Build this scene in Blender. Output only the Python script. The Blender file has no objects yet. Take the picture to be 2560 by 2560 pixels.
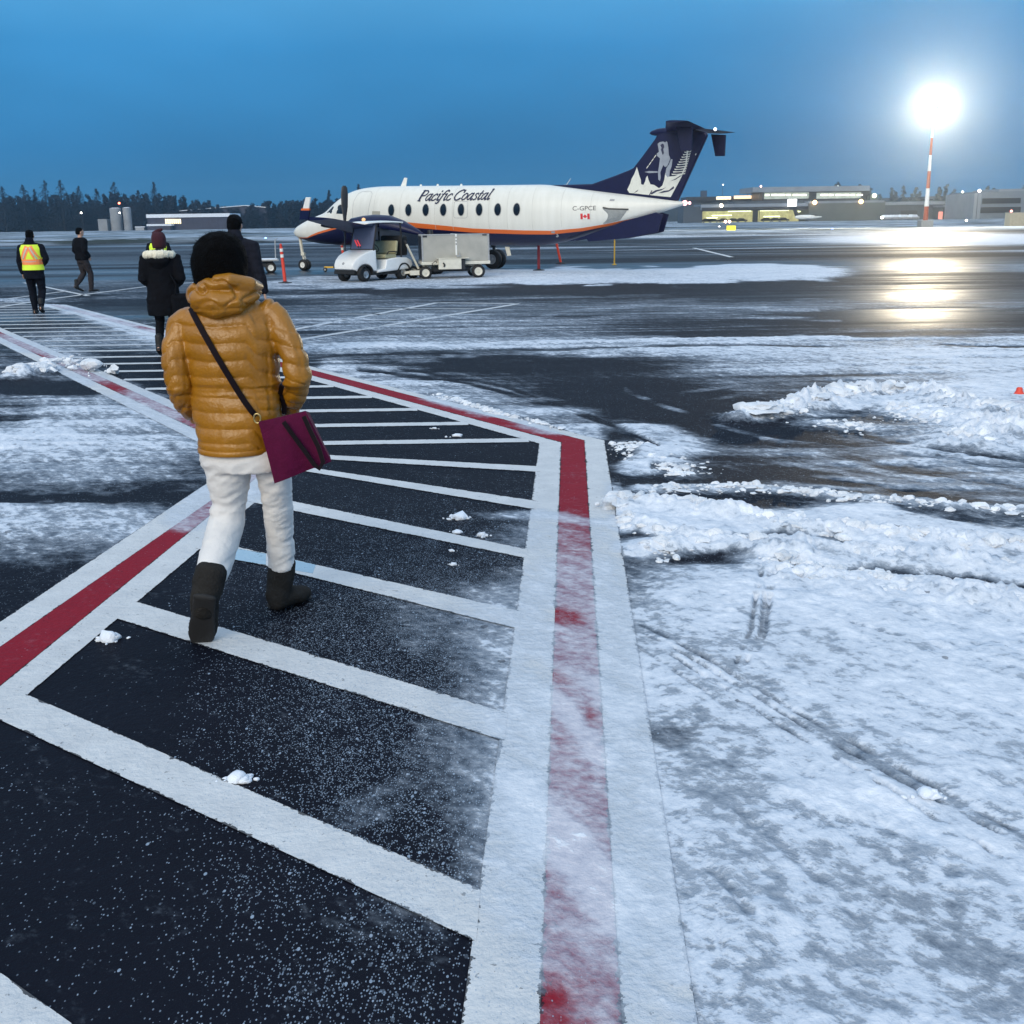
import bpy, bmesh, math, random
import numpy as np
from mathutils import Vector, Matrix, Euler

R = math.radians
random.seed(7)
rng = np.random.default_rng(11)
sc = bpy.context.scene
col = sc.collection

# ------------------------------------------------------------------ camera
H = 1.75                      # eye height
FPX = 2785.0                  # focal length in photo pixels (photo is 2560 px square)
PITCH = math.atan((1280 - 553) / FPX)
ROLL = math.atan(0.0145)
_f = Vector((0, math.cos(PITCH), -math.sin(PITCH)))
_u = Vector((0, math.sin(PITCH), math.cos(PITCH)))
_r = Vector((1, 0, 0))
CR = _r * math.cos(ROLL) - _u * math.sin(ROLL)
CU = _u * math.cos(ROLL) + _r * math.sin(ROLL)
CO = Vector((0, 0, H))
cam_d = bpy.data.cameras.new('camera'); cam = bpy.data.objects.new('camera', cam_d); col.objects.link(cam)
cam.matrix_world = Matrix(((CR.x, CU.x, -_f.x, 0), (CR.y, CU.y, -_f.y, 0), (CR.z, CU.z, -_f.z, H), (0, 0, 0, 1)))
cam_d.sensor_fit = 'HORIZONTAL'; cam_d.sensor_width = 36.0
cam_d.lens = 36.0 * FPX / 2560.0
cam_d.clip_start = 0.05; cam_d.clip_end = 5000
sc.camera = cam

# ------------------------------------------------------------------ world, key light, exposure
SUN_EL, SUN_AZ = 24.0, 200.0          # the soft warm light of the terminal front, behind the camera
w = bpy.data.worlds.new('World'); sc.world = w; w.use_nodes = True
nt = w.node_tree; nt.nodes.clear()
wo = nt.nodes.new('ShaderNodeOutputWorld'); wb = nt.nodes.new('ShaderNodeBackground')
sky = nt.nodes.new('ShaderNodeTexSky'); sky.sky_type = 'NISHITA'; sky.sun_disc = False
sky.sun_elevation = R(1.0); sky.sun_rotation = R(SUN_AZ)
sky.ozone_density = 6.0; sky.air_density = 1.2; sky.dust_density = 0.6
tint = nt.nodes.new('ShaderNodeMix'); tint.data_type = 'RGBA'; tint.blend_type = 'MULTIPLY'; tint.inputs[0].default_value = 1.0
tint.inputs[7].default_value = (0.55, 1.0, 1.25, 1)
nt.links.new(sky.outputs[0], tint.inputs[6])
# soft cloud veil: even deep blue dusk cloud over the clear-sky colour
geo = nt.nodes.new('ShaderNodeTexCoord'); sep = nt.nodes.new('ShaderNodeSeparateXYZ')
nt.links.new(geo.outputs['Generated'], sep.inputs[0])
ramp = nt.nodes.new('ShaderNodeValToRGB'); nt.links.new(sep.outputs['Z'], ramp.inputs[0])
cr = ramp.color_ramp
SKYC = [(0.0, (0.032, 0.155, 0.310)), (0.06, (0.023, 0.147, 0.325)), (0.14, (0.032, 0.190, 0.405)), (0.24, (0.095, 0.325, 0.56)), (0.45, (0.36, 0.52, 0.72)), (1.0, (0.50, 0.60, 0.74))]
cr.elements[0].position = SKYC[0][0]; cr.elements[0].color = (*SKYC[0][1], 1)
cr.elements[1].position = SKYC[-1][0]; cr.elements[1].color = (*SKYC[-1][1], 1)
for p, c in SKYC[1:-1]:
    e = cr.elements.new(p); e.color = (*c, 1)
veil = nt.nodes.new('ShaderNodeMix'); veil.data_type = 'RGBA'; veil.inputs[0].default_value = 0.88
cn = nt.nodes.new('ShaderNodeTexNoise'); cn.inputs['Scale'].default_value = 2.2; cn.inputs['Detail'].default_value = 4
cmap = nt.nodes.new('ShaderNodeMapping'); cmap.inputs['Scale'].default_value = (1, 1, 3.0)
nt.links.new(geo.outputs['Generated'], cmap.inputs[0]); nt.links.new(cmap.outputs[0], cn.inputs['Vector'])
cmr = nt.nodes.new('ShaderNodeMapRange'); cmr.inputs[1].default_value = 0.3; cmr.inputs[2].default_value = 0.7; cmr.inputs[3].default_value = 0.84; cmr.inputs[4].default_value = 1.18
nt.links.new(cn.outputs[0], cmr.inputs[0])
SKY_STRENGTH = 0.10
up = nt.nodes.new('ShaderNodeVectorMath'); up.operation = 'SCALE'
sc1 = nt.nodes.new('ShaderNodeMath'); sc1.operation = 'MULTIPLY'; sc1.inputs[1].default_value = 1.0 / SKY_STRENGTH
nt.links.new(cmr.outputs[0], sc1.inputs[0])
nt.links.new(ramp.outputs[0], up.inputs[0]); nt.links.new(sc1.outputs[0], up.inputs['Scale'])
nt.links.new(tint.outputs[2], veil.inputs[6]); nt.links.new(up.outputs[0], veil.inputs[7])
nt.links.new(veil.outputs[2], wb.inputs[0]); wb.inputs[1].default_value = SKY_STRENGTH
nt.links.new(wb.outputs[0], wo.inputs[0])

sd = bpy.data.lights.new('sun', 'SUN'); sun = bpy.data.objects.new('sun', sd); col.objects.link(sun)
sd.energy = 1.45; sd.angle = R(40); sd.color = (1.0, 0.88, 0.70)
_sd = Vector((math.sin(R(SUN_AZ)) * math.cos(R(SUN_EL)), math.cos(R(SUN_AZ)) * math.cos(R(SUN_EL)), math.sin(R(SUN_EL))))
sun.rotation_euler = _sd.to_track_quat('Z', 'Y').to_euler()
sc.view_settings.view_transform = 'Standard'; sc.view_settings.look = 'None'
sc.view_settings.exposure = 0.68; sc.view_settings.gamma = 1.0
sc.render.engine = 'CYCLES'
sc.cycles.use_denoising = True
sc.cycles.max_bounces = 6; sc.cycles.diffuse_bounces = 3; sc.cycles.glossy_bounces = 3; sc.cycles.volume_bounces = 0
sc.cycles.transmission_bounces = 4; sc.cycles.transparent_max_bounces = 6
sc.cycles.sample_clamp_indirect = 4.0
sc.cycles.caustics_reflective = False; sc.cycles.caustics_refractive = False

# ------------------------------------------------------------------ helpers
def ray(x, y): return _f * FPX + CR * (x - 1280) + CU * (1280 - y)
def G(x, y, z=0.0):                    # photo pixel -> point on the ground
    d = ray(x, y); return CO + d * ((z - H) / d.z)
def Wp(x, y, Y):                       # photo pixel -> point on the upright plane at distance Y
    d = ray(x, y); return CO + d * (Y / d.y)
def project(X, Y, Z):                  # world arrays -> photo pixels
    dx, dy, dz = X, Y, Z - H
    q = dy * _f.y + dz * _f.z
    q = np.where(q < 0.05, 0.05, q)
    a = (dx * CR.x + dy * CR.y + dz * CR.z) / q; b = (dx * CU.x + dy * CU.y + dz * CU.z) / q
    return 1280 + FPX * a, 1280 - FPX * b

def lat(ix, iy, iz, seed):
    n = (ix * 374761393 + iy * 668265263 + iz * 2147483647 + seed * 974634221) & 0xFFFFFFFF
    n = ((n ^ (n >> 13)) * 1274126177) & 0xFFFFFFFF
    n = (n ^ (n >> 16)) & 0xFFFFFF
    return n / float(0xFFFFFF)
def vnoise(x, y, seed=0, z=None):
    x = np.asarray(x, float); y = np.asarray(y, float)
    ix = np.floor(x).astype(np.int64); iy = np.floor(y).astype(np.int64)
    fx = x - ix; fy = y - iy; fx = fx * fx * (3 - 2 * fx); fy = fy * fy * (3 - 2 * fy)
    if z is None:
        a = lat(ix, iy, 0, seed); b = lat(ix + 1, iy, 0, seed); c = lat(ix, iy + 1, 0, seed); d = lat(ix + 1, iy + 1, 0, seed)
        return (a * (1 - fx) + b * fx) * (1 - fy) + (c * (1 - fx) + d * fx) * fy
    z = np.asarray(z, float); iz = np.floor(z).astype(np.int64); fz = z - iz; fz = fz * fz * (3 - 2 * fz)
    def lay(k):
        a = lat(ix, iy, k, seed); b = lat(ix + 1, iy, k, seed); c = lat(ix, iy + 1, k, seed); d = lat(ix + 1, iy + 1, k, seed)
        return (a * (1 - fx) + b * fx) * (1 - fy) + (c * (1 - fx) + d * fx) * fy
    return lay(iz) * (1 - fz) + lay(iz + 1) * fz
def fbm(x, y, seed=0, oct=4, gain=0.5):
    s = 0; a = 1; t = 0
    for i in range(oct):
        s = s + a * vnoise(x * 2 ** i, y * 2 ** i, seed + i * 17); t += a; a *= gain
    return s / t
def sstep(a, b, x):
    t = np.clip((x - a) / (b - a), 0, 1); return t * t * (3 - 2 * t)

def tag(o, label=None, cat=None, group=None, kind=None):
    if label: o['label'] = label
    if cat: o['category'] = cat
    if group: o['group'] = group
    if kind: o['kind'] = kind
    return o
def thing(name, label, cat, loc=(0, 0, 0), rz=0.0, group=None):
    o = bpy.data.objects.new(name, None); col.objects.link(o)
    o.location = loc; o.rotation_euler = (0, 0, rz); o.empty_display_size = 0.1
    return tag(o, label, cat, group)
def link(name, me, mat, parent=None, smooth=False):
    if mat is not None:
        for m in (mat if isinstance(mat, (list, tuple)) else [mat]): me.materials.append(m)
    if smooth: me.shade_smooth()
    o = bpy.data.objects.new(name, me); col.objects.link(o)
    if parent is not None: o.parent = parent
    return o
def copy_tree(o, parent=None):
    c = o.copy(); col.objects.link(c)
    if parent is not None: c.parent = parent
    for ch in list(o.children): copy_tree(ch, c)
    return c

class MB:
    def __init__(s): s.v = []; s.f = []; s.m = []
    def add(s, vs, fs, mi=0):
        o = len(s.v); s.v.extend([tuple(p) for p in vs]); s.f.extend([tuple(i + o for i in f) for f in fs]); s.m.extend([mi] * len(fs)); return s
    def box(s, c, d, rz=0, rx=0, ry=0, mi=0, M=None):
        vs = []
        m = M if M is not None else (Matrix.Translation(c) @ Euler((rx, ry, rz)).to_matrix().to_4x4())
        for z in (-.5, .5):
            for x, y in ((-.5, -.5), (.5, -.5), (.5, .5), (-.5, .5)): vs.append(m @ Vector((x * d[0], y * d[1], z * d[2])))
        return s.add(vs, [(3, 2, 1, 0), (4, 5, 6, 7), (0, 1, 5, 4), (1, 2, 6, 5), (2, 3, 7, 6), (3, 0, 4, 7)], mi)
    def bar(s, a, b, wd, th, up=(0, 0, 1), mi=0):
        a = Vector(a); b = Vector(b); d = b - a; L = d.length; d.normalize(); u = Vector(up)
        if abs(d.dot(u)) > .95: u = Vector((0, 1, 0))
        sx = d.cross(u).normalized(); sy = sx.cross(d)
        vs = [a + sx * x * wd / 2 + sy * y * th / 2 for x, y in ((-1, -1), (1, -1), (1, 1), (-1, 1))] + [b + sx * x * wd / 2 + sy * y * th / 2 for x, y in ((-1, -1), (1, -1), (1, 1), (-1, 1))]
        return s.add(vs, [(3, 2, 1, 0), (4, 5, 6, 7), (0, 1, 5, 4), (1, 2, 6, 5), (2, 3, 7, 6), (3, 0, 4, 7)], mi)
    def rings(s, rings, cap=True, closed=False, mi=0):
        n = len(rings[0]); vs = [p for r in rings for p in r]; fs = []
        k = len(rings)
        for i in range(k - 1 + (1 if closed else 0)):
            for j in range(n):
                a = i * n + j; b = i * n + (j + 1) % n; i2 = (i + 1) % k
                fs.append((a, b, i2 * n + (j + 1) % n, i2 * n + j))
        if cap and not closed:
            fs.append(tuple(range(n - 1, -1, -1))); fs.append(tuple((k - 1) * n + j for j in range(n)))
        return s.add(vs, fs, mi)
    def cyl(s, a, b, r0, r1=None, n=16, mi=0, cap=True):
        r1 = r0 if r1 is None else r1
        return s.tube([a, b], [r0, r1], n=n, mi=mi, cap=cap)
    def tube(s, pts, rad, n=10, side=None, mi=0, cap=True, round_caps=False):
        pts = [Vector(p) for p in pts]
        rad = [(r, r) if not isinstance(r, (tuple, list)) else r for r in (rad if isinstance(rad, (list, tuple)) and len(rad) == len(pts) else [rad] * len(pts))]
        if round_caps:
            d0 = (pts[0] - pts[1]).normalized(); d1 = (pts[-1] - pts[-2]).normalized()
            r0 = min(rad[0]); r1 = min(rad[-1])
            P = []; Q = []
            for t in (0.0, .35, .7): P.append(pts[0] + d0 * r0 * (1 - t) ** .9 * 0.9); k = math.sqrt(max(.02, 1 - (1 - t) ** 2)); Q.append((rad[0][0] * k, rad[0][1] * k))
            P2 = []; Q2 = []
            for t in (.7, .35, 0.0): P2.append(pts[-1] + d1 * r1 * (1 - t) ** .9 * 0.9); k = math.sqrt(max(.02, 1 - (1 - t) ** 2)); Q2.append((rad[-1][0] * k, rad[-1][1] * k))
            pts = P + pts + P2; rad = Q + rad + Q2
        rs = []; prev = None
        for i, p in enumerate(pts):
            d = (pts[min(i + 1, len(pts) - 1)] - pts[max(i - 1, 0)]).normalized()
            if side is not None: sx = Vector(side)
            elif prev is not None: sx = prev
            else: sx = Vector((1, 0, 0)) if abs(d.x) < .8 else Vector((0, 1, 0))
            sx = (sx - d * sx.dot(d))
            sx = sx.normalized() if sx.length > 1e-5 else Vector((0, 1, 0))
            prev = sx; sy = d.cross(sx)
            rs.append([p + sx * math.cos(2 * math.pi * j / n) * rad[i][0] + sy * math.sin(2 * math.pi * j / n) * rad[i][1] for j in range(n)])
        return s.rings(rs, cap=cap, mi=mi)
    def lathe(s, c, axis, prof, n=24, mi=0, cap=True):       # prof: (distance along axis, radius)
        c = Vector(c); ax = Vector(axis).normalized(); u = ax.orthogonal().normalized(); v = ax.cross(u)
        rs = [[c + ax * t + (u * math.cos(2 * math.pi * j / n) + v * math.sin(2 * math.pi * j / n)) * r for j in range(n)] for t, r in prof]
        return s.rings(rs, cap=cap, mi=mi)
    def prism(s, poly, o, ax, ay, th, mi=0):        # flat polygon with thickness along ax x ay (ear-clipped by ngon)
        o = Vector(o); ax = Vector(ax); ay = Vector(ay); nz = ax.cross(ay).normalized()
        a = [o + ax * p[0] + ay * p[1] for p in poly]; b = [p + nz * th for p in a]; n = len(a)
        fs = [tuple(range(n - 1, -1, -1)), tuple(range(n, 2 * n))] + [(i, (i + 1) % n, n + (i + 1) % n, n + i) for i in range(n)]
        return s.add(a + b, fs, mi)
    def ico(s, c, r, sub=1, sq=(1, 1, 1), jit=0.0, mi=0):
        vs, fs = ICO[sub]
        out = []
        for p in vs:
            k = 1 + (random.random() - .5) * 2 * jit
            out.append((c[0] + p[0] * r * sq[0] * k, c[1] + p[1] * r * sq[1] * k, c[2] + p[2] * r * sq[2] * k))
        return s.add(out, fs, mi)
    def mesh(s, name):
        me = bpy.data.meshes.new(name); me.from_pydata(s.v, [], s.f)
        if any(s.m): me.polygons.foreach_set('material_index', s.m)
        me.update(); return me
    def build(s, name, mat, parent=None, smooth=False, bevel=0.0, seg=2, fix=True):
        me = s.mesh(name)
        if fix or bevel > 0:
            bm = bmesh.new(); bm.from_mesh(me)
            if fix: bmesh.ops.recalc_face_normals(bm, faces=bm.faces)
            if bevel > 0:
                es = [e for e in bm.edges if len(e.link_faces) == 2 and e.calc_face_angle(0) > .6]
                bmesh.ops.bevel(bm, geom=es, offset=bevel, segments=seg, affect='EDGES', profile=.5, clamp_overlap=True)
            bm.to_mesh(me); bm.free()
        o = link(name, me, mat, parent, False)
        if smooth:
            me.shade_smooth()
            try: me.set_sharp_from_angle(angle=R(smooth if smooth is not True else 40))
            except Exception: pass
        return o
ICO = {}
for _s in (1, 2, 3):
    _bm = bmesh.new(); bmesh.ops.create_icosphere(_bm, subdivisions=_s, radius=1)
    ICO[_s] = ([tuple(v.co) for v in _bm.verts], [tuple(v.index for v in f.verts) for f in _bm.faces]); _bm.free()

def remesh(mb, voxel, smooth=4, disp=None, factor=.5):
    me = mb.mesh('tmp'); bm = bmesh.new(); bm.from_mesh(me); bmesh.ops.recalc_face_normals(bm, faces=bm.faces); bm.to_mesh(me); bm.free()
    o = bpy.data.objects.new('tmp', me); col.objects.link(o)
    md = o.modifiers.new('r', 'REMESH'); md.mode = 'VOXEL'; md.voxel_size = voxel
    if smooth:
        ms = o.modifiers.new('s', 'SMOOTH'); ms.iterations = smooth; ms.factor = factor
    dg = bpy.context.evaluated_depsgraph_get(); dg.update()
    out = bpy.data.meshes.new_from_object(o.evaluated_get(dg))
    bpy.data.objects.remove(o)
    if disp is not None:
        n = len(out.vertices); co = np.empty(n * 3); no = np.empty(n * 3)
        out.vertices.foreach_get('co', co); out.vertex_normals.foreach_get('vector', no)
        co = co.reshape(-1, 3); no = no.reshape(-1, 3)
        co = disp(co, no); out.vertices.foreach_set('co', co.ravel()); out.update()
    out.shade_smooth()
    return out

# ------------------------------------------------------------------ materials
def new_mat(name):
    m = bpy.data.materials.new(name); m.use_nodes = True
    n = m.node_tree; b = n.nodes['Principled BSDF']; return m, n, b
def mat(name, c, rough=.5, metal=0.0, var=.12, scale=8.0, bump=0.0, bscale=40.0, spec=None, emit=None, estr=0.0, coat=0.0, sheen=0.0, c2=None):
    m, n, b = new_mat(name)
    tc = n.nodes.new('ShaderNodeTexCoord')
    nz = n.nodes.new('ShaderNodeTexNoise'); nz.inputs['Scale'].default_value = scale; nz.inputs['Detail'].default_value = 5
    n.links.new(tc.outputs['Object'], nz.inputs['Vector'])
    mx = n.nodes.new('ShaderNodeMix'); mx.data_type = 'RGBA'
    a = tuple(x * (1 - var) for x in c); d = c2 if c2 else tuple(min(1, x * (1 + var)) for x in c)
    mx.inputs[6].default_value = (*a, 1); mx.inputs[7].default_value = (*d, 1)
    mr = n.nodes.new('ShaderNodeMapRange'); mr.inputs[1].default_value = .3; mr.inputs[2].default_value = .7
    n.links.new(nz.outputs[0], mr.inputs[0]); n.links.new(mr.outputs[0], mx.inputs[0]); n.links.new(mx.outputs[2], b.inputs['Base Color'])
    b.inputs['Roughness'].default_value = rough; b.inputs['Metallic'].default_value = metal
    if spec is not None: b.inputs['Specular IOR Level'].default_value = spec
    if coat: b.inputs['Coat Weight'].default_value = coat
    if sheen: b.inputs['Sheen Weight'].default_value = sheen
    if emit: b.inputs['Emission Color'].default_value = (*emit, 1); b.inputs['Emission Strength'].default_value = estr
    if bump:
        n2 = n.nodes.new('ShaderNodeTexNoise'); n2.inputs['Scale'].default_value = bscale; n2.inputs['Detail'].default_value = 4
        n.links.new(tc.outputs['Object'], n2.inputs['Vector'])
        bp = n.nodes.new('ShaderNodeBump'); bp.inputs['Strength'].default_value = bump; bp.inputs['Distance'].default_value = .02
        n.links.new(n2.outputs[0], bp.inputs['Height']); n.links.new(bp.outputs[0], b.inputs['Normal'])
    return m
def emat(name, c, s): return mat(name, tuple(.3 * x for x in c), .4, emit=c, estr=s)

M = dict(
    white=mat('white_paint', (.78, .78, .74), .35, var=.05), cream=mat('cream_paint', (.66, .63, .53), .45, var=.08),
    navy=mat('navy_paint', (.006, .009, .045), .35, var=.1, spec=.25), orange=mat('orange_paint', (.75, .16, .03), .4, var=.06),
    black=mat('black_rubber', (.012, .012, .013), .7, var=.3), dark=mat('dark_metal', (.02, .021, .025), .45, var=.25),
    glass=mat('dark_glass', (.006, .007, .012), .08, var=.1), grey=mat('grey_metal', (.33, .34, .35), .5, var=.12),
    alum=mat('brushed_aluminium', (.40, .385, .34), .45, metal=.15, var=.12, scale=3), steel=mat('steel', (.45, .46, .47), .3, metal=.9),
    redp=mat('red_orange_plastic', (.72, .06, .03), .5, var=.08), darkred=mat('dull_red_plastic', (.33, .025, .035), .55), yellow=mat('yellow_paint', (.7, .42, .05), .5),
    snow=mat('snow', (.74, .78, .84), .75, var=.06, scale=9, bump=.5, bscale=30),
    slush=mat('ploughed_snow_grit', (.58, .61, .65), .7, var=.0, scale=5, bump=.7, bscale=60, c2=(.86, .88, .91)),
    concrete=mat('concrete', (.26, .27, .28), .85, var=.15, scale=.4), seat=mat('tan_vinyl', (.40, .37, .22), .5, var=.1),
    hair=mat('black_hair', (.0022, .0022, .0026), .8, spec=.08, var=.4, scale=60, bump=.8, bscale=160), skin=mat('skin', (.50, .30, .22), .5, var=.06),
    blackcloth=mat('black_cloth', (.0035, .004, .0065), .9, var=.3, scale=25, bump=.3, bscale=60, spec=.15),
    navycloth=mat('dark_navy_cloth', (.0045, .006, .012), .9, var=.3, scale=25, bump=.3, bscale=60, spec=.15),
    greycloth=mat('charcoal_cloth', (.010, .011, .018), .9, var=.25, scale=20, bump=.3, bscale=60, spec=.15),
    browncloth=mat('brown_cloth', (.020, .016, .019), .9, var=.2, scale=20), burgundy=mat('burgundy_knit', (.045, .007, .014), .9, var=.3, scale=60, bump=.6, bscale=120),
    boot=mat('grey_suede', (.024, .023, .022), .95, spec=.1, var=.25, scale=14, bump=.4, bscale=90), sole=mat('dark_sole', (.014, .014, .015), .8),
    denim=mat('white_denim', (.70, .68, .66), .8, var=.05, scale=10, bump=.5, bscale=14),
    fur=mat('cream_fur', (.80, .75, .60), .95, var=.12, scale=60, bump=.4, bscale=110),
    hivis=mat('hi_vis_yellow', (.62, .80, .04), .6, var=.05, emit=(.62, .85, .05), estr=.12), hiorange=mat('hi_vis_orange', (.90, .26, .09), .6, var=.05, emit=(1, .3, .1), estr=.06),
    silver=mat('reflective_tape', (.55, .5, .45), .35), bag=mat('plum_canvas', (.078, .003, .029), .8, spec=.15, var=.12, scale=30, bump=.25, bscale=120), strap=mat('dark_leather', (.007, .004, .007), .7, spec=.12),
    brass=mat('brass', (.6, .45, .2), .3, metal=.9),
)
# ------------------------------------------------------------------ air: thin dusk haze that carries the floodlight's glow
_hz = MB(); _hz.box((0, 300, 14.5), (1500, 1300, 34))
hzm = bpy.data.materials.new('haze_air'); hzm.use_nodes = True; hzm.node_tree.nodes.clear()
_o = hzm.node_tree.nodes.new('ShaderNodeOutputMaterial'); _v = hzm.node_tree.nodes.new('ShaderNodeVolumePrincipled')
_v.inputs['Color'].default_value = (.82, .92, 1.0, 1); _v.inputs['Density'].default_value = 0.00043; _v.inputs['Anisotropy'].default_value = 0.86
hzm.node_tree.links.new(_v.outputs[0], _o.inputs['Volume'])
tag(_hz.build('haze', hzm), kind='stuff')

# ------------------------------------------------------------------ ground
def polyline_dist(u, v, pts):
    d = np.full(u.shape, 1e9)
    for (x0, y0), (x1, y1) in zip(pts[:-1], pts[1:]):
        dx, dy = x1 - x0, y1 - y0; L = dx * dx + dy * dy + 1e-9
        t = np.clip(((u - x0) * dx + (v - y0) * dy) / L, 0, 1)
        d = np.minimum(d, np.hypot(u - x0 - t * dx, v - y0 - t * dy))
    return d
def in_poly(x, y, poly):
    r = np.zeros(x.shape, bool); n = len(poly)
    for i in range(n):
        x0, y0 = poly[i]; x1, y1 = poly[(i + 1) % n]
        if y0 == y1: continue
        c = ((y0 > y) != (y1 > y)) & (x < (x1 - x0) * (y - y0) / (y1 - y0) + x0); r ^= c
    return r
def gpts(l): return [tuple(G(x, y).xy) for x, y in l]

# walkway border lines (photo pixel -> ground)
def line_int(a, b, c, d):
    a, b, c, d = [Vector(p) for p in (a, b, c, d)]; r = b - a; s = d - c
    t = ((c - a).x * s.y - (c - a).y * s.x) / (r.x * s.y - r.y * s.x); return a + r * t
def ext(a, b, t): a = Vector(a); b = Vector(b); return a + (b - a) * t
# right border: four edges, each = (near point, corner, far point)
RB = [
    [(1743.7, 2560), (1511, 1102), (783, 915)],      # outer edge of outer white
    [(1554.8, 2560), (1461, 1102), (790, 931)],      # outer white / red
    [(1350, 2560), (1403, 1107), (790, 941)],        # red / inner white
    [(1153.6, 2560), (1348, 1110), (790, 956)],      # inner edge
]
RB = [[Vector(G(*p).xy) for p in e] for e in RB]
for e in RB:
    e[0] = ext(e[1], e[0], 1.35)
    e[2] = ext(e[1], e[2], 3.75)
LB = [
    [(0, 1557), (530, 1201), (494, 1105), (245, 980)],     # outer edge
    [(27, 1601), (523, 1256), (485, 1076), (222, 942)],    # outer white / red
    [(120, 1620), (525, 1290), (481, 1049), (240, 933.6)], # red / inner white
    [(209, 1620), (494, 1378.7), (400, 978), (169, 893.5)],# inner edge
]
_LB = []
for a, b, c, d in LB:
    a, b, c, d = [Vector(G(*p).xy) for p in (a, b, c, d)]
    k = line_int(a, b, c, d)
    _LB.append([ext(k, a, 2.0), k, ext(k, d, 3.6)])
LB = _LB
FD = Vector((-.536, .844)).normalized(); FN = Vector((FD.y, -FD.x))       # the far leg's direction, shared by all edges
for e, off in zip(LB, (2.70, 2.87, 3.03, 3.18)):
    e[1] = line_int(e[0], e[1], FN * off, FN * off + FD); e[2] = e[1] + FD * ((31.0 - e[1].y) / FD.y)
for e in RB: e[2] = e[1] + FD * ((26.5 - e[1].y) / FD.y)
walk_poly = [tuple(p) for p in (RB[0][0], RB[0][1], RB[0][2], LB[0][2], LB[0][1], LB[0][0])]

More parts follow.
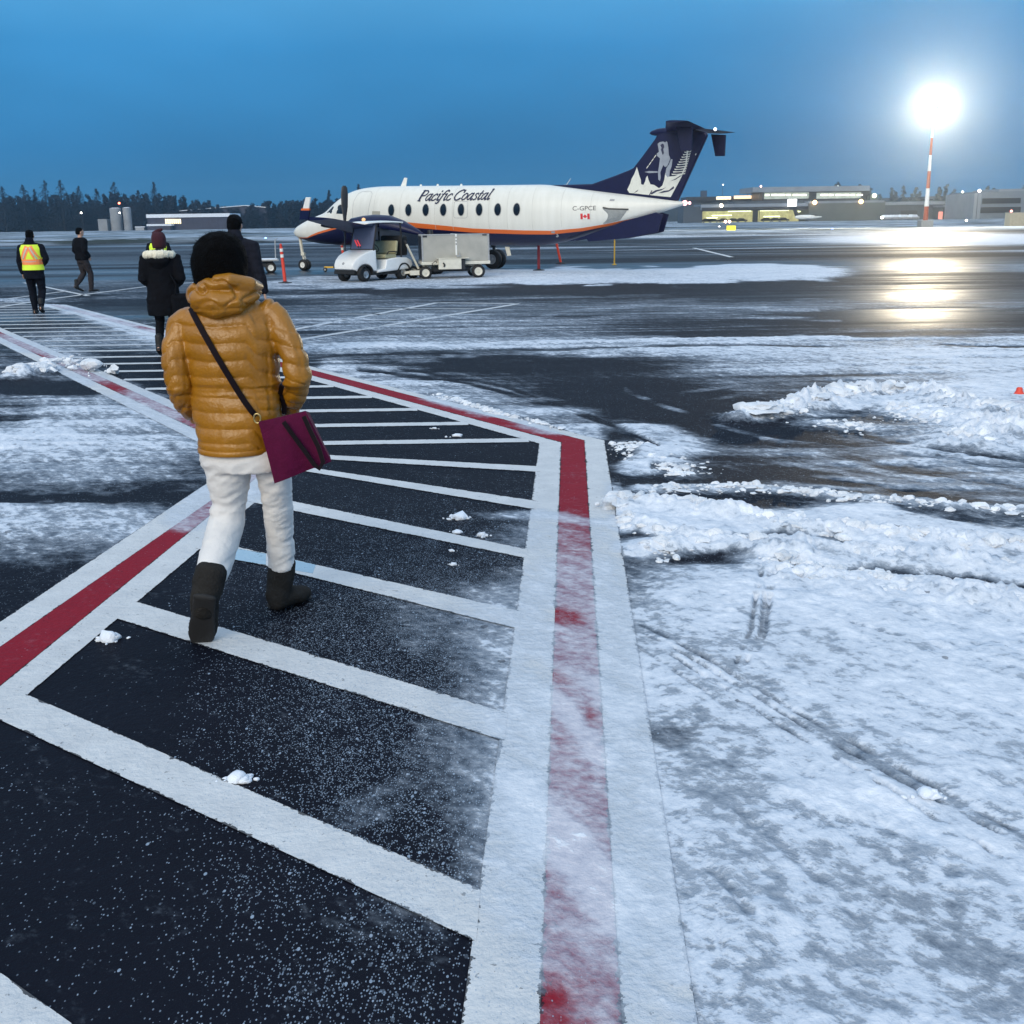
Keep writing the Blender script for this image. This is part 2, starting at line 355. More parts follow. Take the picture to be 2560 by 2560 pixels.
def snow_fields(X, Y):
    """cover of snow 0..1, frost grain density, wetness, height of loose snow"""
    u, v = project(X, Y, np.zeros_like(X))
    front = Y > 0.6
    u = np.where(front, u, 1280 + X * 900); v = np.where(front, v, 3000)
    jx = (fbm(X * .9, Y * .9, 3) - .5); jy = (fbm(X * .9, Y * .9, 9) - .5)
    sc_ = np.clip((v - 560) / 700, .02, 1.4)
    uu = u + jx * 160 * sc_; vv = v + jy * 110 * sc_
    s = np.full(X.shape, .22)
    def ell(cx, cy, rx, ry, val, rot=0, soft=.5, a=1.0):
        nonlocal s
        c, n = math.cos(R(rot)), math.sin(R(rot)); dx = uu - cx; dy = vv - cy
        d = np.sqrt(((dx * c + dy * n) / rx) ** 2 + ((-dx * n + dy * c) / ry) ** 2)
        k = (1 - sstep(1 - soft, 1 + soft, d)) * a; s = s * (1 - k) + val * k
    def line(pts, wd, val, soft=.6, a=1.0):
        nonlocal s
        d = polyline_dist(uu, vv, pts) / wd; k = (1 - sstep(1 - soft, 1 + soft, d)) * a; s = s * (1 - k) + val * k
    def track(p, q, wd, val, a=1.0, dash=9.0):
        nonlocal s
        P, Q = Vector(G(*p).xy), Vector(G(*q).xy); dd = (Q - P).normalized()
        along = X * dd.x + Y * dd.y; d = polyline_dist(X + jx * .12, Y + jy * .12, [tuple(P), tuple(Q)]) / wd
        k = (1 - sstep(.4, 1.4, d)) * a * sstep(.25, .6, vnoise(along * dash, d * 0 + 3.3, 13)); s = s * (1 - k) + val * k
    # far apron
    st = fbm(X * .035, Y * .25, 31, 4)
    s = np.where(v < 760, .10 + .55 * sstep(.5, .75, st), s)
    ell(300, 640, 1200, 26, .22)
    ell(1500, 655, 700, 8, .12); ell(2380, 598, 380, 16, .78, soft=.4)  # second patch: snow by the mast, raised to paint the floodlit band brighter
    ell(1050, 640, 250, 8, .3)
    ell(1500, 690, 620, 21, .80, soft=.12); ell(1900, 680, 230, 20, .85, soft=.15); ell(900, 712, 330, 20, .62, soft=.3)
    ell(1500, 728, 900, 12, .10, soft=.3); ell(2350, 690, 230, 26, .14, soft=.3)
    ell(300, 720, 330, 22, .30); ell(420, 760, 330, 20, .10)
    ell(1950, 770, 800, 26, .34); ell(1000, 770, 320, 18, .34); ell(1100, 810, 420, 26, .50)
    ell(2200, 735, 500, 14, .12); ell(2300, 800, 420, 30, .08)
    # middle band
    ell(1300, 862, 700, 24, .62); ell(1700, 845, 900, 12, .45); ell(2300, 838, 700, 9, .05, soft=.3)
    ell(2350, 900, 620, 58, .80); ell(1850, 880, 350, 26, .66); ell(2550, 950, 420, 70, .78)
    ell(1350, 912, 330, 30, .04); ell(1180, 893, 120, 12, .08); ell(1750, 960, 260, 32, .34)
    ell(2150, 945, 260, 26, .5); ell(2010, 965, 150, 20, .25)
    ell(1650, 1010, 300, 55, .04, 8); ell(1860, 1090, 330, 75, .03, 14); ell(1990, 1180, 330, 40, .16, 6)
    ell(2300, 1075, 260, 30, .28); ell(2480, 1010, 260, 55, .86); ell(2520, 1130, 330, 70, .74); ell(2200, 1010, 280, 26, .9)
    ell(2250, 1180, 420, 26, .52, 5)
    line([(850, 945), (1150, 1000), (1400, 1060), (1560, 1120), (1640, 1180)], 48, .60)
    ell(1630, 1130, 120, 60, .80, 10); ell(1540, 1130, 40, 55, .03)
    ell(1700, 1215, 260, 18, .10); ell(2250, 1230, 460, 20, .55)
    line([(1500, 1270), (1700, 1290), (2100, 1330), (2800, 1390), (4000, 1510)], 44, .92)
    line([(1580, 1228), (1900, 1240), (2200, 1275), (2800, 1330)], 13, .10)
    line([(1500, 1335), (1900, 1345), (2560, 1400), (2800, 1410)], 9, .18)
    line([(1540, 1380), (1750, 1370), (2100, 1400), (2900, 1460), (4000, 1590)], 32, .88)
    # long tyre streaks sweeping across the bare tarmac
    for pts, wd_, val in (([(1440, 905), (1640, 985), (1900, 1085), (2200, 1165), (2750, 1250)], 6, .05), ([(1480, 915), (1700, 980), (2000, 1060), (2300, 1120), (2750, 1180)], 5, .08), ([(1560, 975), (1800, 1065), (2100, 1150), (2600, 1225)], 5, .38),
                          ([(1700, 1120), (1950, 1160), (2250, 1205), (2750, 1275)], 5, .5), ([(1640, 1170), (1900, 1190), (2300, 1235), (2750, 1300)], 7, .06), ([(1900, 1100), (2200, 1130), (2700, 1190)], 5, .5), ([(1300, 800), (1420, 776), (1650, 765), (2050, 775)], 4, .5),
                          ([(1360, 815), (1480, 793), (1700, 785), (2100, 800)], 4, .45), ([(800, 872), (1100, 862), (1600, 852), (2700, 846)], 3, .85), ([(800, 890), (1200, 876), (1700, 866), (2700, 868)], 3, .1), ([(900, 925), (1150, 955), (1400, 1020), (1560, 1075)], 4, .08),
                          ([(1000, 920), (1250, 965), (1500, 1050), (1640, 1120)], 4, .1), ([(1700, 985), (1850, 965), (2000, 958), (2150, 965)], 4, .36), ([(1720, 1010), (1850, 985), (1990, 975), (2100, 985)], 4, .34)):
        d = polyline_dist(u + jx * 30, v + jy * 14, pts) / wd_; k = (1 - sstep(.5, 1.6, d)) * .85 * sstep(.2, .55, fbm(X * 1.1, Y * 2.0, 151, 3)); s = s * (1 - k) + val * k
    # near snow field
    ell(3900, 1900, 1500, 900, .70, soft=.3); ell(3500, 1150, 800, 160, .6); ell(3500, 930, 900, 60, .66)
    ell(2500, 2100, 1050, 720, .80, soft=.25); ell(1800, 2100, 360, 700, .76, soft=.25); ell(2300, 3200, 1500, 700, .72)
    line([(1540, 1402), (1850, 1408), (2200, 1432), (2900, 1490)], 13, .12, .5)
    ell(2150, 1520, 380, 80, .94, 4); ell(2450, 1620, 300, 110, .88)
    line([(1590, 1560), (1800, 1680), (2100, 1850), (2700, 2180)], 26, .66)
    for p, q, w_, val in (((1600, 1560), (2650, 2140), .016, .30), ((1606, 1582), (2650, 2175), .014, .34), ((1640, 1620), (2600, 2210), .012, .40), ((1590, 1610), (1900, 1830), .012, .42),
                          ((1757, 2325), (1830, 2560), .014, .36), ((1787, 2325), (1870, 2560), .012, .40), ((1700, 2300), (1750, 2560), .012, .48), 
                          ((1900, 1860), (2560, 2300), .02, .5), ((1700, 1900), (2300, 2420), .03, .48), ((1640, 2040), (2050, 2480), .02, .5), ((1950, 2000), (2600, 2440), .03, .46), ((2100, 1560), (2600, 1700), .02, .5)): track(p, q, w_ * .8, val + .10, .75)
    [track(p, q, .011, .46, .8, 14.0) for p, q in (((1905, 1440), (1835, 1660)), ((1925, 1440), (1862, 1660)), ((1935, 1450), (1880, 1640)))]
    ell(1800, 1900, 170, 130, .66, 30); ell(2150, 2150, 330, 80, .68, 33); ell(2420, 2400, 260, 120, .60, 35); ell(1720, 1860, 70, 40, .44)
    ell(2050, 2480, 360, 90, .68); ell(2150, 2030, 170, 40, .95, 10)
    # left of the walkway
    ell(130, 1090, 480, 105, .66, soft=.4); ell(330, 1090, 130, 28, .52); ell(0, 1030, 70, 50, .4)
    ell(110, 966, 170, 28, .05, soft=.3); ell(60, 905, 160, 22, .35)
    ell(100, 1290, 520, 62, .66, soft=.4); line([(-300, 1205), (200, 1206), (520, 1208)], 8, .28, .4); line([(-300, 1224), (200, 1222), (520, 1220)], 9, .03, .4)
    ell(60, 1370, 420, 48, .40); ell(0, 1480, 420, 60, .10, soft=.4); ell(-50, 1580, 420, 90, .02); ell(180, 1400, 80, 25, .3)
    stz = fbm(X * .35 + Y * .06, Y * 5.0, 131, 4, .6) - .5; zone = sstep(1400, 1200, v) * sstep(600, 850, v)
    s = np.clip(s + stz * .75 * zone * sstep(.02, .2, s), 0, 1)
    # walkway itself: swept, frost grains
    inw = in_poly(X, Y, walk_poly)
    wk = np.full(X.shape, .05)
    k0 = s.copy(); s[:] = wk
    ell(1200, 1560, 210, 105, .38, 10); ell(1230, 1900, 190, 220, .32); ell(1080, 1480, 150, 40, .24, 10); ell(950, 2010, 130, 50, .30, -20); ell(1120, 2280, 260, 120, .2)
    ell(1500, 2000, 320, 640, .60, soft=.3); ell(1440, 1500, 240, 90, .60); ell(1420, 1345, 190, 40, .42); ell(1420, 1290, 190, 14, .6)
    ell(1445, 1545, 45, 22, .26); ell(1410, 1690, 50, 14, .3, 25); ell(1500, 1810, 26, 24, .3); ell(1395, 2150, 45, 50, .46); ell(1362, 2500, 36, 80, .26, 70); ell(1430, 1900, 60, 120, .52)
    [track(p, q, w_, .95, .9, 2.0) for p, q, w_ in (((1380, 1600), (1600, 1800), .05), ((1390, 1740), (1520, 1900), .04), ((1270, 1930), (1560, 2260), .06), ((1330, 2060), (1560, 2330), .05))]
    ell(1430, 1200, 120, 60, .08); ell(350, 760, 620, 55, .30); ell(380, 850, 420, 34, .42); ell(760, 850, 420, 34, .55)
    line([(150, 905), (330, 1010), (520, 1120)], 46, .60); ell(255, 965, 60, 22, .20); ell(600, 1200, 120, 60, .6)
    line([(640, 1060), (400, 1330)], 30, .2, a=.0)
    ell(505, 1270, 60, 40, .45); line([(560, 1215), (500, 1265)], 50, .55)
    line([(1080, 985), (1400, 1085)], 12, .85, a=.8)
    line([(100, 752), (250, 798), (420, 848)], 14, .82, a=.9); line([(-40, 836), (80, 872), (160, 905)], 16, .62, a=.9)
    win = s.copy(); s = np.where(inw, win, k0)
    # frost grains
    g = np.full(X.shape, .10)
    g = np.where(inw, .07 + 1.0 * sstep(350, 1150, u + .15 * (v - 1500)) * sstep(1150, 1500, v) - .30 * sstep(1950, 2350, v) * sstep(300, 900, u), g)
    g = np.where(inw & (u < 420) & (v > 1380) & (v < 1900), g * .25, g)
    g = g + (.9 * np.exp(-(((u - 940) / 150) ** 2 + ((v - 1990) / 90) ** 2)) + .8 * np.exp(-(((u - 1020) / 260) ** 2 + ((v - 1600) / 130) ** 2)) + .5 * np.exp(-(((u - 1000) / 260) ** 2 + ((v - 1800) / 120) ** 2))) * inw
    g = np.where((~inw) & (u > 1400) & (v > 900), .14, g)
    # wetness
    wet = .30 + .5 * sstep(.45, .65, fbm(X * .05, Y * .2, 77, 3))
    wf = .15 + .85 * sstep(.36, .58, fbm(X * .03, Y * .22, 5, 4)); wet = np.where(v < 850, wf, wet)
    wet = np.where(v > 880, wet * .3, wet)
    wet = np.where(v < 850, wet * (1 - .6 * np.exp(-((v - 640) / 18) ** 2)), wet)
    refl = np.exp(-(((u - 2310) / 230) ** 2 + ((v - 745) / 95) ** 2)) * sstep(.18, .62, fbm(X * .03, Y * .9, 141, 4, .6)) * sstep(650, 668, v)
    wet = np.maximum(wet, 1.0 * refl)
    # the open field beyond the apron: thin snow over grass
    return np.clip(s, 0, 1), g, wet, inw, u, v

RIDGES = [  # polyline in photo pixels, half width (m), height (m), lumps
    ([(1495, 1275), (1600, 1262), (1700, 1268), (1800, 1290), (2000, 1325), (2250, 1350), (2560, 1380), (2900, 1400), (3900, 1500)], .16, .085, 560),
    ([(1600, 1385), (1750, 1360), (1900, 1372), (2100, 1392), (2560, 1432), (2900, 1450), (3900, 1580)], .13, .07, 450),
    ([(1875, 1045), (1960, 1030), (2060, 1010), (2150, 985), (2260, 985), (2340, 1000), (2440, 1030), (2560, 1050), (2800, 1070), (3300, 1085)], .22, .15, 380),
    ([(2420, 1110), (2500, 1075), (2700, 1100)], .35, .09, 160),
    ([(1945, 1405), (1990, 1440), (2150, 1465), (2350, 1490), (2700, 1540), (3400, 1640)], .20, .07, 340),
    ([(2050, 1060), (2200, 1075)], .25, .03, 40),
    ([(2250, 1020), (2400, 1060), (2560, 1090), (2800, 1110)], .35, .06, 260),
    ([(1560, 1110), (1650, 1150), (1720, 1190)], .18, .018, 120),
    ([(40, 942), (110, 930), (180, 905), (225, 925), (260, 940)], .22, .17, 170),
    ([(1080, 985), (1250, 1035), (1400, 1075)], .07, .022, 90),
    ([(1560, 1300), (1640, 1330), (1700, 1350)], .10, .05, 60),
    ([(1600, 1225), (1900, 1222), (2300, 1262), (2700, 1290)], .12, .035, 150),
]
RG = [(gpts(p), wd, h) for p, wd, h, n in RIDGES]
def ground_height(X, Y, s, inw):
    z = np.zeros_like(X)
    near = Y < 40
    amp = sstep(.35, .95, s) * (.012 + .018 * fbm(X * 2.2, Y * 3.5, 41, 4))
    amp *= near * sstep(.0, .16, polyline_dist(X, Y, walk_poly + walk_poly[:1]))
    amp = amp + near * sstep(.4, .9, s) * (.036 * np.abs(fbm(X * 6, Y * 8, 91, 4, .6) - .42) + .014 * np.abs(fbm(X * 17, Y * 19, 95, 3, .6) - .45)) * sstep(.0, .2, polyline_dist(X, Y, walk_poly + walk_poly[:1]))
    lump = fbm(X * 9, Y * 9, 51, 4, .6)
    for pts, wd, h in RG:
        d = polyline_dist(X, Y, pts)
        k = np.exp(-(d / wd) ** 2)
        z += h * k * np.clip(.15 + 2.6 * (lump - .22) * fbm(X * 3.1, Y * 3.1, 61, 3) + .7 * (fbm(X * 26, Y * 26, 57, 3, .6) - .4), 0, 1.7)
    zin = amp
    # swept walkway: keep it flat
    return np.where(inw, np.minimum(z * .0, .001), zin + z)

# polar grid round the camera: fine ahead, coarse behind, one sheet out to the horizon
az = np.concatenate([np.linspace(-180, -62, 40, endpoint=False), np.linspace(-62, -34, 90, endpoint=False), np.linspace(-34, 34, 760, endpoint=False), np.linspace(34, 62, 90, endpoint=False), np.linspace(62, 180, 41)])
rad = np.concatenate([np.linspace(.02, 1.2, 10, endpoint=False), np.geomspace(1.2, 24, 820, endpoint=False), np.geomspace(24, 160, 330, endpoint=False), np.geomspace(160, 740, 60)])
A, RR = np.meshgrid(np.radians(az), rad)
GX = RR * np.sin(A); GY = RR * np.cos(A)
S_, Gn, Wt, INW, U_, V_ = snow_fields(GX, GY)
GZ = ground_height(GX, GY, S_, INW)
# apron edge: beyond it a grass field under thin snow
def edge_y(X): return 118 + .02 * X + 3 * np.sin(X * .03)
EDGE = edge_y(GX)
fld = sstep(-1.5, 1.5, GY - EDGE)
strip = sstep(0, 4, GY - 190) * (1 - sstep(0, 4, GY - 225))        # the taxiway across the field
GZ = GZ + fld * (1 - strip) * (.10 + .25 * np.exp(-((GY - EDGE - 3) / 3.0) ** 2) + .22 * fbm(GX * .3, GY * .3, 83, 4)) * (GY > 60)
nr, na = A.shape
idx = np.arange(nr * na).reshape(nr, na)
f4 = np.stack([idx[:-1, :-1], idx[:-1, 1:], idx[1:, 1:], idx[1:, :-1]], -1).reshape(-1, 4)[:, ::-1]
gme = bpy.data.meshes.new('apron_ground')
gme.vertices.add(nr * na); gme.vertices.foreach_set('co', np.stack([GX, GY, GZ], -1).astype(np.float32).ravel())
gme.loops.add(f4.size); gme.loops.foreach_set('vertex_index', f4.astype(np.int32).ravel())
gme.polygons.add(len(f4)); gme.polygons.foreach_set('loop_start', np.arange(0, f4.size, 4, dtype=np.int32))
gme.polygons.foreach_set('loop_total', np.full(len(f4), 4, np.int32)); gme.update(calc_edges=True)
def put_attr(me, name, arr):
    a = me.attributes.new(name, 'FLOAT', 'POINT'); a.data.foreach_set('value', np.asarray(arr, np.float32).ravel())
rid = np.zeros_like(GX)
for pts, wd, h in RG: rid = np.maximum(rid, np.exp(-(polyline_dist(GX, GY, pts) / (wd * 1.15)) ** 2) * min(1, h / .05))
rid = np.where(INW, 0, rid)
put_attr(gme, 'snow', np.maximum(S_, rid * 1.05)); put_attr(gme, 'grain', Gn); put_attr(gme, 'wet', Wt); put_attr(gme, 'field', fld * (1 - .65 * strip))
gme.shade_smooth()

def snow_group(n, base_socket, kind):
    """adds snow cover, frost grains and wet gloss over a base colour; returns the principled links"""
    b = n.nodes['Principled BSDF']; L = n.links
    def nd(t, **k):
        x = n.nodes.new(t)
        for a, v in k.items(): setattr(x, a, v)
        return x
    def math_(op, a, b_=None, c=None, clamp=False):
        x = nd('ShaderNodeMath', operation=op, use_clamp=clamp)
        for i, q in enumerate((a, b_, c)):
            if q is None: continue
            if isinstance(q, (int, float)): x.inputs[i].default_value = q
            else: L.new(q, x.inputs[i])
        return x.outputs[0]
    def noise(vec, scale, detail=4, rough=.55):
        x = nd('ShaderNodeTexNoise'); x.inputs['Scale'].default_value = scale; x.inputs['Detail'].default_value = detail; x.inputs['Roughness'].default_value = rough
        L.new(vec, x.inputs['Vector']); return x.outputs[0]
    pos = nd('ShaderNodeNewGeometry').outputs['Position']
    def mapped(sx, sy, rot=0):
        x = nd('ShaderNodeMapping'); x.inputs['Scale'].default_value = (sx, sy, 1); x.inputs['Rotation'].default_value = (0, 0, R(rot)); L.new(pos, x.inputs['Vector']); return x.outputs[0]
    def mapped2(sx, sy, ang):
        a = nd('ShaderNodeMapping'); a.inputs['Rotation'].default_value = (0, 0, R(-ang)); L.new(pos, a.inputs['Vector']); x = nd('ShaderNodeMapping'); x.inputs['Scale'].default_value = (sx, sy, 1); L.new(a.outputs[0], x.inputs['Vector']); return x.outputs[0]
    def attr(a):
        x = nd('ShaderNodeAttribute'); x.attribute_name = a; return x.outputs['Fac']
    snow, grain, wet, field = attr('snow'), attr('grain'), attr('wet'), attr('field')
    n1 = noise(mapped(1, 1), 2.4, 7, .62); n2 = noise(mapped(.22, 1.5, -6), 1.0, 7, .65); n3 = noise(mapped(1, 1), 28, 3, .6); n6 = noise(mapped(1, 1.3, 15), 17, 5, .65); n4 = noise(mapped2(.8, 4.5, -58), 1.5, 7, .66); n5 = noise(mapped2(.8, 1.7, -52), 7.0, 6, .70)
    nn = math_('ADD', math_('ADD', math_('MULTIPLY', n5, .28), math_('MULTIPLY', n6, .24)), math_('ADD', math_('MULTIPLY', n1, .10), math_('ADD', math_('MULTIPLY', n2, .10), math_('ADD', math_('MULTIPLY', n3, .10), math_('MULTIPLY', n4, .18)))))
    # cover: 0 where the noise tops the snow amount
    k = math_('ADD', math_('MULTIPLY', math_('SUBTRACT', snow, 0.5), .80), math_('MULTIPLY', math_('SUBTRACT', nn, .5), 3.0))
    mr = nd('ShaderNodeMapRange', interpolation_type='SMOOTHSTEP'); mr.inputs[1].default_value = -.12 if kind == 'ground' else -.05; mr.inputs[2].default_value = .20 if kind == 'ground' else .62
    L.new(k, mr.inputs[0]); cover = mr.outputs[0]
    # a thin slush film fades the surface where snow is partial
    fl_ = nd('ShaderNodeMapRange', interpolation_type='SMOOTHSTEP'); fl_.inputs[1].default_value = .10; fl_.inputs[2].default_value = .80; fl_.inputs[4].default_value = .80 if kind == 'ground' else .80; L.new(math_('MULTIPLY_ADD', math_('SUBTRACT', nn, .5), 2.2, snow), fl_.inputs[0]); film = fl_.outputs[0]
    cover = math_('MAXIMUM', cover, film)
    # frost grains
    vo = nd('ShaderNodeTexVoronoi'); vo.inputs['Scale'].default_value = 46; L.new(mapped(1.35, .8, 12), vo.inputs['Vector'])
    gsel = nd('ShaderNodeSeparateColor'); L.new(vo.outputs['Color'], gsel.inputs[0])
    gclump = noise(mapped(1, 1), 5, 4, .6)
    gd = math_('MULTIPLY', grain, math_('MULTIPLY', math_('POWER', math_('ADD', math_('MULTIPLY', gclump, .6), math_('MULTIPLY', n1, .4)), 3.0), 5.6))
    on = math_('LESS_THAN', gsel.outputs[0], gd)
    size = math_('MULTIPLY_ADD', math_('MULTIPLY', gsel.outputs[1], gsel.outputs[1]), .24, .09)
    gm = math_('MULTIPLY', on, math_('LESS_THAN', vo.outputs['Distance'], size))
    gm = math_('MULTIPLY', gm, math_('MULTIPLY_ADD', gsel.outputs[2], .65, .15))
    vo2 = nd('ShaderNodeTexVoronoi'); vo2.inputs['Scale'].default_value = 120; L.new(mapped(1.35, .8, 12), vo2.inputs['Vector'])
    g2 = nd('ShaderNodeSeparateColor'); L.new(vo2.outputs['Color'], g2.inputs[0])
    gm2 = math_('MULTIPLY', math_('LESS_THAN', g2.outputs[0], math_('MULTIPLY', gd, 1.1)), math_('MULTIPLY', math_('LESS_THAN', vo2.outputs['Distance'], .36), math_('MULTIPLY_ADD', g2.outputs[1], .5, .25)))
    gm = math_('MAXIMUM', gm, gm2)
    cover = math_('MAXIMUM', cover, gm)
    vp = nd('ShaderNodeTexVoronoi'); vp.inputs['Scale'].default_value = 7.5; L.new(mapped(1.1, .9, 30), vp.inputs['Vector'])
    vps = nd('ShaderNodeSeparateColor'); L.new(vp.outputs['Color'], vps.inputs[0])
    pit = math_('MULTIPLY', math_('LESS_THAN', vps.outputs[0], .30), math_('LESS_THAN', math_('ADD', vp.outputs['Distance'], math_('MULTIPLY', math_('SUBTRACT', n3, .5), .25)), math_('MULTIPLY_ADD', math_('MULTIPLY', vps.outputs[1], vps.outputs[1]), .17, .02)))
    if kind == 'ground': cover = math_('MULTIPLY', cover, math_('MULTIPLY_ADD', pit, -.55, 1.0))
    # snow colour
    sc1_ = nd('ShaderNodeMix', data_type='RGBA'); sc1_.inputs[6].default_value = (.33, .41, .51, 1); sc1_.inputs[7].default_value = (.84, .86, .90, 1)
    sm = nd('ShaderNodeMapRange'); sm.inputs[1].default_value = -.12; sm.inputs[2].default_value = .26; L.new(math_('MULTIPLY_ADD', math_('SUBTRACT', snow, .62), .32, math_('MULTIPLY', math_('SUBTRACT', nn, .5), 1.6)), sm.inputs[0]); L.new(sm.outputs[0], sc1_.inputs[0])
    mix = nd('ShaderNodeMix', data_type='RGBA'); L.new(cover, mix.inputs[0]); L.new(base_socket(nd, L, mapped, noise, math_), mix.inputs[6]); L.new(sc1_.outputs[2], mix.inputs[7])
    out = mix.outputs[2]
    if kind == 'ground':   # grass field under thin snow beyond the apron edge
        gr = nd('ShaderNodeMix', data_type='RGBA'); gr.inputs[6].default_value = (.035, .045, .04, 1); gr.inputs[7].default_value = (.42, .50, .60, 1)
        ff = nd('ShaderNodeMapRange'); ff.inputs[1].default_value = .42; ff.inputs[2].default_value = .60; L.new(noise(mapped(.05, .22), 1.0, 6, .62), ff.inputs[0]); L.new(ff.outputs[0], gr.inputs[0])
        m2 = nd('ShaderNodeMix', data_type='RGBA'); L.new(field, m2.inputs[0]); L.new(out, m2.inputs[6]); L.new(gr.outputs[2], m2.inputs[7]); out = m2.outputs[2]
    L.new(out, b.inputs['Base Color'])
    rw = math_('MULTIPLY_ADD', math_('MULTIPLY', wet, noise(mapped(.4, 1.6), 1.2, 4)), -.62, .66)
    rw = math_('MAXIMUM', rw, .11)
    rg = math_('ADD', math_('MULTIPLY', rw, math_('SUBTRACT', 1.0, cover)), math_('MULTIPLY', cover, .62))
    if kind == 'ground': rg = math_('MAXIMUM', rg, math_('MULTIPLY', field, .8))
    L.new(rg, b.inputs['Roughness'])
    L.new(math_('MULTIPLY_ADD', wet, .34, .02), b.inputs['Specular IOR Level'])
    bh = math_('ADD', math_('MULTIPLY', cover, .7), math_('ADD', math_('MULTIPLY', n3, .55), math_('MULTIPLY', noise(mapped(1, 1), 90, 3), .18)))
    bp = nd('ShaderNodeBump'); bp.inputs['Strength'].default_value = .7; bp.inputs['Distance'].default_value = .020; L.new(bh, bp.inputs['Height']); L.new(bp.outputs[0], b.inputs['Normal'])

gm_, gn_, gb_ = new_mat('wet_asphalt_with_snow')
def _asph(nd, L, mapped, noise, math_):
    m = nd('ShaderNodeMix', data_type='RGBA'); m.inputs[6].default_value = (.0030, .0036, .0078, 1); m.inputs[7].default_value = (.0100, .0115, .0195, 1)
    L.new(noise(mapped(.3, 1.1), 1.6, 6, .65), m.inputs[0]); return m.outputs[2]
snow_group(gn_, _asph, 'ground')
tag(link('apron_ground', gme, gm_), kind='structure')

def paint_mat(name, c0, c1):
    m, n, b = new_mat(name)
    def base(nd, L, mapped, noise, math_):
        x = nd('ShaderNodeMix', data_type='RGBA'); x.inputs[6].default_value = (*c0, 1); x.inputs[7].default_value = (*c1, 1)
        L.new(noise(mapped(1, 1), 6, 5, .6), x.inputs[0])
        at = nd('ShaderNodeAttribute'); at.attribute_name = 'edge'
        w1 = noise(mapped(1, 1), 9, 6, .7); w2 = noise(mapped(1, 1), 45, 4, .65)
        worn = math_('LESS_THAN', at.outputs['Fac'], math_('MULTIPLY', math_('SUBTRACT', math_('ADD', math_('MULTIPLY', w1, .6), math_('MULTIPLY', w2, .4)), .47), .11))
        chip = math_('MULTIPLY', math_('GREATER_THAN', w2, .64), math_('GREATER_THAN', w1, .53))
        y = nd('ShaderNodeMix', data_type='RGBA'); L.new(math_('MULTIPLY', math_('MAXIMUM', worn, math_('MULTIPLY', chip, .6)), .85), y.inputs[0]); L.new(x.outputs[2], y.inputs[6]); y.inputs[7].default_value = (.012, .014, .02, 1)
        return y.outputs[2]
    snow_group(n, base, 'paint'); return m
P_WHITE = paint_mat('white_line_paint', (.44, .46, .48), (.70, .71, .71))
P_RED = paint_mat('red_line_paint', (.20, .014, .026), (.27, .018, .032))
BLUE_TINT = paint_mat('blue_tint', (.30, .45, .56), (.38, .52, .62))

def sheet(name, quads, m, z=.004, step=.09):
    """painted markings: subdivided quads laid a few mm above the ground, carrying the snow fields"""
    V = []; F = []; ED = []
    for q in quads:
        a, b, c, d = [np.array(p[:2], float) for p in q]       # a-b one long side, d-c the other
        L = max(np.linalg.norm(b - a), np.linalg.norm(c - d)); Wd = max(np.linalg.norm(d - a), np.linalg.norm(c - b))
        dist = max(1.0, np.linalg.norm((a + b + c + d) / 4)); st = step * max(.5, dist / 8)
        nl = max(1, min(160, int(L / st))); nw = max(2, min(40, 2 * int(Wd / st / 2)))
        o = len(V)
        for i in range(nl + 1):
            for j in range(nw + 1):
                t = i / nl; s = j / nw; p = (a * (1 - t) + b * t) * (1 - s) + (d * (1 - t) + c * t) * s; V.append((p[0], p[1])); ED.append(min(s, 1 - s) * Wd)
        for i in range(nl):
            for j in range(nw):
                k = o + i * (nw + 1) + j; F.append((k, k + nw + 1, k + nw + 2, k + 1))
    V = np.array(V); s, g, wt, inw, u, v = snow_fields(V[:, 0], V[:, 1])
    me = bpy.data.meshes.new(name); me.from_pydata([(x, y, z) for x, y in V], [], F)
    put_attr(me, 'snow', s); put_attr(me, 'grain', g * .25); put_attr(me, 'wet', wt * .5); put_attr(me, 'field', np.zeros(len(V))); put_attr(me, 'edge', ED)
    bm = bmesh.new(); bm.from_mesh(me)
    for f in bm.faces:
        f.normal_update()
        if f.normal.z < 0: f.normal_flip()
    bm.to_mesh(me); bm.free()
    return tag(link(name, me, m), kind='structure')

def band(a, b):
    return [(a[0], a[1], b[1], b[0]), (a[1], a[2], b[2], b[1])]
sheet('white_border_line', band(RB[0], RB[1]) + band(RB[2], RB[3]) + band(LB[0], LB[1]) + band(LB[2], LB[3]), P_WHITE, .004)
sheet('red_border_line', band(RB[1], RB[2]) + band(LB[1], LB[2]), P_RED, .0055)
hq = []
def hs(u0, u1, l0, l1):   # hatch stripe from its four photo corners
    def more(a, b): a, b = G(*a).xy, G(*b).xy; return b + (b - a).normalized() * .015
    hq.append((more(u1, u0), more(u0, u1), more(l0, l1), more(l1, l0)))
hs((-160, 2320), (176, 2560), (-160, 2560), (60, 2720))
hs((70, 1740), (1190, 2222), (-20, 1793), (1179, 2352))
hs((347, 1508), (1262, 1783), (298, 1550), (1252, 1852))
hs((494, 1346), (1296, 1529), (494, 1374), (1290, 1573))
hs((600, 1227), (1314, 1374), (575, 1246), (1310, 1396))
hs((640, 1150), (1335, 1253), (640, 1159), (1331, 1274))
hs((640, 1129), (1345, 1167), (640, 1139), (1345, 1181))
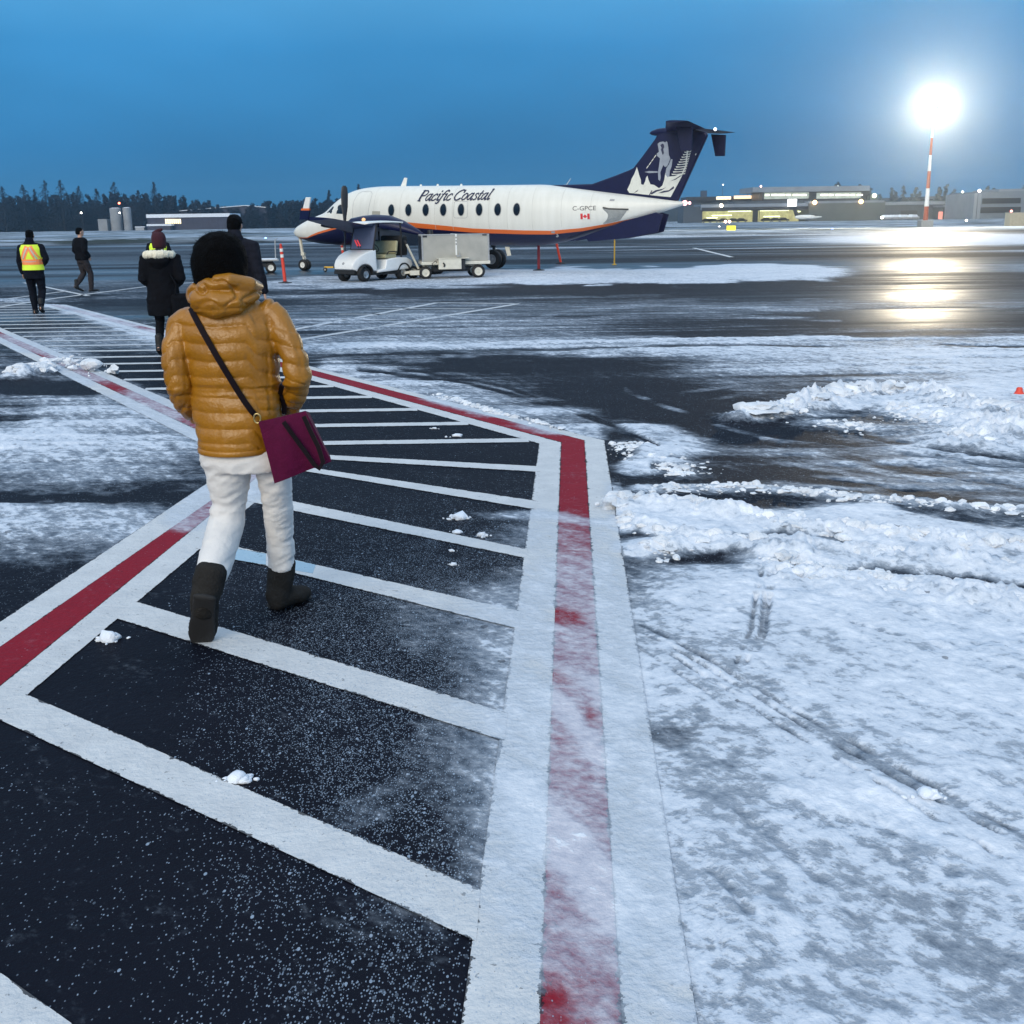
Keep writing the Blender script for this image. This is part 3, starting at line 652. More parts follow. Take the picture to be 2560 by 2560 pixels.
# the far leg of the walkway: stripes square to the view
inR = (RB[3][1], RB[3][2]); inL = (LB[3][1], LB[3][2])
def x_at(e, y): t = (y - e[0].y) / (e[1].y - e[0].y); return e[0].x + (e[1].x - e[0].x) * t
ys = [G(1000, q).y for q in (1106, 1062, 1025, 992, 964)]
while ys[-1] < 29: ys.append(ys[-1] + (ys[2] - ys[1]) * .98)
for y in ys:
    x0 = x_at(inL, y) if y > LB[3][1].y else -2.3; x1 = x_at(inR, y); wd = .085
    if x1 > x0: hq.append(((x0, y + wd), (x1, y + wd), (x1 + .02, y - wd), (x0 + .02, y - wd)))
sheet('hatch_line', hq, P_WHITE, .0049, .12)
bq = []
for u0, u1, l1, l0 in (((585, 1372), (665, 1386), (665, 1415), (585, 1401)), ((735, 1402), (790, 1414), (782, 1436), (735, 1428))):
    bq.append((G(*u0).xy, G(*u1).xy, G(*l1).xy, G(*l0).xy))
sheet('blue_tint_patch', bq, BLUE_TINT, .0056, .12)  # pale blue tint laid over two spots of a hatch stripe
fl = []
def fline(p, q, wd):
    a, b = Vector(G(*p).xy), Vector(G(*q).xy); n = (b - a).normalized(); n = Vector((-n.y, n.x)) * wd / 2
    fl.append((a + n, b + n, b - n, a - n))
fline((640, 842), (1095, 757), .16); fline((1085, 757), (1296, 760), .16); fline((1296, 760), (700, 858), .16)
for y in (772, 786, 800): fline((1020 - (y - 757) * 6, y), (1290 - (y - 757) * 7, y), .12)
fline((132, 747), (372, 716), .16); fline((0, 750), (160, 729), .14); fline((60, 707), (220, 740), .14); fline((1735, 620), (1829, 643), .25); fline((372, 716), (560, 700), .16)
fline((0, 768), (132, 747), .16)
sheet('apron_line', fl, P_WHITE, .006, .3)

# loose ploughed snow: lumps heaped along the ridges
def chunk(mb, c, r, slab=True):
    vs, fs = ICO[2]; v = np.array(vs); o = np.random.default_rng(random.randrange(1 << 30)).uniform(0, 50, 3)
    n = vnoise(v[:, 0] * 1.7 + o[0], v[:, 1] * 1.7 + o[1], 3, v[:, 2] * 1.7 + o[2]) * .9 + vnoise(v[:, 0] * 4 + o[1], v[:, 1] * 4 + o[2], 5, v[:, 2] * 4 + o[0]) * .5
    v = v * (.45 + n)[:, None] * np.array([random.uniform(.8, 1.7), random.uniform(.7, 1.2), random.uniform(.5, .9)]) * r
    if slab and random.random() < .18: v = v * np.array([1.7, 1.3, .45])
    a = random.random() * 6.28; ca, sa = math.cos(a), math.sin(a); w_ = np.stack([v[:, 0] * ca - v[:, 1] * sa, v[:, 0] * sa + v[:, 1] * ca, v[:, 2]], -1) + np.array(c)
    mb.add(w_, fs)
def lumps(name, pts, wd, h, n, smin=.012, smax=.05):
    mb = MB(); segs = list(zip(pts[:-1], pts[1:])); ls = [math.dist(a, b) for a, b in segs]
    for _ in range(n):
        (a, b) = random.choices(segs, ls)[0]; t = random.random(); off = random.gauss(0, wd * .62)
        dx, dy = b[0] - a[0], b[1] - a[1]; L = math.hypot(dx, dy)
        x = a[0] + dx * t - dy / L * off; y = a[1] + dy * t + dx / L * off
        if in_poly(np.array([x]), np.array([y]), walk_poly)[0] and random.random() < .8: continue
        r = smin + (smax - smin) * random.random() ** 3.5
        r *= .5 + .8 * math.exp(-(off / wd) ** 2)
        z = h * math.exp(-(off / wd) ** 2) * random.uniform(.1, .75)
        chunk(mb, (x, y, z), r)
    return tag(mb.build(name, M['slush'], smooth=38, fix=False), kind='stuff')
for p, wd, h, n in RIDGES: lumps('ploughed_snow', gpts(p), wd, h, int(n * 3), .006, .020 + h * .24)
# single lumps kicked on to the walkway
LUMPS = [((272, 1600), .045, 'flat snow lump alone on dark asphalt behind the raised boot'), ((590, 1952), .04, 'thin snow lump on the edge of the nearest long white stripe'),
         ((1143, 1091), .035, 'snow lump on the dark gap beside the stripe next to the border corner'), ((1085, 1072), .022, 'small snow lump on the stripe third from the border corner'),
         ((1150, 1296), .05, 'wide flat snow patch between two stripes by the purple bag side'), ((1205, 1340), .032, 'round snow ball just above a white stripe near the red border'),
         ((1145, 1332), .026, 'small crumbled snow lump left of the round snow ball'), ((1133, 1412), .02, 'lone snow crumb on dark asphalt in the middle stripe gap'),
         ((2312, 2010), .038, 'white snow ball alone on the trampled snow at the right'), ((1130, 1378), .016, 'tiny snow crumb on a stripe right of the far boot')]
for (p, r, lb) in LUMPS:
    g = G(*p); mb = MB(); 
    zl = .03 if p[0] > 2000 else 0
    chunk(mb, (g.x, g.y, zl + r * .2), r * .7, False); chunk(mb, (g.x + r * .4, g.y, zl + r * .15), r * .5, False)
    for _ in range(9): chunk(mb, (g.x + random.gauss(0, r * 1.0), g.y + random.gauss(0, r * .5), zl + r * .06), r * random.uniform(.08, .3), False)
    tag(mb.build('snow_lump', M['snow'], smooth=180, fix=False), lb, 'snow lump', 'snow lumps on the tarmac')
g = G(2545, 1010); mb = MB(); mb.lathe((g.x, g.y, .10), (0, 0, 1), [(0, .05), (.01, .04), (.03, .03), (.05, .028), (.06, .018)], 16)
tag(mb.build('marker_cap', M['redp'], smooth=40), 'small coral red marker cap poking out of snow at the right edge', 'marker')
# ------------------------------------------------------------------ airliner (local frame: x aft along the fuselage, y away from the viewer, z up)
PO = Vector(G(763, 676)); YAW = R(-26)
PX = Vector((math.cos(YAW), math.sin(YAW), 0)); PY = Vector((-math.sin(YAW), math.cos(YAW), 0))
def LP(x, y, n=0.0):                   # photo pixel -> (s, z) on the upright plane at lateral offset n
    d = ray(x, y); t = (PO + PY * n - CO).dot(PY) / d.dot(PY); p = CO + d * t
    return (p - PO).dot(PX), p.z
plane = thing('airliner', 'white and navy twin propeller airliner with an orange stripe parked on the icy apron', 'airplane', PO, YAW)
TOP = [LP(*p) for p in ((735.4, 581), (741, 571), (748, 565), (760, 558), (787, 544), (826, 529), (844, 508), (868, 489), (886, 478), (916, 470), (955, 466), (1030, 465), (1150, 464), (1279, 462.5), (1367, 461.5), (1490, 477), (1598, 490), (1703, 503), (1712, 507))]
BOT = [LP(*p) for p in ((735.4, 583), (742, 591), (754, 597), (790, 607), (850, 613), (950, 614), (1100, 613), (1222, 613), (1300, 615), (1372, 613), (1430, 601), (1480, 585), (1560, 560), (1660, 529), (1705, 514), (1712, 511))]
WID = [(-.42, .02), (-.32, .14), (-.15, .26), (.3, .45), (1.0, .62), (1.8, .76), (2.6, .84), (3.2, .87), (10.0, .87), (11.5, .74), (13, .50), (14.5, .26), (15.6, .10), (15.9, .05)]
def itp(tab, x):
    return float(np.interp(x, [a for a, _ in tab], [b for _, b in tab]))
def smooth_tab(tab, x, h=.22):
    return sum(itp(tab, x + k * h) for k in (-1, -.5, 0, .5, 1)) / 5
S0, S1 = TOP[0][0], TOP[-1][0]
def sect(s):
    hh = .22 if 0.4 < s < S1 - .5 else .05
    zt = smooth_tab(TOP, s, hh); zb = smooth_tab(BOT, s, hh); w_ = smooth_tab(WID, s, hh); return zt, zb, w_
EXPO = 2.35
def side_y(s, z):
    zt, zb, w_ = sect(s); c = (zt + zb) / 2; h = max(1e-3, (zt - zb) / 2); t = min(.999, abs((z - c) / h))
    return -w_ * (1 - t ** EXPO) ** (1 / EXPO)
ORT = [LP(x, y, -.8) for x, y in ((754, 594), (770, 587), (790, 580), (841, 566.5), (900, 557), (960, 553), (1018, 555.5), (1090, 562), (1180, 571), (1200, 572), (1309, 576), (1374, 577))] + [LP(x, y, -.6) for x, y in ((1454, 570), (1508, 560.5))] + [LP(x, y, -.4) for x, y in ((1580, 546), (1653, 529.5), (1702, 514), (1712, 510))]
ORB = [LP(x, y, -.8) for x, y in ((754, 596), (770, 591), (790, 585), (841, 572), (900, 565), (960, 564), (1018, 566), (1045, 570), (1180, 581.5), (1200, 582.5), (1309, 586), (1374, 586.5))] + [LP(x, y, -.6) for x, y in ((1454, 578), (1508, 566.5))] + [LP(x, y, -.4) for x, y in ((1580, 551.5), (1653, 533), (1702, 516), (1712, 512))]
NS, NA = 260, 72
ss = np.concatenate([np.linspace(S0, S0 + 1.2, 40, endpoint=False), np.linspace(S0 + 1.2, S1, NS - 40)])
mb = MB(); rs = []; bandv = []; bandw = []
for s in ss:
    zt, zb, w_ = sect(s); c = (zt + zb) / 2; h = (zt - zb) / 2; r = []
    for j in range(NA):
        a = 2 * math.pi * j / NA; ca, sa = math.cos(a), math.sin(a)
        k = (abs(ca) ** EXPO + abs(sa) ** EXPO) ** (-1 / EXPO)
        r.append((s, ca * k * w_, c + sa * k * h)); bandv.append(c + sa * k * h - itp(ORT, s)); bandw.append(c + sa * k * h - itp(ORB, s))
    rs.append(r)
mb.rings(rs)
fm, fn, fb = new_mat('airliner_paint')
def livery(n, b):
    L = n.links
    a1 = n.nodes.new('ShaderNodeAttribute'); a1.attribute_name = 'above_top'; a2 = n.nodes.new('ShaderNodeAttribute'); a2.attribute_name = 'above_low'
    t1 = n.nodes.new('ShaderNodeMath'); t1.operation = 'GREATER_THAN'; t1.inputs[1].default_value = 0; L.new(a1.outputs['Fac'], t1.inputs[0])
    t2 = n.nodes.new('ShaderNodeMath'); t2.operation = 'GREATER_THAN'; t2.inputs[1].default_value = 0; L.new(a2.outputs['Fac'], t2.inputs[0])
    m1 = n.nodes.new('ShaderNodeMix'); m1.data_type = 'RGBA'; m1.inputs[6].default_value = (.006, .008, .042, 1); m1.inputs[7].default_value = (.72, .15, .03, 1); L.new(t2.outputs[0], m1.inputs[0])
    tc = n.nodes.new('ShaderNodeTexCoord'); mp = n.nodes.new('ShaderNodeMapping'); mp.inputs['Scale'].default_value = (1.5, 1, .12); L.new(tc.outputs['Object'], mp.inputs[0])
    nz = n.nodes.new('ShaderNodeTexNoise'); nz.inputs['Scale'].default_value = 4; nz.inputs['Detail'].default_value = 6; L.new(mp.outputs[0], nz.inputs['Vector'])
    wm = n.nodes.new('ShaderNodeMix'); wm.data_type = 'RGBA'; wm.inputs[6].default_value = (.66, .65, .58, 1); wm.inputs[7].default_value = (.80, .79, .73, 1); L.new(nz.outputs[0], wm.inputs[0])
    m2 = n.nodes.new('ShaderNodeMix'); m2.data_type = 'RGBA'; L.new(t1.outputs[0], m2.inputs[0]); L.new(m1.outputs[2], m2.inputs[6]); L.new(wm.outputs[2], m2.inputs[7])
    L.new(m2.outputs[2], b.inputs['Base Color']); b.inputs['Roughness'].default_value = .38
livery(fn, fb)
fme = mb.mesh('fuselage'); put_attr(fme, 'above_top', bandv); put_attr(fme, 'above_low', bandw)
_bm = bmesh.new(); _bm.from_mesh(fme); bmesh.ops.recalc_face_normals(_bm, faces=_bm.faces); _bm.to_mesh(fme); _bm.free()
fus = link('fuselage', fme, fm, plane, True)

def onside(s, z, off=.006): return (s, side_y(s, z) - off, z)
def spoly(mbx, pts, off=.006):         # convex-ish polygon laid on the near skin
    c = (sum(p[0] for p in pts) / len(pts), sum(p[1] for p in pts) / len(pts)); n = len(pts)
    vs = [onside(*c, off)] + [onside((c[0] + p[0]) / 2, (c[1] + p[1]) / 2, off) for p in pts] + [onside(*p, off) for p in pts]
    fs = [(0, 1 + i, 1 + (i + 1) % n) for i in range(n)] + [(1 + i, 1 + n + i, 1 + n + (i + 1) % n, 1 + (i + 1) % n) for i in range(n)]
    mbx.add(vs, fs)
def sline(mbx, pts, wd, off=.006, closed=False):
    if closed: pts = list(pts) + [pts[0]]
    for a, b in zip(pts[:-1], pts[1:]):
        wa = wd[0] if isinstance(wd, tuple) else wd
        d = Vector((b[0] - a[0], b[1] - a[1])); L = d.length
        if L < 1e-6: continue
        nrm = Vector((-d.y, d.x)) / L * wa / 2; k = max(1, int(L / .06)); e = d / L * wa * .3
        for i in range(k):
            p = Vector(a) + d * (i / k) - (e if i == 0 else Vector((0, 0))); q = Vector(a) + d * ((i + 1) / k) + (e if i == k - 1 else Vector((0, 0)))
            mbx.add([onside(*(p + nrm), off), onside(*(q + nrm), off), onside(*(q - nrm), off), onside(*(p - nrm), off)], [(0, 1, 2, 3)])
def ellp(c, rx, rz, n=24): return [(c[0] + rx * math.cos(2 * math.pi * i / n), c[1] + rz * math.sin(2 * math.pi * i / n)) for i in range(n)]
WM = mat('cabin_window', (.006, .007, .012), .12, var=.1); LINE2 = mat('skin_joint', (.55, .54, .49), .5); LINE = mat('panel_line', (.42, .42, .39), .5)
for px in (978.6, 1021.5, 1064.7, 1108.6, 1153, 1198.4, 1244.6, 1292):
    c = LP(px, 525.5 - (px - 978) * .0064, -.85); m = MB(); spoly(m, ellp(c, .125, .205), .008); wn = m.build('cabin_window', WM, plane, fix=False)
    m = MB(); sline(m, ellp(c, .135, .215), .022, .009, True); m.build('window_frame', LINE, wn, fix=False)
# cockpit glass
m = MB(); spoly(m, [LP(*p, -.55) for p in ((849.5, 534), (851, 515), (856, 511.5), (866, 513), (874, 519), (872, 535))], .008); m.build('cockpit_window', WM, plane, fix=False)
m = MB(); spoly(m, [LP(*p, -.38) for p in ((826, 532), (840, 516), (845, 517), (842, 534))], .008); m.build('cockpit_window', WM, plane, fix=False)
m = MB(); sline(m, [LP(*p, -.55) for p in ((847.5, 536), (848, 513), (856, 509.5))], .03, .01); m.build('windshield_post', M['white'], plane, fix=False)
# doors, hatches, panels
def rrect(x0, y0, x1, y1, r, n=-.85): 
    p = []
    for cx, cy, a0 in ((x1 - r, y1 - r, 0), (x0 + r, y1 - r, 90), (x0 + r, y0 + r, 180), (x1 - r, y0 + r, 270)):
        for k in range(5):
            a = R(a0 + k * 22.5); p.append(LP(cx + r * math.cos(a), cy + r * math.sin(a), n))
    return p
m = MB(); sline(m, rrect(1135, 503, 1169, 545, 5), .022, .007, True); m.build('escape_hatch_outline', mat('hatch_seal', (.50, .50, .47), .5), plane, fix=False)
m = MB(); sline(m, [LP(*p, -.8) for p in ((884, 545), (883, 505), (888, 484), (896, 478), (918, 478), (925, 484), (926, 500), (922, 545))], .02, .007); m.build('cabin_door_outline', mat('door_seal', (.5, .5, .47), .5), plane, fix=False)
m = MB(); spoly(m, [LP(*p, -.85) for p in ((931, 528), (951, 528), (951, 539), (931, 539))], .007); m.build('baggage_panel', mat('brushed_patch', (.38, .36, .30), .45), plane, fix=False)
m = MB(); spoly(m, [LP(*p, -.6) for p in ((1507, 518.5), (1535, 522), (1566, 523), (1557, 535), (1544, 551), (1504, 560.5))], .02); vp = m.build('grey_patch', mat('patch_grey', (.28, .29, .28), .4), plane, fix=False)  # grey quad laid on the rear skin, dark strip along its top edge
m = MB(); sline(m, [LP(*p, -.6) for p in ((1507, 519), (1520, 522), (1566, 523.5))], .05, .024); m.build('patch_rim', M['dark'], vp, fix=False)
m = MB(); spoly(m, [LP(*p, -.5) for p in ((1524, 497.5), (1534.5, 498), (1534.5, 502.5), (1523, 502.5))], .008); m.build('air_vent', mat('vent_grey', (.30, .30, .30), .5), plane, fix=False)
m = MB(); spoly(m, [LP(*p, -.83) for p in ((1374, 578.5), (1383, 578.5), (1383, 583), (1374, 583))], .012); sline(m, [LP(*p, -.7) for p in ((1391, 586), (1392, 590), (1388, 592))], .05, .03); m.build('drain_mast', M['grey'], plane, fix=False)

# lettering, drawn with a slanted broad-nib serif hand
GL = {  # strokes in a unit-height letter box: list of (points, width or (w0,w1)); second item is the advance
    'P': ([([(.12, 0), (.12, 1)], .12), ([(.0, 0), (.26, 0)], .05), ([(.0, 1), (.34, 1)], .05), ([(.14, .97), (.42, .97), (.55, .85), (.55, .66), (.42, .50), (.14, .48)], .07)], .62),
    'a': ([([(.40, .62), (.22, .64), (.06, .42), (.04, .16), (.12, .02), (.24, .06), (.40, .40)], .065), ([(.43, .66), (.38, .12), (.44, 0), (.54, .08)], .085)], .54),
    'c': ([([(.40, .50), (.34, .63), (.22, .62), (.06, .42), (.05, .16), (.14, .01), (.28, .02), (.42, .16)], .07)], .45),
    'i': ([([(.04, .58), (.15, .64), (.10, .12), (.15, 0), (.26, .08)], .08), ([(.15, .86), (.15, .94)], .09)], .28),
    'f': ([([(-.18, -.24), (-.06, -.28), (.06, -.16), (.16, .5), (.24, .88), (.36, 1.0), (.48, .92)], .08), ([(.02, .62), (.38, .62)], .05)], .34),
    'C': ([([(.66, .74), (.60, .94), (.42, 1.0), (.20, .86), (.06, .58), (.05, .28), (.18, .04), (.40, 0), (.62, .18)], .085), ([(.67, .70), (.67, .98)], .05)], .70),
    'o': ([([(.22, .64), (.07, .44), (.05, .16), (.16, .0), (.33, .10), (.44, .34), (.42, .56), (.30, .65), (.22, .64)], .07)], .50),
    's': ([([(.36, .52), (.28, .64), (.14, .60), (.12, .46), (.32, .26), (.30, .08), (.16, 0), (.02, .10)], .07)], .40),
    't': ([([(.18, .86), (.10, .14), (.16, 0), (.30, .10)], .08), ([(.02, .62), (.34, .62)], .05)], .33),
    'l': ([([(.06, 1.0), (.16, 1.0), (.10, .14), (.16, 0), (.28, .10)], .085)], .28),
}
def write(txt, x0, y0, x1, y1, hpx, parent, name, m_, n=-.8, shear=.30, xs=1.0):
    adv = sum(GL[c][1] if c != ' ' else .22 for c in txt); k = (x1 - x0 - shear * hpx) / adv; mbx = MB(); px = x0
    for c in txt:
        if c == ' ': px += .22 * k; continue
        for pts, wd in GL[c][0]:
            q = []
            for a, b in pts:
                X = px + a * k + b * shear * hpx; t = (X - x0) / (x1 - x0); Y = y0 + (y1 - y0) * t - b * hpx; q.append(LP(X, Y, n))
            sline(mbx, q, wd * k * .0205, .022)
        px += GL[c][1] * k
    return mbx.build(name, m_, parent, fix=False)
INK = mat('lettering_ink', (.012, .014, .05), .5)
write('Pacific Coastal', 1044, 502, 1230, 498.5, 26, plane, 'airline_lettering', INK)
def text_mesh(txt, size):
    cu = bpy.data.curves.new('t', 'FONT'); cu.body = txt; cu.size = size; cu.resolution_u = 3
    o = bpy.data.objects.new('t', cu); col.objects.link(o); dg = bpy.context.evaluated_depsgraph_get(); dg.update()
    me = bpy.data.meshes.new_from_object(o.evaluated_get(dg)); bpy.data.objects.remove(o)
    v = [tuple(x.co) for x in me.vertices]; f = [tuple(p.vertices) for p in me.polygons]; return v, f
def side_text(txt, p0, p1, hpx, n, m_, name):
    v, f = text_mesh(txt, 1.0); x0 = min(p[0] for p in v); x1 = max(p[0] for p in v); y0 = min(p[1] for p in v); y1 = max(p[1] for p in v); vs = []
    for p in v:
        t = (p[0] - x0) / (x1 - x0); h = (p[1] - y0) / (y1 - y0)
        vs.append(onside(*LP(p0[0] + (p1[0] - p0[0]) * t, p0[1] + (p1[1] - p0[1]) * t - h * hpx, n), .008))
    return MB().add(vs, f).build(name, m_, plane, fix=False)
side_text('C-GPCE', (1433, 526.5), (1488, 525.5), 11, -.66, mat('registration_ink', (.05, .05, .055), .5), 'registration_lettering')
# maple leaf flag
FR = mat('flag_red', (.62, .02, .03), .5)
m = MB()
for a, b in ((1451, 1456.5), (1467, 1472.5)): spoly(m, [LP(a, 534, -.68), LP(b, 534, -.68), LP(b, 548, -.68), LP(a, 548, -.68)], .009)
cx, cy = 1461.8, 541
leaf = [(0, -6), (1.2, -3.4), (2.6, -4), (2.2, -1), (4.6, -2.2), (4.0, .4), (5, 1.2), (2.2, 2.8), (2.4, 3.8), (.4, 3.4), (.4, 6), (-.4, 6), (-.4, 3.4), (-2.4, 3.8), (-2.2, 2.8), (-5, 1.2), (-4.0, .4), (-4.6, -2.2), (-2.2, -1), (-2.6, -4), (-1.2, -3.4)]
spoly(m, [LP(cx + a, cy + b, -.68) for a, b in leaf], .009)
fr = m.build('flag_marking', FR, plane, fix=False)
m = MB(); spoly(m, [LP(a, b, -.68) for a, b in ((1456.5, 534), (1467, 534), (1467, 548), (1456.5, 548))], .0075); m.build('flag_field', M['white'], fr, fix=False)

for px in (935, 1000, 1087, 1131, 1222, 1268, 1330, 1400, 1470):
    m = MB(); s_ = LP(px, 520, -.85)[0]; zt, zb_f, _w = sect(s_); c_ = (zt + zb_f) / 2; h_ = (zt - zb_f) / 2
    sline(m, [(s_, c_ + h_ * math.sin(R(a))) for a in range(76, -30, -8)], .012, .006); m.build('skin_joint', LINE2, plane, fix=False)
# fin and dorsal fillet
def slab(name, pts, n, th, m_, parent=plane, bev=.02):
    return MB().prism([LP(*p, n) for p in pts], (0, n + th / 2, 0), (1, 0, 0), (0, 0, 1), -th if False else th, 0).build(name, m_, parent, bevel=bev)
FT = .20
fin_px = [(1376, 463), (1482, 460), (1540, 439), (1573, 426), (1585, 420), (1606, 393), (1639, 348), (1644, 338), (1656, 327), (1735, 322), (1766, 330), (1770, 338), (1694, 505), (1640, 500), (1560, 490), (1480, 482)]
def finp(px): return [LP(*p, 0) for p in px]
fp = finp(fin_px); MB().prism(fp, (0, FT / 2, 0), (1, 0, 0), (0, 0, 1), FT).build('tail_fin', M['navy'], plane, bevel=.05, seg=3)
YF = -FT / 2
def art(name, px, m_, th=.006, off=.001, parent=plane):
    return MB().prism([LP(*p, YF) for p in px], (0, YF - off, 0), (1, 0, 0), (0, 0, 1), th).build(name, m_, parent)
def z8(l): return [(1540 + a / 6.0375, 290 + b / 6.0375) for a, b in l]
CR_ = mat('tail_art_cream', (.70, .70, .62), .45, var=.05); GR_ = mat('tail_art_grey', (.30, .33, .38), .45, var=.1); NV_ = mat('tail_art_navy', (.014, .018, .06), .4)
art('tail_art_ground', z8([(170, 1110), (215, 1020), (235, 950), (275, 880), (295, 830), (315, 770), (335, 830), (350, 890), (375, 960), (380, 1030), (415, 1040), (440, 990), (455, 930), (475, 900), (490, 960), (520, 1030), (575, 1040), (650, 1090), (700, 1050), (730, 960), (745, 860), (785, 870), (800, 915), (890, 905), (950, 880), (1010, 870), (985, 930), (825, 1225), (520, 1195), (200, 1160)]), CR_)
m = MB()
def artp(px, th=.006, off=.001): m.prism([LP(*p, YF) for p in z8(px)], (0, YF - off, 0), (1, 0, 0), (0, 0, 1), th)
artp([(1083, 445), (1092, 520), (1078, 640), (1062, 760), (1010, 880), (990, 880), (1044, 750), (1062, 620), (1068, 520)])
for k in range(10):
    y = 530 + k * 37; cx_ = 1084 - k * 8.5; rl = 45 + k * 13; rr = 50 - k * 1.5
    artp([(cx_, y), (cx_, y + 17), (cx_ - rl, y + 27), (cx_ - rl - 8, y + 8), (cx_ - rl * .5, y + 12)]); artp([(cx_, y), (cx_ + rr * .6, y + 6), (cx_ + rr, y - 12), (cx_ + rr, y + 8), (cx_ + rr * .6, y + 18), (cx_, y + 15)])
m.build('tail_art_tree', CR_, plane)
art('tail_art_hiker', z8([(630, 420), (660, 395), (710, 385), (745, 400), (760, 380), (775, 395), (790, 470), (800, 590), (820, 640), (800, 700), (770, 760), (740, 770), (715, 740), (690, 800), (670, 850), (675, 930), (665, 980), (640, 960), (635, 850), (650, 760), (665, 640), (620, 600), (615, 570), (650, 540)]), GR_, .009)
art('tail_art_hiker', z8([(830, 650), (855, 655), (840, 760), (815, 830), (805, 910), (780, 925), (745, 880), (760, 790), (800, 730)]), GR_, .009)
art('tail_art_shade', z8([(670, 440), (700, 415), (725, 430), (730, 470), (715, 500), (725, 560), (705, 590), (690, 540), (680, 510), (690, 480)]), NV_, .013)
for l in ([(520, 1165), (600, 1120), (700, 1100), (760, 1075), (690, 1120), (620, 1140), (540, 1185)], [(640, 1165), (720, 1130), (800, 1120), (870, 1060), (880, 1090), (800, 1140), (700, 1160)], [(820, 985), (900, 945), (970, 900), (1000, 895), (900, 960)], [(265, 1165), (340, 1110), (320, 1140)], [(500, 1190), (540, 1120), (550, 1125), (515, 1195)]):
    art('tail_art_shade', z8(l), NV_, .013)
def dash(a, b, w0, n, name='tail_art_stick'):
    a = Vector(z8([a])[0]); b = Vector(z8([b])[0]); d = (b - a); nn = Vector((-d.y, d.x)).normalized() * w0
    for i in range(n):
        p = a + d * (i / n); q = a + d * ((i + .82) / n); art(name, [tuple(p + nn), tuple(q + nn), tuple(q - nn), tuple(p - nn)], CR_, .008)
dash((605, 590), (455, 800), .9, 4)
art('tail_art_stick', z8([(430, 845), (500, 830), (630, 835), (630, 855), (500, 862)]), GR_, .008)
m = MB(); m.prism([LP(*p, YF) for p in z8([(1195, 590), (1205, 565), (1215, 568), (1203, 594)])], (0, YF - .001, 0), (1, 0, 0), (0, 0, 1), .006).build('position_light', M['white'], plane)
# bullet fairing and tailplane
def aero(pts_root, pts_tip):           # (LE s, TE s, y, z, thickness)
    rs_ = []
    for le, te, y, z, th in (pts_root, pts_tip):
        c = te - le; r = []
        for k in range(11): t = k / 10; x = (1 - math.cos(t * math.pi)) / 2; r.append((le + c * x, y, z + th * 2.2 * (math.sqrt(x) * .6 - .6 * x + .02 * (1 - x)) * 1.3))
        for k in range(9, 0, -1): t = k / 10; x = (1 - math.cos(t * math.pi)) / 2; r.append((le + c * x, y, z - th * 1.4 * (math.sqrt(x) * .6 - .6 * x + .02 * (1 - x)) * 1.3))
        rs_.append(r)
    return rs_
sb0, zb0 = LP(1624, 333, 0); sb1, zb1 = LP(1740, 322, 0); zst = LP(1700, 323, 0)[1]
MB().lathe((sb0, 0, zb0), (sb1 - sb0, 0, zb1 - zb0), [(0, .015), (.08, .07), (.3, .12), (.8, .13), (1.4, .10), (sb1 - sb0, .02)], 20).build('bullet_fairing', M['navy'], plane, smooth=60)
sroot = LP(1668, 318, 0)[0]; ste = LP(1768, 325, 0)[0]
for sg in (-1, 1):
    rs_ = aero((sroot, ste - .05, sg * .08, zst - .02, .14), (sroot + .85, ste + .2, sg * 2.75, zst + .02, .08)); MB().rings(rs_).build('tailplane', M['navy'], plane, smooth=35)
    px = [LP(*p, 1.9) for p in z8([(1435, 275), (1662, 285), (1645, 605), (1498, 608)])]
    MB().prism(px, (0, sg * 1.9 + .03, 0), (1, 0, 0), (0, 0, 1), .06).build('taillet', M['navy'], plane, bevel=.015)
MB().box((LP(1683, 304)[0], 0, zst + .08), (.5, .10, .14)).build('beacon_housing', M['navy'], plane, bevel=.03)
m = MB(); t0 = LP(1788, 323, .1); m.ico((t0[0], .1, t0[1]), .05, 2); m.build('tail_light', emat('white_position_lamp', (.9, .95, 1), 2.5), plane, smooth=True)
# ventral strakes
for sg in (-1, 1):
    px = [LP(*p, -.3) for p in ((1417, 604), (1462, 590), (1560, 553), (1640, 531), (1658, 536), (1645, 580), (1628, 584), (1560, 596), (1472, 604), (1466, 597))]
    MB().prism(px, (0, sg * .30 + .03, 0), (1, 0, 0), (0, 0, 1), .06).build('ventral_strake', M['navy'], plane, bevel=.015)
# wings
zr = 1.05; zt_ = LP(766, 548, -8.7)[1]; sle = LP(762, 548, -8.7)[0]
for sg in (-1, 1):
    rs_ = []
    for y, le, te, z, th in ((.3, 4.7, 7.3, zr, .34), (2.6, 4.95, 7.25, zr + (zt_ - zr) * .22, .30), (8.7, sle, sle + 1.05, zt_, .13)):
        rs_ += [aero((le, te, sg * y, z, th), (le, te, sg * y, z, th))[0]]
    MB().rings(rs_).build('wing', M['navy'], plane, smooth=35)
    w0 = [LP(*p, -8.7) for p in ((753, 541), (770, 542), (777.5, 493.5), (765, 493))]
    wl = MB().prism(w0, (0, sg * 8.7 + .03, 0), (1, 0, 0), (0, 0, 1), .06).build('winglet', M['white'], plane, bevel=.015)
    w1 = [LP(*p, -8.7) for p in ((753.5, 526), (774.4, 526), (775, 521), (755.5, 521))]
    MB().prism(w1, (0, sg * 8.7 + .034, 0), (1, 0, 0), (0, 0, 1), .068).build('winglet_band', M['orange'], wl)
    w2 = [LP(*p, -8.7) for p in ((750, 549), (772, 549), (774.6, 526), (753.3, 526))]
    MB().prism(w2, (0, sg * 8.7 + .036, 0), (1, 0, 0), (0, 0, 1), .072).build('winglet_root', M['navy'], wl)
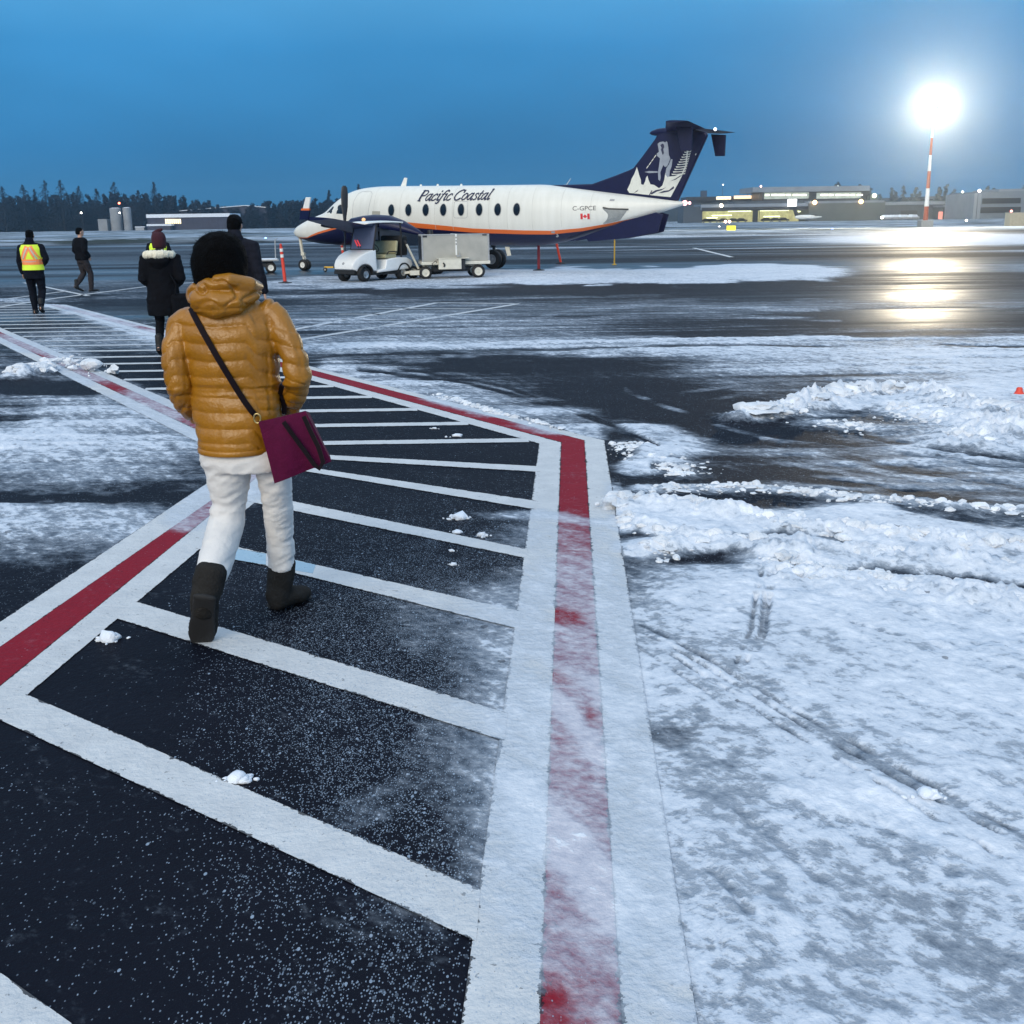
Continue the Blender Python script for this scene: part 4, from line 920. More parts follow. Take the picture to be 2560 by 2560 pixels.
# engines
hs_, hz_ = LP(868, 567, -2.6)
for sg in (-1, 1):
    y = sg * 2.6; rs_ = []
    for ds, zc, rw_, rh in ((.10, 0, .20, .20), (.25, -.02, .34, .32), (.7, .0, .42, .37), (1.2, .03, .44, .37), (1.8, .02, .42, .34), (2.3, -.06, .33, .25), (2.8, -.20, .18, .13), (3.15, -.32, .04, .04)):
        rs_.append([(hs_ + ds, y + rw_ * math.cos(2 * math.pi * j / 24), hz_ + zc + rh * math.sin(2 * math.pi * j / 24)) for j in range(24)])
    nac = MB().rings(rs_).build('engine_nacelle', M['navy'], plane, smooth=60)
    MB().tube([(hs_ + 1.0, y - .40, hz_ - .02), (hs_ + 1.2, y - .56, hz_ - .03), (hs_ + 1.5, y - .62, hz_ - .03)], [.11, .12, .12], 12).build('exhaust_pipe', M['steel'], nac, smooth=60)
    if sg < 0:
        c_ = LP(912, 551, -2.9); m = MB(); m.ico((c_[0], -2.97, c_[1] + .02), .07, 2); m.build('ice_light', emat('amber_lamp', (1, .55, .25), .7), nac, smooth=True)
    MB().lathe((hs_ - .38, y, hz_), (1, 0, 0), [(0, .01), (.06, .09), (.2, .16), (.38, .20), (.48, .21)], 20).build('spinner', M['dark'], plane, smooth=60)
    for a in (94, 184, 274, 4):
        a = R(a); d = Vector((0, math.cos(a) * -1, math.sin(a))); ch = Vector((1, 0, 0)); tg = d.cross(ch); rs_ = []
        for r, cw, tw, tk in ((.12, .10, 75, .07), (.35, .15, 68, .06), (.7, .24, 55, .04), (1.1, .25, 46, .025), (1.33, .20, 42, .016), (1.40, .10, 42, .01)):
            u_ = tg * math.sin(R(tw)) * .9 + ch * math.cos(R(tw)); u_.normalize(); v_ = d.cross(u_); c_ = Vector((hs_ - .1, y, hz_)) + d * r
            rs_.append([c_ + u_ * cw / 2 * math.cos(2 * math.pi * j / 10) + v_ * tk / 2 * math.sin(2 * math.pi * j / 10) for j in range(10)])
        MB().rings(rs_).build('propeller_blade', M['dark'], plane, smooth=50)
# landing gear
def wheel_mb(c, r, wd, ax, tyre, rim, parent, rimr=.52, hub=None, name='wheel'):
    ax = Vector(ax).normalized(); c = Vector(c); h = wd / 2
    t = MB().lathe(c - ax * h, ax, [(0.0, r * rimr), (0, r * .80), (wd * .12, r * .95), (wd * .3, r), (wd * .7, r), (wd * .88, r * .95), (wd, r * .80), (wd, r * rimr)], 28, cap=False).build(name, tyre, parent, smooth=50)
    k = MB()
    for sg in (-1, 1):
        o_ = c + ax * sg * h * .72
        k.lathe(o_, ax * sg, [(-.02, r * rimr), (h * .25, r * rimr), (h * .22, r * rimr * .88), (h * .02, r * rimr * .7), (h * .02, r * .2), (h * .28, r * .18), (h * .3, .005)], 20, cap=False)
    k.build('rim', rim, t, smooth=40); return t
wheel_mb((0, -.09, .215), .215, .15, (0, 1, 0), M['black'], M['white'], plane); wheel_mb((0, .09, .215), .215, .15, (0, 1, 0), M['black'], M['white'], plane)
m = MB(); m.cyl((0, 0, .22), (-.10, 0, .75), .035); m.cyl((-.08, 0, .65), (-.17, 0, 1.35), .06); m.bar((.06, 0, .45), (-.03, 0, .70), .05, .03); m.bar((.04, 0, .42), (0, 0, .22), .05, .03); m.box((-.04, 0, .62), (.16, .12, .10)); m.cyl((0, -.14, .215), (0, .14, .215), .03)
m.build('nose_gear_strut', M['cream'], plane, smooth=40)
mgs, mgz = LP(1238, 672, 2.35)
for sg in (-1, 1):
    for o_ in (-.19, .19): wheel_mb((mgs, sg * 2.35 + o_, .36), .36, .24, (0, 1, 0), M['black'], M['grey'], plane)
    m = MB(); m.cyl((mgs, sg * 2.35, .36), (mgs - .05, sg * 2.35, .9), .06); m.cyl((mgs - .05, sg * 2.35, .8), (mgs - .12, sg * 2.35, 1.5), .10); m.bar((mgs - .05, sg * 2.35, .85), (mgs - .9, sg * 2.35, 1.4), .07, .07); m.cyl((mgs, sg * 2.35 - .3, .36), (mgs, sg * 2.35 + .3, .36), .04)
    m.build('main_gear_strut', M['dark'], plane, smooth=40)
p_ = [LP(*p, -.2) for p in ((1263, 617), (1274, 617), (1278.5, 639), (1269, 640))]; MB().prism(p_, (0, -.2, 0), (1, 0, 0), (0, 0, 1), .03).build('hanging_tag', M['cream'], plane)
# antennas
a_ = LP(1012, 450); b_ = [LP(*p) for p in ((1001, 468), (1015, 468), (1018.5, 445), (1011, 444))]; MB().prism(b_, (0, .02, 0), (1, 0, 0), (0, 0, 1), .04).build('blade_antenna', M['white'], plane, bevel=.01)
for px, py in ((1051, 463), (1093, 462), (1152, 462)):
    s_, z_ = LP(px, py); MB().prism([(s_ - .05, z_ - .06), (s_ + .08, z_ - .06), (s_ + .05, z_ + .03), (s_, z_ + .03)], (0, .01, 0), (1, 0, 0), (0, 0, 1), .02).build('blade_antenna', M['white'], plane)
s0_, z0_ = LP(1412, 465); s1_, z1_ = LP(1427, 446); m = MB(); m.cyl((s0_, 0, z0_ - .05), (s1_, 0, z1_), .018, .006, 8); m.ico((s0_, 0, z0_), .05, 2); m.build('whip_antenna', M['white'], plane, smooth=40)
# tail cone lamps
for px, r, c, e in ((1712, .085, (1, .42, .42), 3.0), (1724, .05, (1, .5, .55), 2.2)):
    s_, z_ = LP(px, 507.5); m = MB(); m.ico((s_, 0, z_), r, 2); m.build('tail_lamp', emat('pink_tail_lamp', c, e), plane, smooth=True)
m = MB(); m.cyl((LP(1707, 508)[0], 0, LP(1707, 508)[1]), (LP(1725, 508)[0], 0, LP(1725, 508)[1]), .035, .015, 10); m.build('tail_cone_tip', M['white'], plane, smooth=60)
# tail stand under the strake
g = G(1536, 662); m = MB(); m.cyl((0, 0, .03), (0, 0, .95), .03); m.cyl((0, 0, .5), (.0, 0, 1.02), .02)
ts = thing('tail_stand', 'thin yellow prop pole standing under the tail of the airliner', 'tail stand', g)
m.build('pole', M['yellow'], ts, smooth=50); MB().lathe((0, 0, 0), (0, 0, 1), [(0, .10), (.02, .10), (.04, .04)], 16).build('foot', M['yellow'], ts, smooth=40)

# ------------------------------------------------------------------ golf cart (local: +y forward, x right of the driver)
gf = G(929.6, 710.8); hd = math.atan2(.62, -.78)
cart = thing('golf_cart', 'white roofed golf cart with tan seat parked in front of the airliner nose', 'golf cart', (G(938, 703).x - .12, G(938, 703).y + .55, 0), R(141))
# heading: local +y -> world (-.63,-.78)
def cb(name, m_, mb_, **k): return mb_.build(name, m_, cart, **k)
LW = .44; FA, RA = .82, -.82
for sx in (-1, 1):
    for yy in (FA, RA): wheel_mb((sx * LW, yy, .225), .225, .20, (1, 0, 0), M['black'], M['steel'], cart, .5)
def shell(name, prof, hw, front, m_):
    mb_ = MB(); mb_.prism([(a, b) for a, b in prof], (-hw, 0, 0), (0, 1, 0), (0, 0, 1), 2 * hw)
    me = mb_.mesh(name); bm = bmesh.new(); bm.from_mesh(me); bmesh.ops.recalc_face_normals(bm, faces=bm.faces)
    es = [e for e in bm.edges if all(abs(abs(f.normal.x)) < .5 for f in e.link_faces) is False]
    bmesh.ops.bevel(bm, geom=es, offset=.05, segments=3, affect='EDGES', profile=.5, clamp_overlap=True)
    for v in bm.verts:
        t = max(0, (abs(v.co.y) - .55) / .75) if (v.co.y > 0) == front else 0
        v.co.x *= (1 - (.30 if front else .10) * t * t) * (1 - .10 * max(0, v.co.z - .5))
    bm.to_mesh(me); bm.free(); o = link(name, me, m_, cart, True); me.set_sharp_from_angle(angle=R(35)); return o
def arch(cy, r, a0, a1, n=9): return [(cy + r * math.cos(R(a0 + (a1 - a0) * k / n)), .225 + r * math.sin(R(a0 + (a1 - a0) * k / n))) for k in range(n + 1)]
CW = mat('cart_white', (.82, .82, .80), .3, var=.03)
shell('front_cowl', [(.34, .30), (.34, .95), (.50, .95), (.72, .90), (.98, .80), (1.18, .66), (1.27, .52), (1.26, .40), (1.16, .36)] + arch(FA, .30, 20, 160), .56, True, CW)
shell('rear_body', [(.34, .26), (.34, .34), (.02, .38), (-.06, .64), (-.30, .68), (-.62, .70), (-1.0, .68), (-1.22, .60), (-1.28, .46), (-1.18, .36)] + arch(RA, .30, 160, 20)[::-1], .58, False, CW)
m = MB(); m.lathe((0, 1.245, .56), (0, 1, .5), [(0, .045), (.015, .04), (.02, .01)], 14); cb('badge', M['grey'], m, smooth=40)
m = MB(); m.box((0, 0, .235), (1.02, 1.7, .09)); m.box((0, 1.1, .30), (.86, .22, .12)); m.box((0, -1.12, .30), (.9, .2, .10)); m.cyl((-.4, FA, .225), (.4, FA, .225), .04); m.cyl((-.4, RA, .225), (.4, RA, .225), .06); cb('underframe', M['black'], m, bevel=.01)
for sx in (-1, 1):
    for yy in (FA, RA):
        m = MB(); pr = [(yy + .29 * math.cos(a), .235 + .29 * math.sin(a)) for a in np.linspace(0, math.pi, 14)] + [(yy + .25 * math.cos(a), .235 + .25 * math.sin(a)) for a in np.linspace(math.pi, 0, 14)]
        m.prism(pr, (sx * .50 - .09, 0, 0), (0, 1, 0), (0, 0, 1), .18); cb('fender_flare', M['black'], m)
m = MB(); m.box((0, -.32, .74), (1.0, .52, .12)); cb('seat', M['seat'], m, bevel=.04, seg=3)
m = MB(); m.box((0, -.62, 1.00), (.98, .10, .42), rx=.18); cb('backrest', M['seat'], m, bevel=.045, seg=3)
for sx in (-1, 1):
    m = MB(); m.bar((sx * .36, -.60, .70), (sx * .36, -.66, .95), .04, .03); m.tube([(sx * .52, -.12, .80), (sx * .53, -.2, .88), (sx * .53, -.45, .88), (sx * .50, -.60, .86)], .018, 8)
    cb('seat_rail', M['black'], m, smooth=50)
m = MB(); m.box((0, .40, .93), (1.0, .16, .10)); cb('dashboard', M['black'], m, bevel=.02)
c_ = Vector((-.25, .16, 1.02)); ax = Vector((0, -.75, .65)).normalized(); u_ = Vector((1, 0, 0)); v_ = ax.cross(u_); m = MB()
ring = [c_ + (u_ * math.cos(2 * math.pi * j / 28) + v_ * math.sin(2 * math.pi * j / 28)) * .17 for j in range(28)]
rr_ = [[p + ((p - c_).normalized() * math.cos(2 * math.pi * k / 8) + ax * math.sin(2 * math.pi * k / 8)) * .016 for k in range(8)] for p in ring]
m.rings(rr_, closed=True); 
for j in (0, 9, 18): m.bar(c_, ring[j], .02, .012)
m.cyl(c_, c_ - ax * .5, .02); cb('steering_wheel', M['black'], m, smooth=60)
for sx in (-1, 1):
    cb('roof_strut', M['black'], MB().tube([(sx * .50, .44, .92), (sx * .50, .32, 1.40), (sx * .48, .22, 1.74)], .026, 8), smooth=50); cb('roof_strut', M['black'], MB().tube([(sx * .50, -.78, .66), (sx * .50, -.82, 1.3), (sx * .48, -.80, 1.74)], .026, 8), smooth=50)
rs_ = []
for y, hw, z in ((.66, .40, 1.74), (.60, .50, 1.765), (.3, .55, 1.79), (-.4, .56, 1.80), (-.9, .53, 1.78), (-1.0, .42, 1.75)):
    rs_.append([(-hw, y, z - .03), (-hw * .98, y, z), (-hw * .5, y, z + .02), (0, y, z + .025), (hw * .5, y, z + .02), (hw * .98, y, z), (hw, y, z - .03), (hw * .5, y, z - .035), (0, y, z - .035), (-hw * .5, y, z - .035)])
cb('roof', M['white'], MB().rings(rs_), smooth=40)
gmat = bpy.data.materials.new('windshield_acrylic'); gmat.use_nodes = True; _b = gmat.node_tree.nodes['Principled BSDF']; _b.inputs['Base Color'].default_value = (.30, .36, .55, 1); _b.inputs['Roughness'].default_value = .12; _b.inputs['Transmission Weight'].default_value = .55; _b.inputs['IOR'].default_value = 1.02
m = MB(); m.add([(-.48, .46, .94), (.48, .46, .94), (.46, .24, 1.73), (-.46, .24, 1.73), (-.48, .452, .94), (.48, .452, .94), (.46, .232, 1.73), (-.46, .232, 1.73)], [(0, 1, 2, 3), (7, 6, 5, 4), (0, 4, 5, 1), (1, 5, 6, 2), (2, 6, 7, 3), (3, 7, 4, 0)]); cb('windshield', gmat, m)
m = MB(); m.box((0, -.98, 1.05), (.9, .34, .62)); cb('rear_bag', M['black'], m, bevel=.06, seg=3)
for sx in (-1, 1):
    m = MB(); m.lathe((sx * .33, 1.13, .58), (sx * .2, 1, -.05), [(0, .05), (.02, .05), (.03, .035), (.035, .01)], 16); cb('headlight', M['grey'], m, smooth=40)
for k, (dx, lb) in enumerate(((-.09, 'red marshalling wand leaning on the golf cart dashboard, nearer the roof strut'), (.02, 'red marshalling wand leaning on the golf cart dashboard, nearer the snow side'))):
    p0 = cart.matrix_basis @ Vector((0, 0, 0)); Mx = Matrix.Translation(cart.location) @ Matrix.Rotation(cart.rotation_euler.z, 4, 'Z')
    a_ = Mx @ Vector((.12 + dx, .42, .98)); b_ = Mx @ Vector((.22 + dx, .50, 1.26))
    wd_ = thing('marshalling_wand', lb, 'wand', a_, 0, 'marshalling wands on the cart')
    d_ = b_ - a_; m = MB(); m.cyl((0, 0, 0), d_ * .3, .016); m.build('handle', M['black'], wd_, smooth=50); m = MB(); m.tube([d_ * .3, d_ * .9, d_], [.024, .022, .008], 12); m.build('light_tube', mat('wand_red', (.8, .05, .07), .4, emit=(1, .08, .1), estr=.25), wd_, smooth=50)

# ------------------------------------------------------------------ baggage trailer
tl = G(1064.7, 698); tr_ = G(1196.8, 696.4); td = (tr_ - tl); ta = math.atan2(td.y, td.x); TLn = td.length
ta_r = R(9); trl = thing('baggage_trailer', 'grey box baggage trailer with cream chassis parked behind the golf cart', 'trailer', tl, ta_r)
TLn = 1.62 if TLn < 1.4 else TLn
for x in (0, TLn):
    for y in (0, 1.15): wheel_mb((x, y, .20 if x == 0 else .215), .20 if x == 0 else .215, .13, (0, 1, 0), M['black'], M['cream'], trl, .6)
def tz(px, py): d = ray(px, py); P_ = tl; t = (P_ - CO).dot(Vector((-math.sin(ta_r), math.cos(ta_r), 0))) / d.dot(Vector((-math.sin(ta_r), math.cos(ta_r), 0))); p = CO + d * t; return (p - tl).dot(Vector((math.cos(ta_r), math.sin(ta_r), 0))), p.z
x0, zt0 = tz(1053, 587); x1, zb_ = tz(1222, 651); _, zdk = tz(1140, 660)
m = MB(); m.box(((x0 + x1) / 2, .58, (zt0 + zb_) / 2), (x1 - x0, 1.36, zt0 - zb_)); bx_ = m.build('cargo_box', M['alum'], trl, bevel=.02)
for xx in (x0 + .015, x1 - .015):
    MB().box((xx, -.105, (zt0 + zb_) / 2), (.05, .012, zt0 - zb_ + .01)).build('corner_trim', M['grey'], bx_)
m = MB(); m.box(((x0 + x1) / 2, -.106, zt0 - .012), (x1 - x0, .012, .03)); m.build('top_trim', M['grey'], bx_)
m = MB(); m.box((x0 + .10, -.108, zt0 - .05), (.14, .02, .06)); m.box((x1 - .14, -.108, zt0 - .03), (.14, .02, .04)); m.box((x0 - .007, .58, (zt0 + zb_) / 2), (.012, 1.2, zt0 - zb_ - .1)); m.build('end_panel', M['dark'], bx_)
m = MB(); m.box(((x0 + x1) / 2, .58, zb_ - .05), (x1 - x0 + .06, 1.42, .10)); m.box((.9, .58, zb_ - .13), (TLn + .2, .5, .08)); m.build('deck', M['cream'], trl, bevel=.01)
cx0, _ = tz(1092, 680); cx1, _ = tz(1170, 680)
zc0 = tz(1130, 672)[1]; zc1 = tz(1130, 646)[1]
m = MB(); m.box(((cx0 + cx1) / 2 - .10, -.20, (zc0 + zc1) / 2), ((cx1 - cx0) * .72, .26, zc1 - zc0)); m.box(((cx0 + cx1) / 2, -.2, zc1 + .01), ((cx1 - cx0) * 1.02, .30, .02)); m.build('control_cabinet', M['cream'], trl, bevel=.02)
m = MB(); m.box(((cx0 + cx1) / 2 + .18, -.14, (zc0 + zc1) / 2 - .02), ((cx1 - cx0) * .42, .2, zc1 - zc0 + .02)); m.box((TLn * .5, .55, .30), (TLn * .7, .7, .16)); m.build('lift_mechanism', M['dark'], trl, bevel=.02)
m = MB(); m.tube([((cx0 + cx1) / 2 - .32, -.345, zc1 - .12), ((cx0 + cx1) / 2 - .28, -.36, zc1 - .18), ((cx0 + cx1) / 2 - .30, -.345, zc1 - .24)], .025, 8); m.tube([(cx0 - .12, -.2, zc0), (cx0 - .16, -.24, zc0 + .18), (cx0 - .05, -.24, zc0 + .26), (cx0, -.2, zc0 + .2)], .012, 8); m.build('hose', M['black'], trl, smooth=60)
sx_, _ = tz(1139, 600); sz0 = tz(1139, 638)[1]
m = MB(); m.box((sx_, -.112, (zt0 + sz0) / 2 + .01), (.055, .012, zt0 - sz0)); m.box((sx_, .58, zt0 + .006), (.055, 1.38, .012)); stp = m.build('strap', M['white'], trl)
m = MB(); 
for k, zz in enumerate((.10, .20, .30)): m.box((sx_, -.120, zt0 - zz), (.025, .004, .05)); 
m.build('strap_marks', M['dark'], stp)
m = MB(); m.box((sx_ + .07, -.13, sz0 - .02), (.14, .05, .06)); m.cyl((sx_ + .1, -.14, sz0), (sx_ + .1, -.14, sz0 + .09), .012); m.build('ratchet', M['grey'], stp, bevel=.006)
m = MB(); hx = x0 - .12
m.bar((hx + .02, .25, .32), (hx - .36, .1, 1.12), .07, .05); m.build('tow_handle', M['cream'], trl, bevel=.008)
m = MB(); m.bar((hx - .35, .1, 1.10), (hx - .40, .1, 1.20), .09, .07); m.build('handle_grip', M['black'], trl, bevel=.01)
m = MB(); m.bar((hx + .2, .25, .24), (hx - .55, .25, .20), .10, .08); m.box((hx - .1, .3, .20), (.35, .6, .14)); m.build('drawbar', M['cream'], trl, bevel=.01)
for x in (-.35,): wheel_mb((x, .75, .2), .20, .13, (0, 1, 0), M['black'], M['cream'], trl, .6)

# flat dolly behind the tall man
dl = G(678, 683); dol = thing('flat_dolly', 'low flat snow-dusted dolly with white wheel rims beside the tall man', 'dolly', dl, R(12))
for x, y in ((0, 0), (-1.5, 0), (0, 1.0), (-1.5, 1.0)): wheel_mb((x, y, .20), .20, .12, (0, 1, 0), M['black'], M['white'], dol, .55)
m = MB(); m.box((-.75, .5, .47), (2.1, 1.3, .05)); m.build('deck', M['grey'], dol); m = MB(); m.box((-.75, .5, .505), (2.0, 1.2, .02)); m.build('snow_cover', M['snow'], dol)
m = MB(); m.bar((-1.5, 0, .3), (0, 0, .3), .06, .10); m.bar((-1.5, 1, .3), (0, 1, .3), .06, .10); m.bar((-1.5, 0, .2), (-1.5, 1, .2), .06, .06); m.bar((0, 0, .2), (0, 1, .2), .06, .06); m.box((-.75, .5, .40), (1.7, .8, .10)); m.build('frame', M['dark'], dol)
m = MB(); m.tube([(.2, .1, .5), (.22, .12, 1.2), (.3, .5, 1.25), (.22, .9, 1.2), (.2, .9, .5)], .018, 8); m.build('push_rail', M['grey'], dol, smooth=50)

# tow bar lying ahead of the cart
tb = thing('tow_bar', 'short yellow and black tow bar lying on the tarmac left of the golf cart', 'tow bar', G(838, 679), R(-20))
m = MB(); m.bar((-.45, 0, .16), (.1, 0, .16), .07, .06); m.build('bar', M['yellow'], tb, bevel=.01); m = MB(); m.bar((-.05, 0, .16), (.5, 0, .15), .09, .08); m.box((.45, 0, .12), (.14, .22, .14)); m.build('coupling', M['dark'], tb, bevel=.01)
for sx in (-.35, .2): wheel_mb((sx, -.12, .08), .08, .05, (0, 1, 0), M['black'], M['grey'], tb, .5)

# ------------------------------------------------------------------ delineator posts
def post(p, top, lb, m_, tilt=(0, 0), bands=True):
    b = G(*p); o = thing('delineator_post', lb, 'delineator', b, 0, 'delineator posts round the airliner')
    MB().lathe((0, 0, 0), (0, 0, 1), [(0, .22), (.025, .21), (.045, .08), (.06, .06)], 20).build('base', M['black'], o, smooth=30)
    hgt = 1.08; tx, ty = tilt; f_ = lambda t: (tx * t, ty * t, .04 + hgt * t)
    MB().tube([f_(0), f_(.5), f_(.96), f_(.985)], [.052, .050, .048, .02], 16).build('tube', m_, o, smooth=40)
    MB().tube([f_(.985), f_(1.01), f_(1.06)], [.03, .04, .028], 12).build('grab_handle', m_, o, smooth=40)
    if bands:
        for a in (.68, .84): MB().tube([f_(a), f_(a + .085)], [.0545, .0545], 16).build('reflective_band', M['white'], o, smooth=40)
post((713, 708), 0, 'bright red delineator post with two white bands left of the nose wheel', M['redp'], (-.06, 0))
post((863, 677), 0, 'bright red delineator post with white bands just behind the golf cart', M['redp'], (-.09, 0))
post((1347, 676), 0, 'dull red upright delineator post under the rear belly of the airliner', M['darkred'], (0, 0), False)
post((1402, 659), 0, 'leaning red delineator post on a black base behind the airliner', M['redp'], (-.24, 0), False)

# ------------------------------------------------------------------ floodlight mast
mp = G(2312, 572); hM = Wp(2325, 268, mp.y)
mast = thing('floodlight_mast', 'tall red and white banded floodlight mast shining over the icy apron', 'light mast', mp)
HT = hM.z
MB().box((0, 0, .55), (1.6, 1.6, 1.1)).build('footing', M['concrete'], mast, bevel=.05)
zz = [1.1, HT * .27, HT * .40, HT * .53, HT * .64, HT * .76, HT * .90]; cz = [1.1] + [Wp(2318, y, mp.y).z for y in (516, 471, 428, 388, 345)] + [HT - .6]
RB_ = mat('mast_red', (.32, .06, .03), .5); WB_ = mat('mast_white', (.7, .7, .7), .5)
for k, (a, b) in enumerate(zip(cz[:-1], cz[1:])):
    r0 = .34 - .018 * a; r1 = .34 - .018 * b; MB().cyl((0, 0, a), (0, 0, b), r0, r1, 16).build('pole_section', RB_ if k % 2 == 0 else WB_, mast, smooth=50)
MB().box((0, 0, HT - .45), (2.4, .12, .14)).build('crossarm', M['grey'], mast); MB().box((0, 0, HT + .35), (2.4, .12, .14)).build('crossarm', M['grey'], mast)
MB().cyl((0, 0, HT - .7), (0, 0, HT + .6), .08).build('mast_head', M['grey'], mast, smooth=50)
m = MB(); m.bar((-.8, 0, 4.6 - .9), (.8, 0, 4.6 - .9), .10, .10); m.build('climbing_bracket', M['dark'], mast)
LAMP = emat('flood_lamp', (1, .90, .70), 260)
aim = (Vector((-6, 30, 0)) - Vector((mp.x, mp.y, HT))).normalized(); arz = math.atan2(aim.x, -aim.y)
FLOOD_I = 0.0
for zz_ in (HT - .45, HT + .35):
    for xx in (-.95, 0, .95):
        hsg = MB(); Mm = Matrix.Translation((xx, 0, zz_)) @ Matrix.Rotation(-arz if False else math.atan2(aim.x, -aim.y) * 1.0, 4, 'Z') @ Matrix.Rotation(R(22), 4, 'X')
        hsg.box(None, (.62, .22, .56), M=Mm @ Matrix.Translation((0, -.16, 0))); hh = hsg.build('lamp_housing', M['grey'], mast, bevel=.03)
        ln = MB(); ln.box(None, (.56, .02, .50), M=Mm @ Matrix.Translation((0, -.285, 0))); ln.build('lamp_lens', LAMP, hh)
fd = bpy.data.lights.new('floodlight_beam', 'SPOT'); fo = bpy.data.objects.new('floodlight_beam', fd); col.objects.link(fo); fo.parent = mast
fd.energy = 5.8e4; fd.color = (1, .84, .58); fd.spot_size = R(172); fd.spot_blend = .5; fd.specular_factor = .8; fd.shadow_soft_size = 1.2
fo.location = (0, -.75, HT + .1); _q = (Vector((-30, 70, 0)) - Vector((mp.x, mp.y, HT))).to_track_quat('-Z', 'Y'); fo.rotation_euler = _q.to_euler()

# ------------------------------------------------------------------ far field: left
YL = 480.0
def wbox(name, px0, py0, px1, py1, Y, depth, m_, parent, base=None, z0=None, bevel=0):
    a = Wp(px0, py0, Y); b = Wp(px1, py1, Y); zb2 = z0 if z0 is not None else b.z
    L = parent.location if parent else Vector((0, 0, 0))
    return MB().box((((a.x + b.x) / 2) - L.x, Y + depth / 2 - L.y, (a.z + zb2) / 2 - L.z), (abs(b.x - a.x), depth, abs(a.z - zb2))).build(name, m_, parent, bevel=bevel)
GZF = .2
bat = thing('concrete_plant', 'pale concrete twin silos with a low block beside them under the dark trees', 'silo', (Wp(290, 580, YL).x, YL, GZF))
def silo(px0, px1, pyt):
    a = Wp(px0, pyt, YL); b = Wp(px1, pyt, YL); r = (b.x - a.x) / 2; c = (a.x + b.x) / 2 - bat.location.x
    MB().lathe((c, r, 0), (0, 0, 1), [(0, r), (a.z - .5, r), (a.z - .2, r * .98), (a.z, r * .5), (a.z + .02, .01)], 28).build('silo', M['concrete'], bat, smooth=40)
    MB().lathe((c, r, a.z - .16), (0, 0, 1), [(0, r * .97), (.22, r * .5), (.24, .01)], 28).build('snow_cap', M['snow'], bat, smooth=40)
silo(269, 297, 521); silo(303, 323, 520)
wbox('block', 244, 548, 270, 581, YL - .5, 6, M['concrete'], bat, z0=0)
wbox('gap_filler', 296, 526, 304, 581, YL + 2, 3, M['dark'], bat, z0=0)  # dark box put in for the dark gap between the silos
wbox('site_cabin', 338, 568, 361, 581, YL, 4, M['grey'], bat, z0=0); wbox('snow_roof', 337, 566.5, 362, 568.2, YL - .3, 4.6, M['snow'], bat)
p = Wp(292, 509, YL); MB().cyl((p.x - bat.location.x, 3, 0), (p.x - bat.location.x, 3, p.z), .12).build('beacon_pole', M['dark'], bat, smooth=50)
MB().ico((p.x - bat.location.x, 3, p.z), .42, 2).build('beacon', emat('red_beacon', (1, .16, .08), 9), bat, smooth=True)

DK = mat('dark_cladding', (.045, .045, .07), .7, var=.25, scale=.6)
ob = thing('office_building', 'long dark low building with snowy flat roofs and one row of lit windows', 'building', (Wp(470, 579, YL).x, YL, GZF))
wbox('wall', 368, 542, 572, 579, YL, 18, DK, ob, z0=0); wbox('snow_roof', 365, 536, 575, 541.8, YL - .6, 19, M['snow'], ob)
wbox('porch_roof', 366, 560.5, 429, 564.5, YL - 4, 4, M['snow'], ob); wbox('porch_wall', 368, 564.6, 427, 579, YL - 3.6, 3.5, DK, ob, z0=0)
LITW = mat('lit_window', (.3, .25, .15), .4, emit=(1, .80, .48), estr=1.5, var=.2, scale=.5)
for k in range(8):
    x = 412.5 + k * 5.1; fr_ = wbox('window', x, 547.5, x + 4.6, 559, YL - .15, .12, LITW, ob); 
m = MB()
for k in range(26):
    x = Wp(370 + k * 7.8, 560, YL).x - ob.location.x; m.box((x, -.06, 3.2), (.25, .1, 6.0))
m.build('wall_rib', DK, ob)
hg = thing('hangar', 'dark wide hangar with a shallow snowy gable roof behind the office building', 'hangar', (Wp(590, 577, YL + 40).x, YL + 40, GZF))
Yh = YL + 40; q = [Wp(418, 533, Yh), Wp(431, 529, Yh), Wp(613, 514, Yh), Wp(668, 519, Yh)]; L = hg.location
MB().prism([(p.x - L.x, p.z - .35) for p in q] + [(q[-1].x - L.x, 0), (q[0].x - L.x, 0)], (0, 30, 0), (1, 0, 0), (0, 0, 1), 30).build('wall', DK, hg)
for a, b in zip(q[:-1], q[1:]):
    MB().add([(a.x - L.x, -.8, a.z - .3), (b.x - L.x, -.8, b.z - .3), (b.x - L.x, 31, b.z - .3), (a.x - L.x, 31, a.z - .3), (a.x - L.x, -.8, a.z), (b.x - L.x, -.8, b.z), (b.x - L.x, 31, b.z), (a.x - L.x, 31, a.z)], [(0, 1, 2, 3), (4, 5, 6, 7), (0, 1, 5, 4), (1, 2, 6, 5), (2, 3, 7, 6), (3, 0, 4, 7)]).build('roof', M['snow'], hg)
def lamp_post(px, py, Y, lb, c=(1, .95, .85), e=14, r=.30):
    p = Wp(px, py, Y); o = thing('lamp_post', lb, 'lamp post', (p.x, Y, 0), 0, 'far lamp posts round the airfield')
    MB().cyl((0, 0, 0), (0, 0, p.z), .12, .07, 10).build('pole', M['dark'], o, smooth=50); MB().bar((0, 0, p.z), (0, -.9, p.z + .1), .1, .1).build('arm', M['dark'], o)
    MB().ico((0, -.9, p.z), r, 2).build('lamp', emat('post_lamp', c, e), o, smooth=True)
lamp_post(205, 532, 470, 'distant lamp post lit white in front of the dark conifers left of the silos'); lamp_post(301, 532, 478, 'distant white lamp hanging between the two concrete silos')
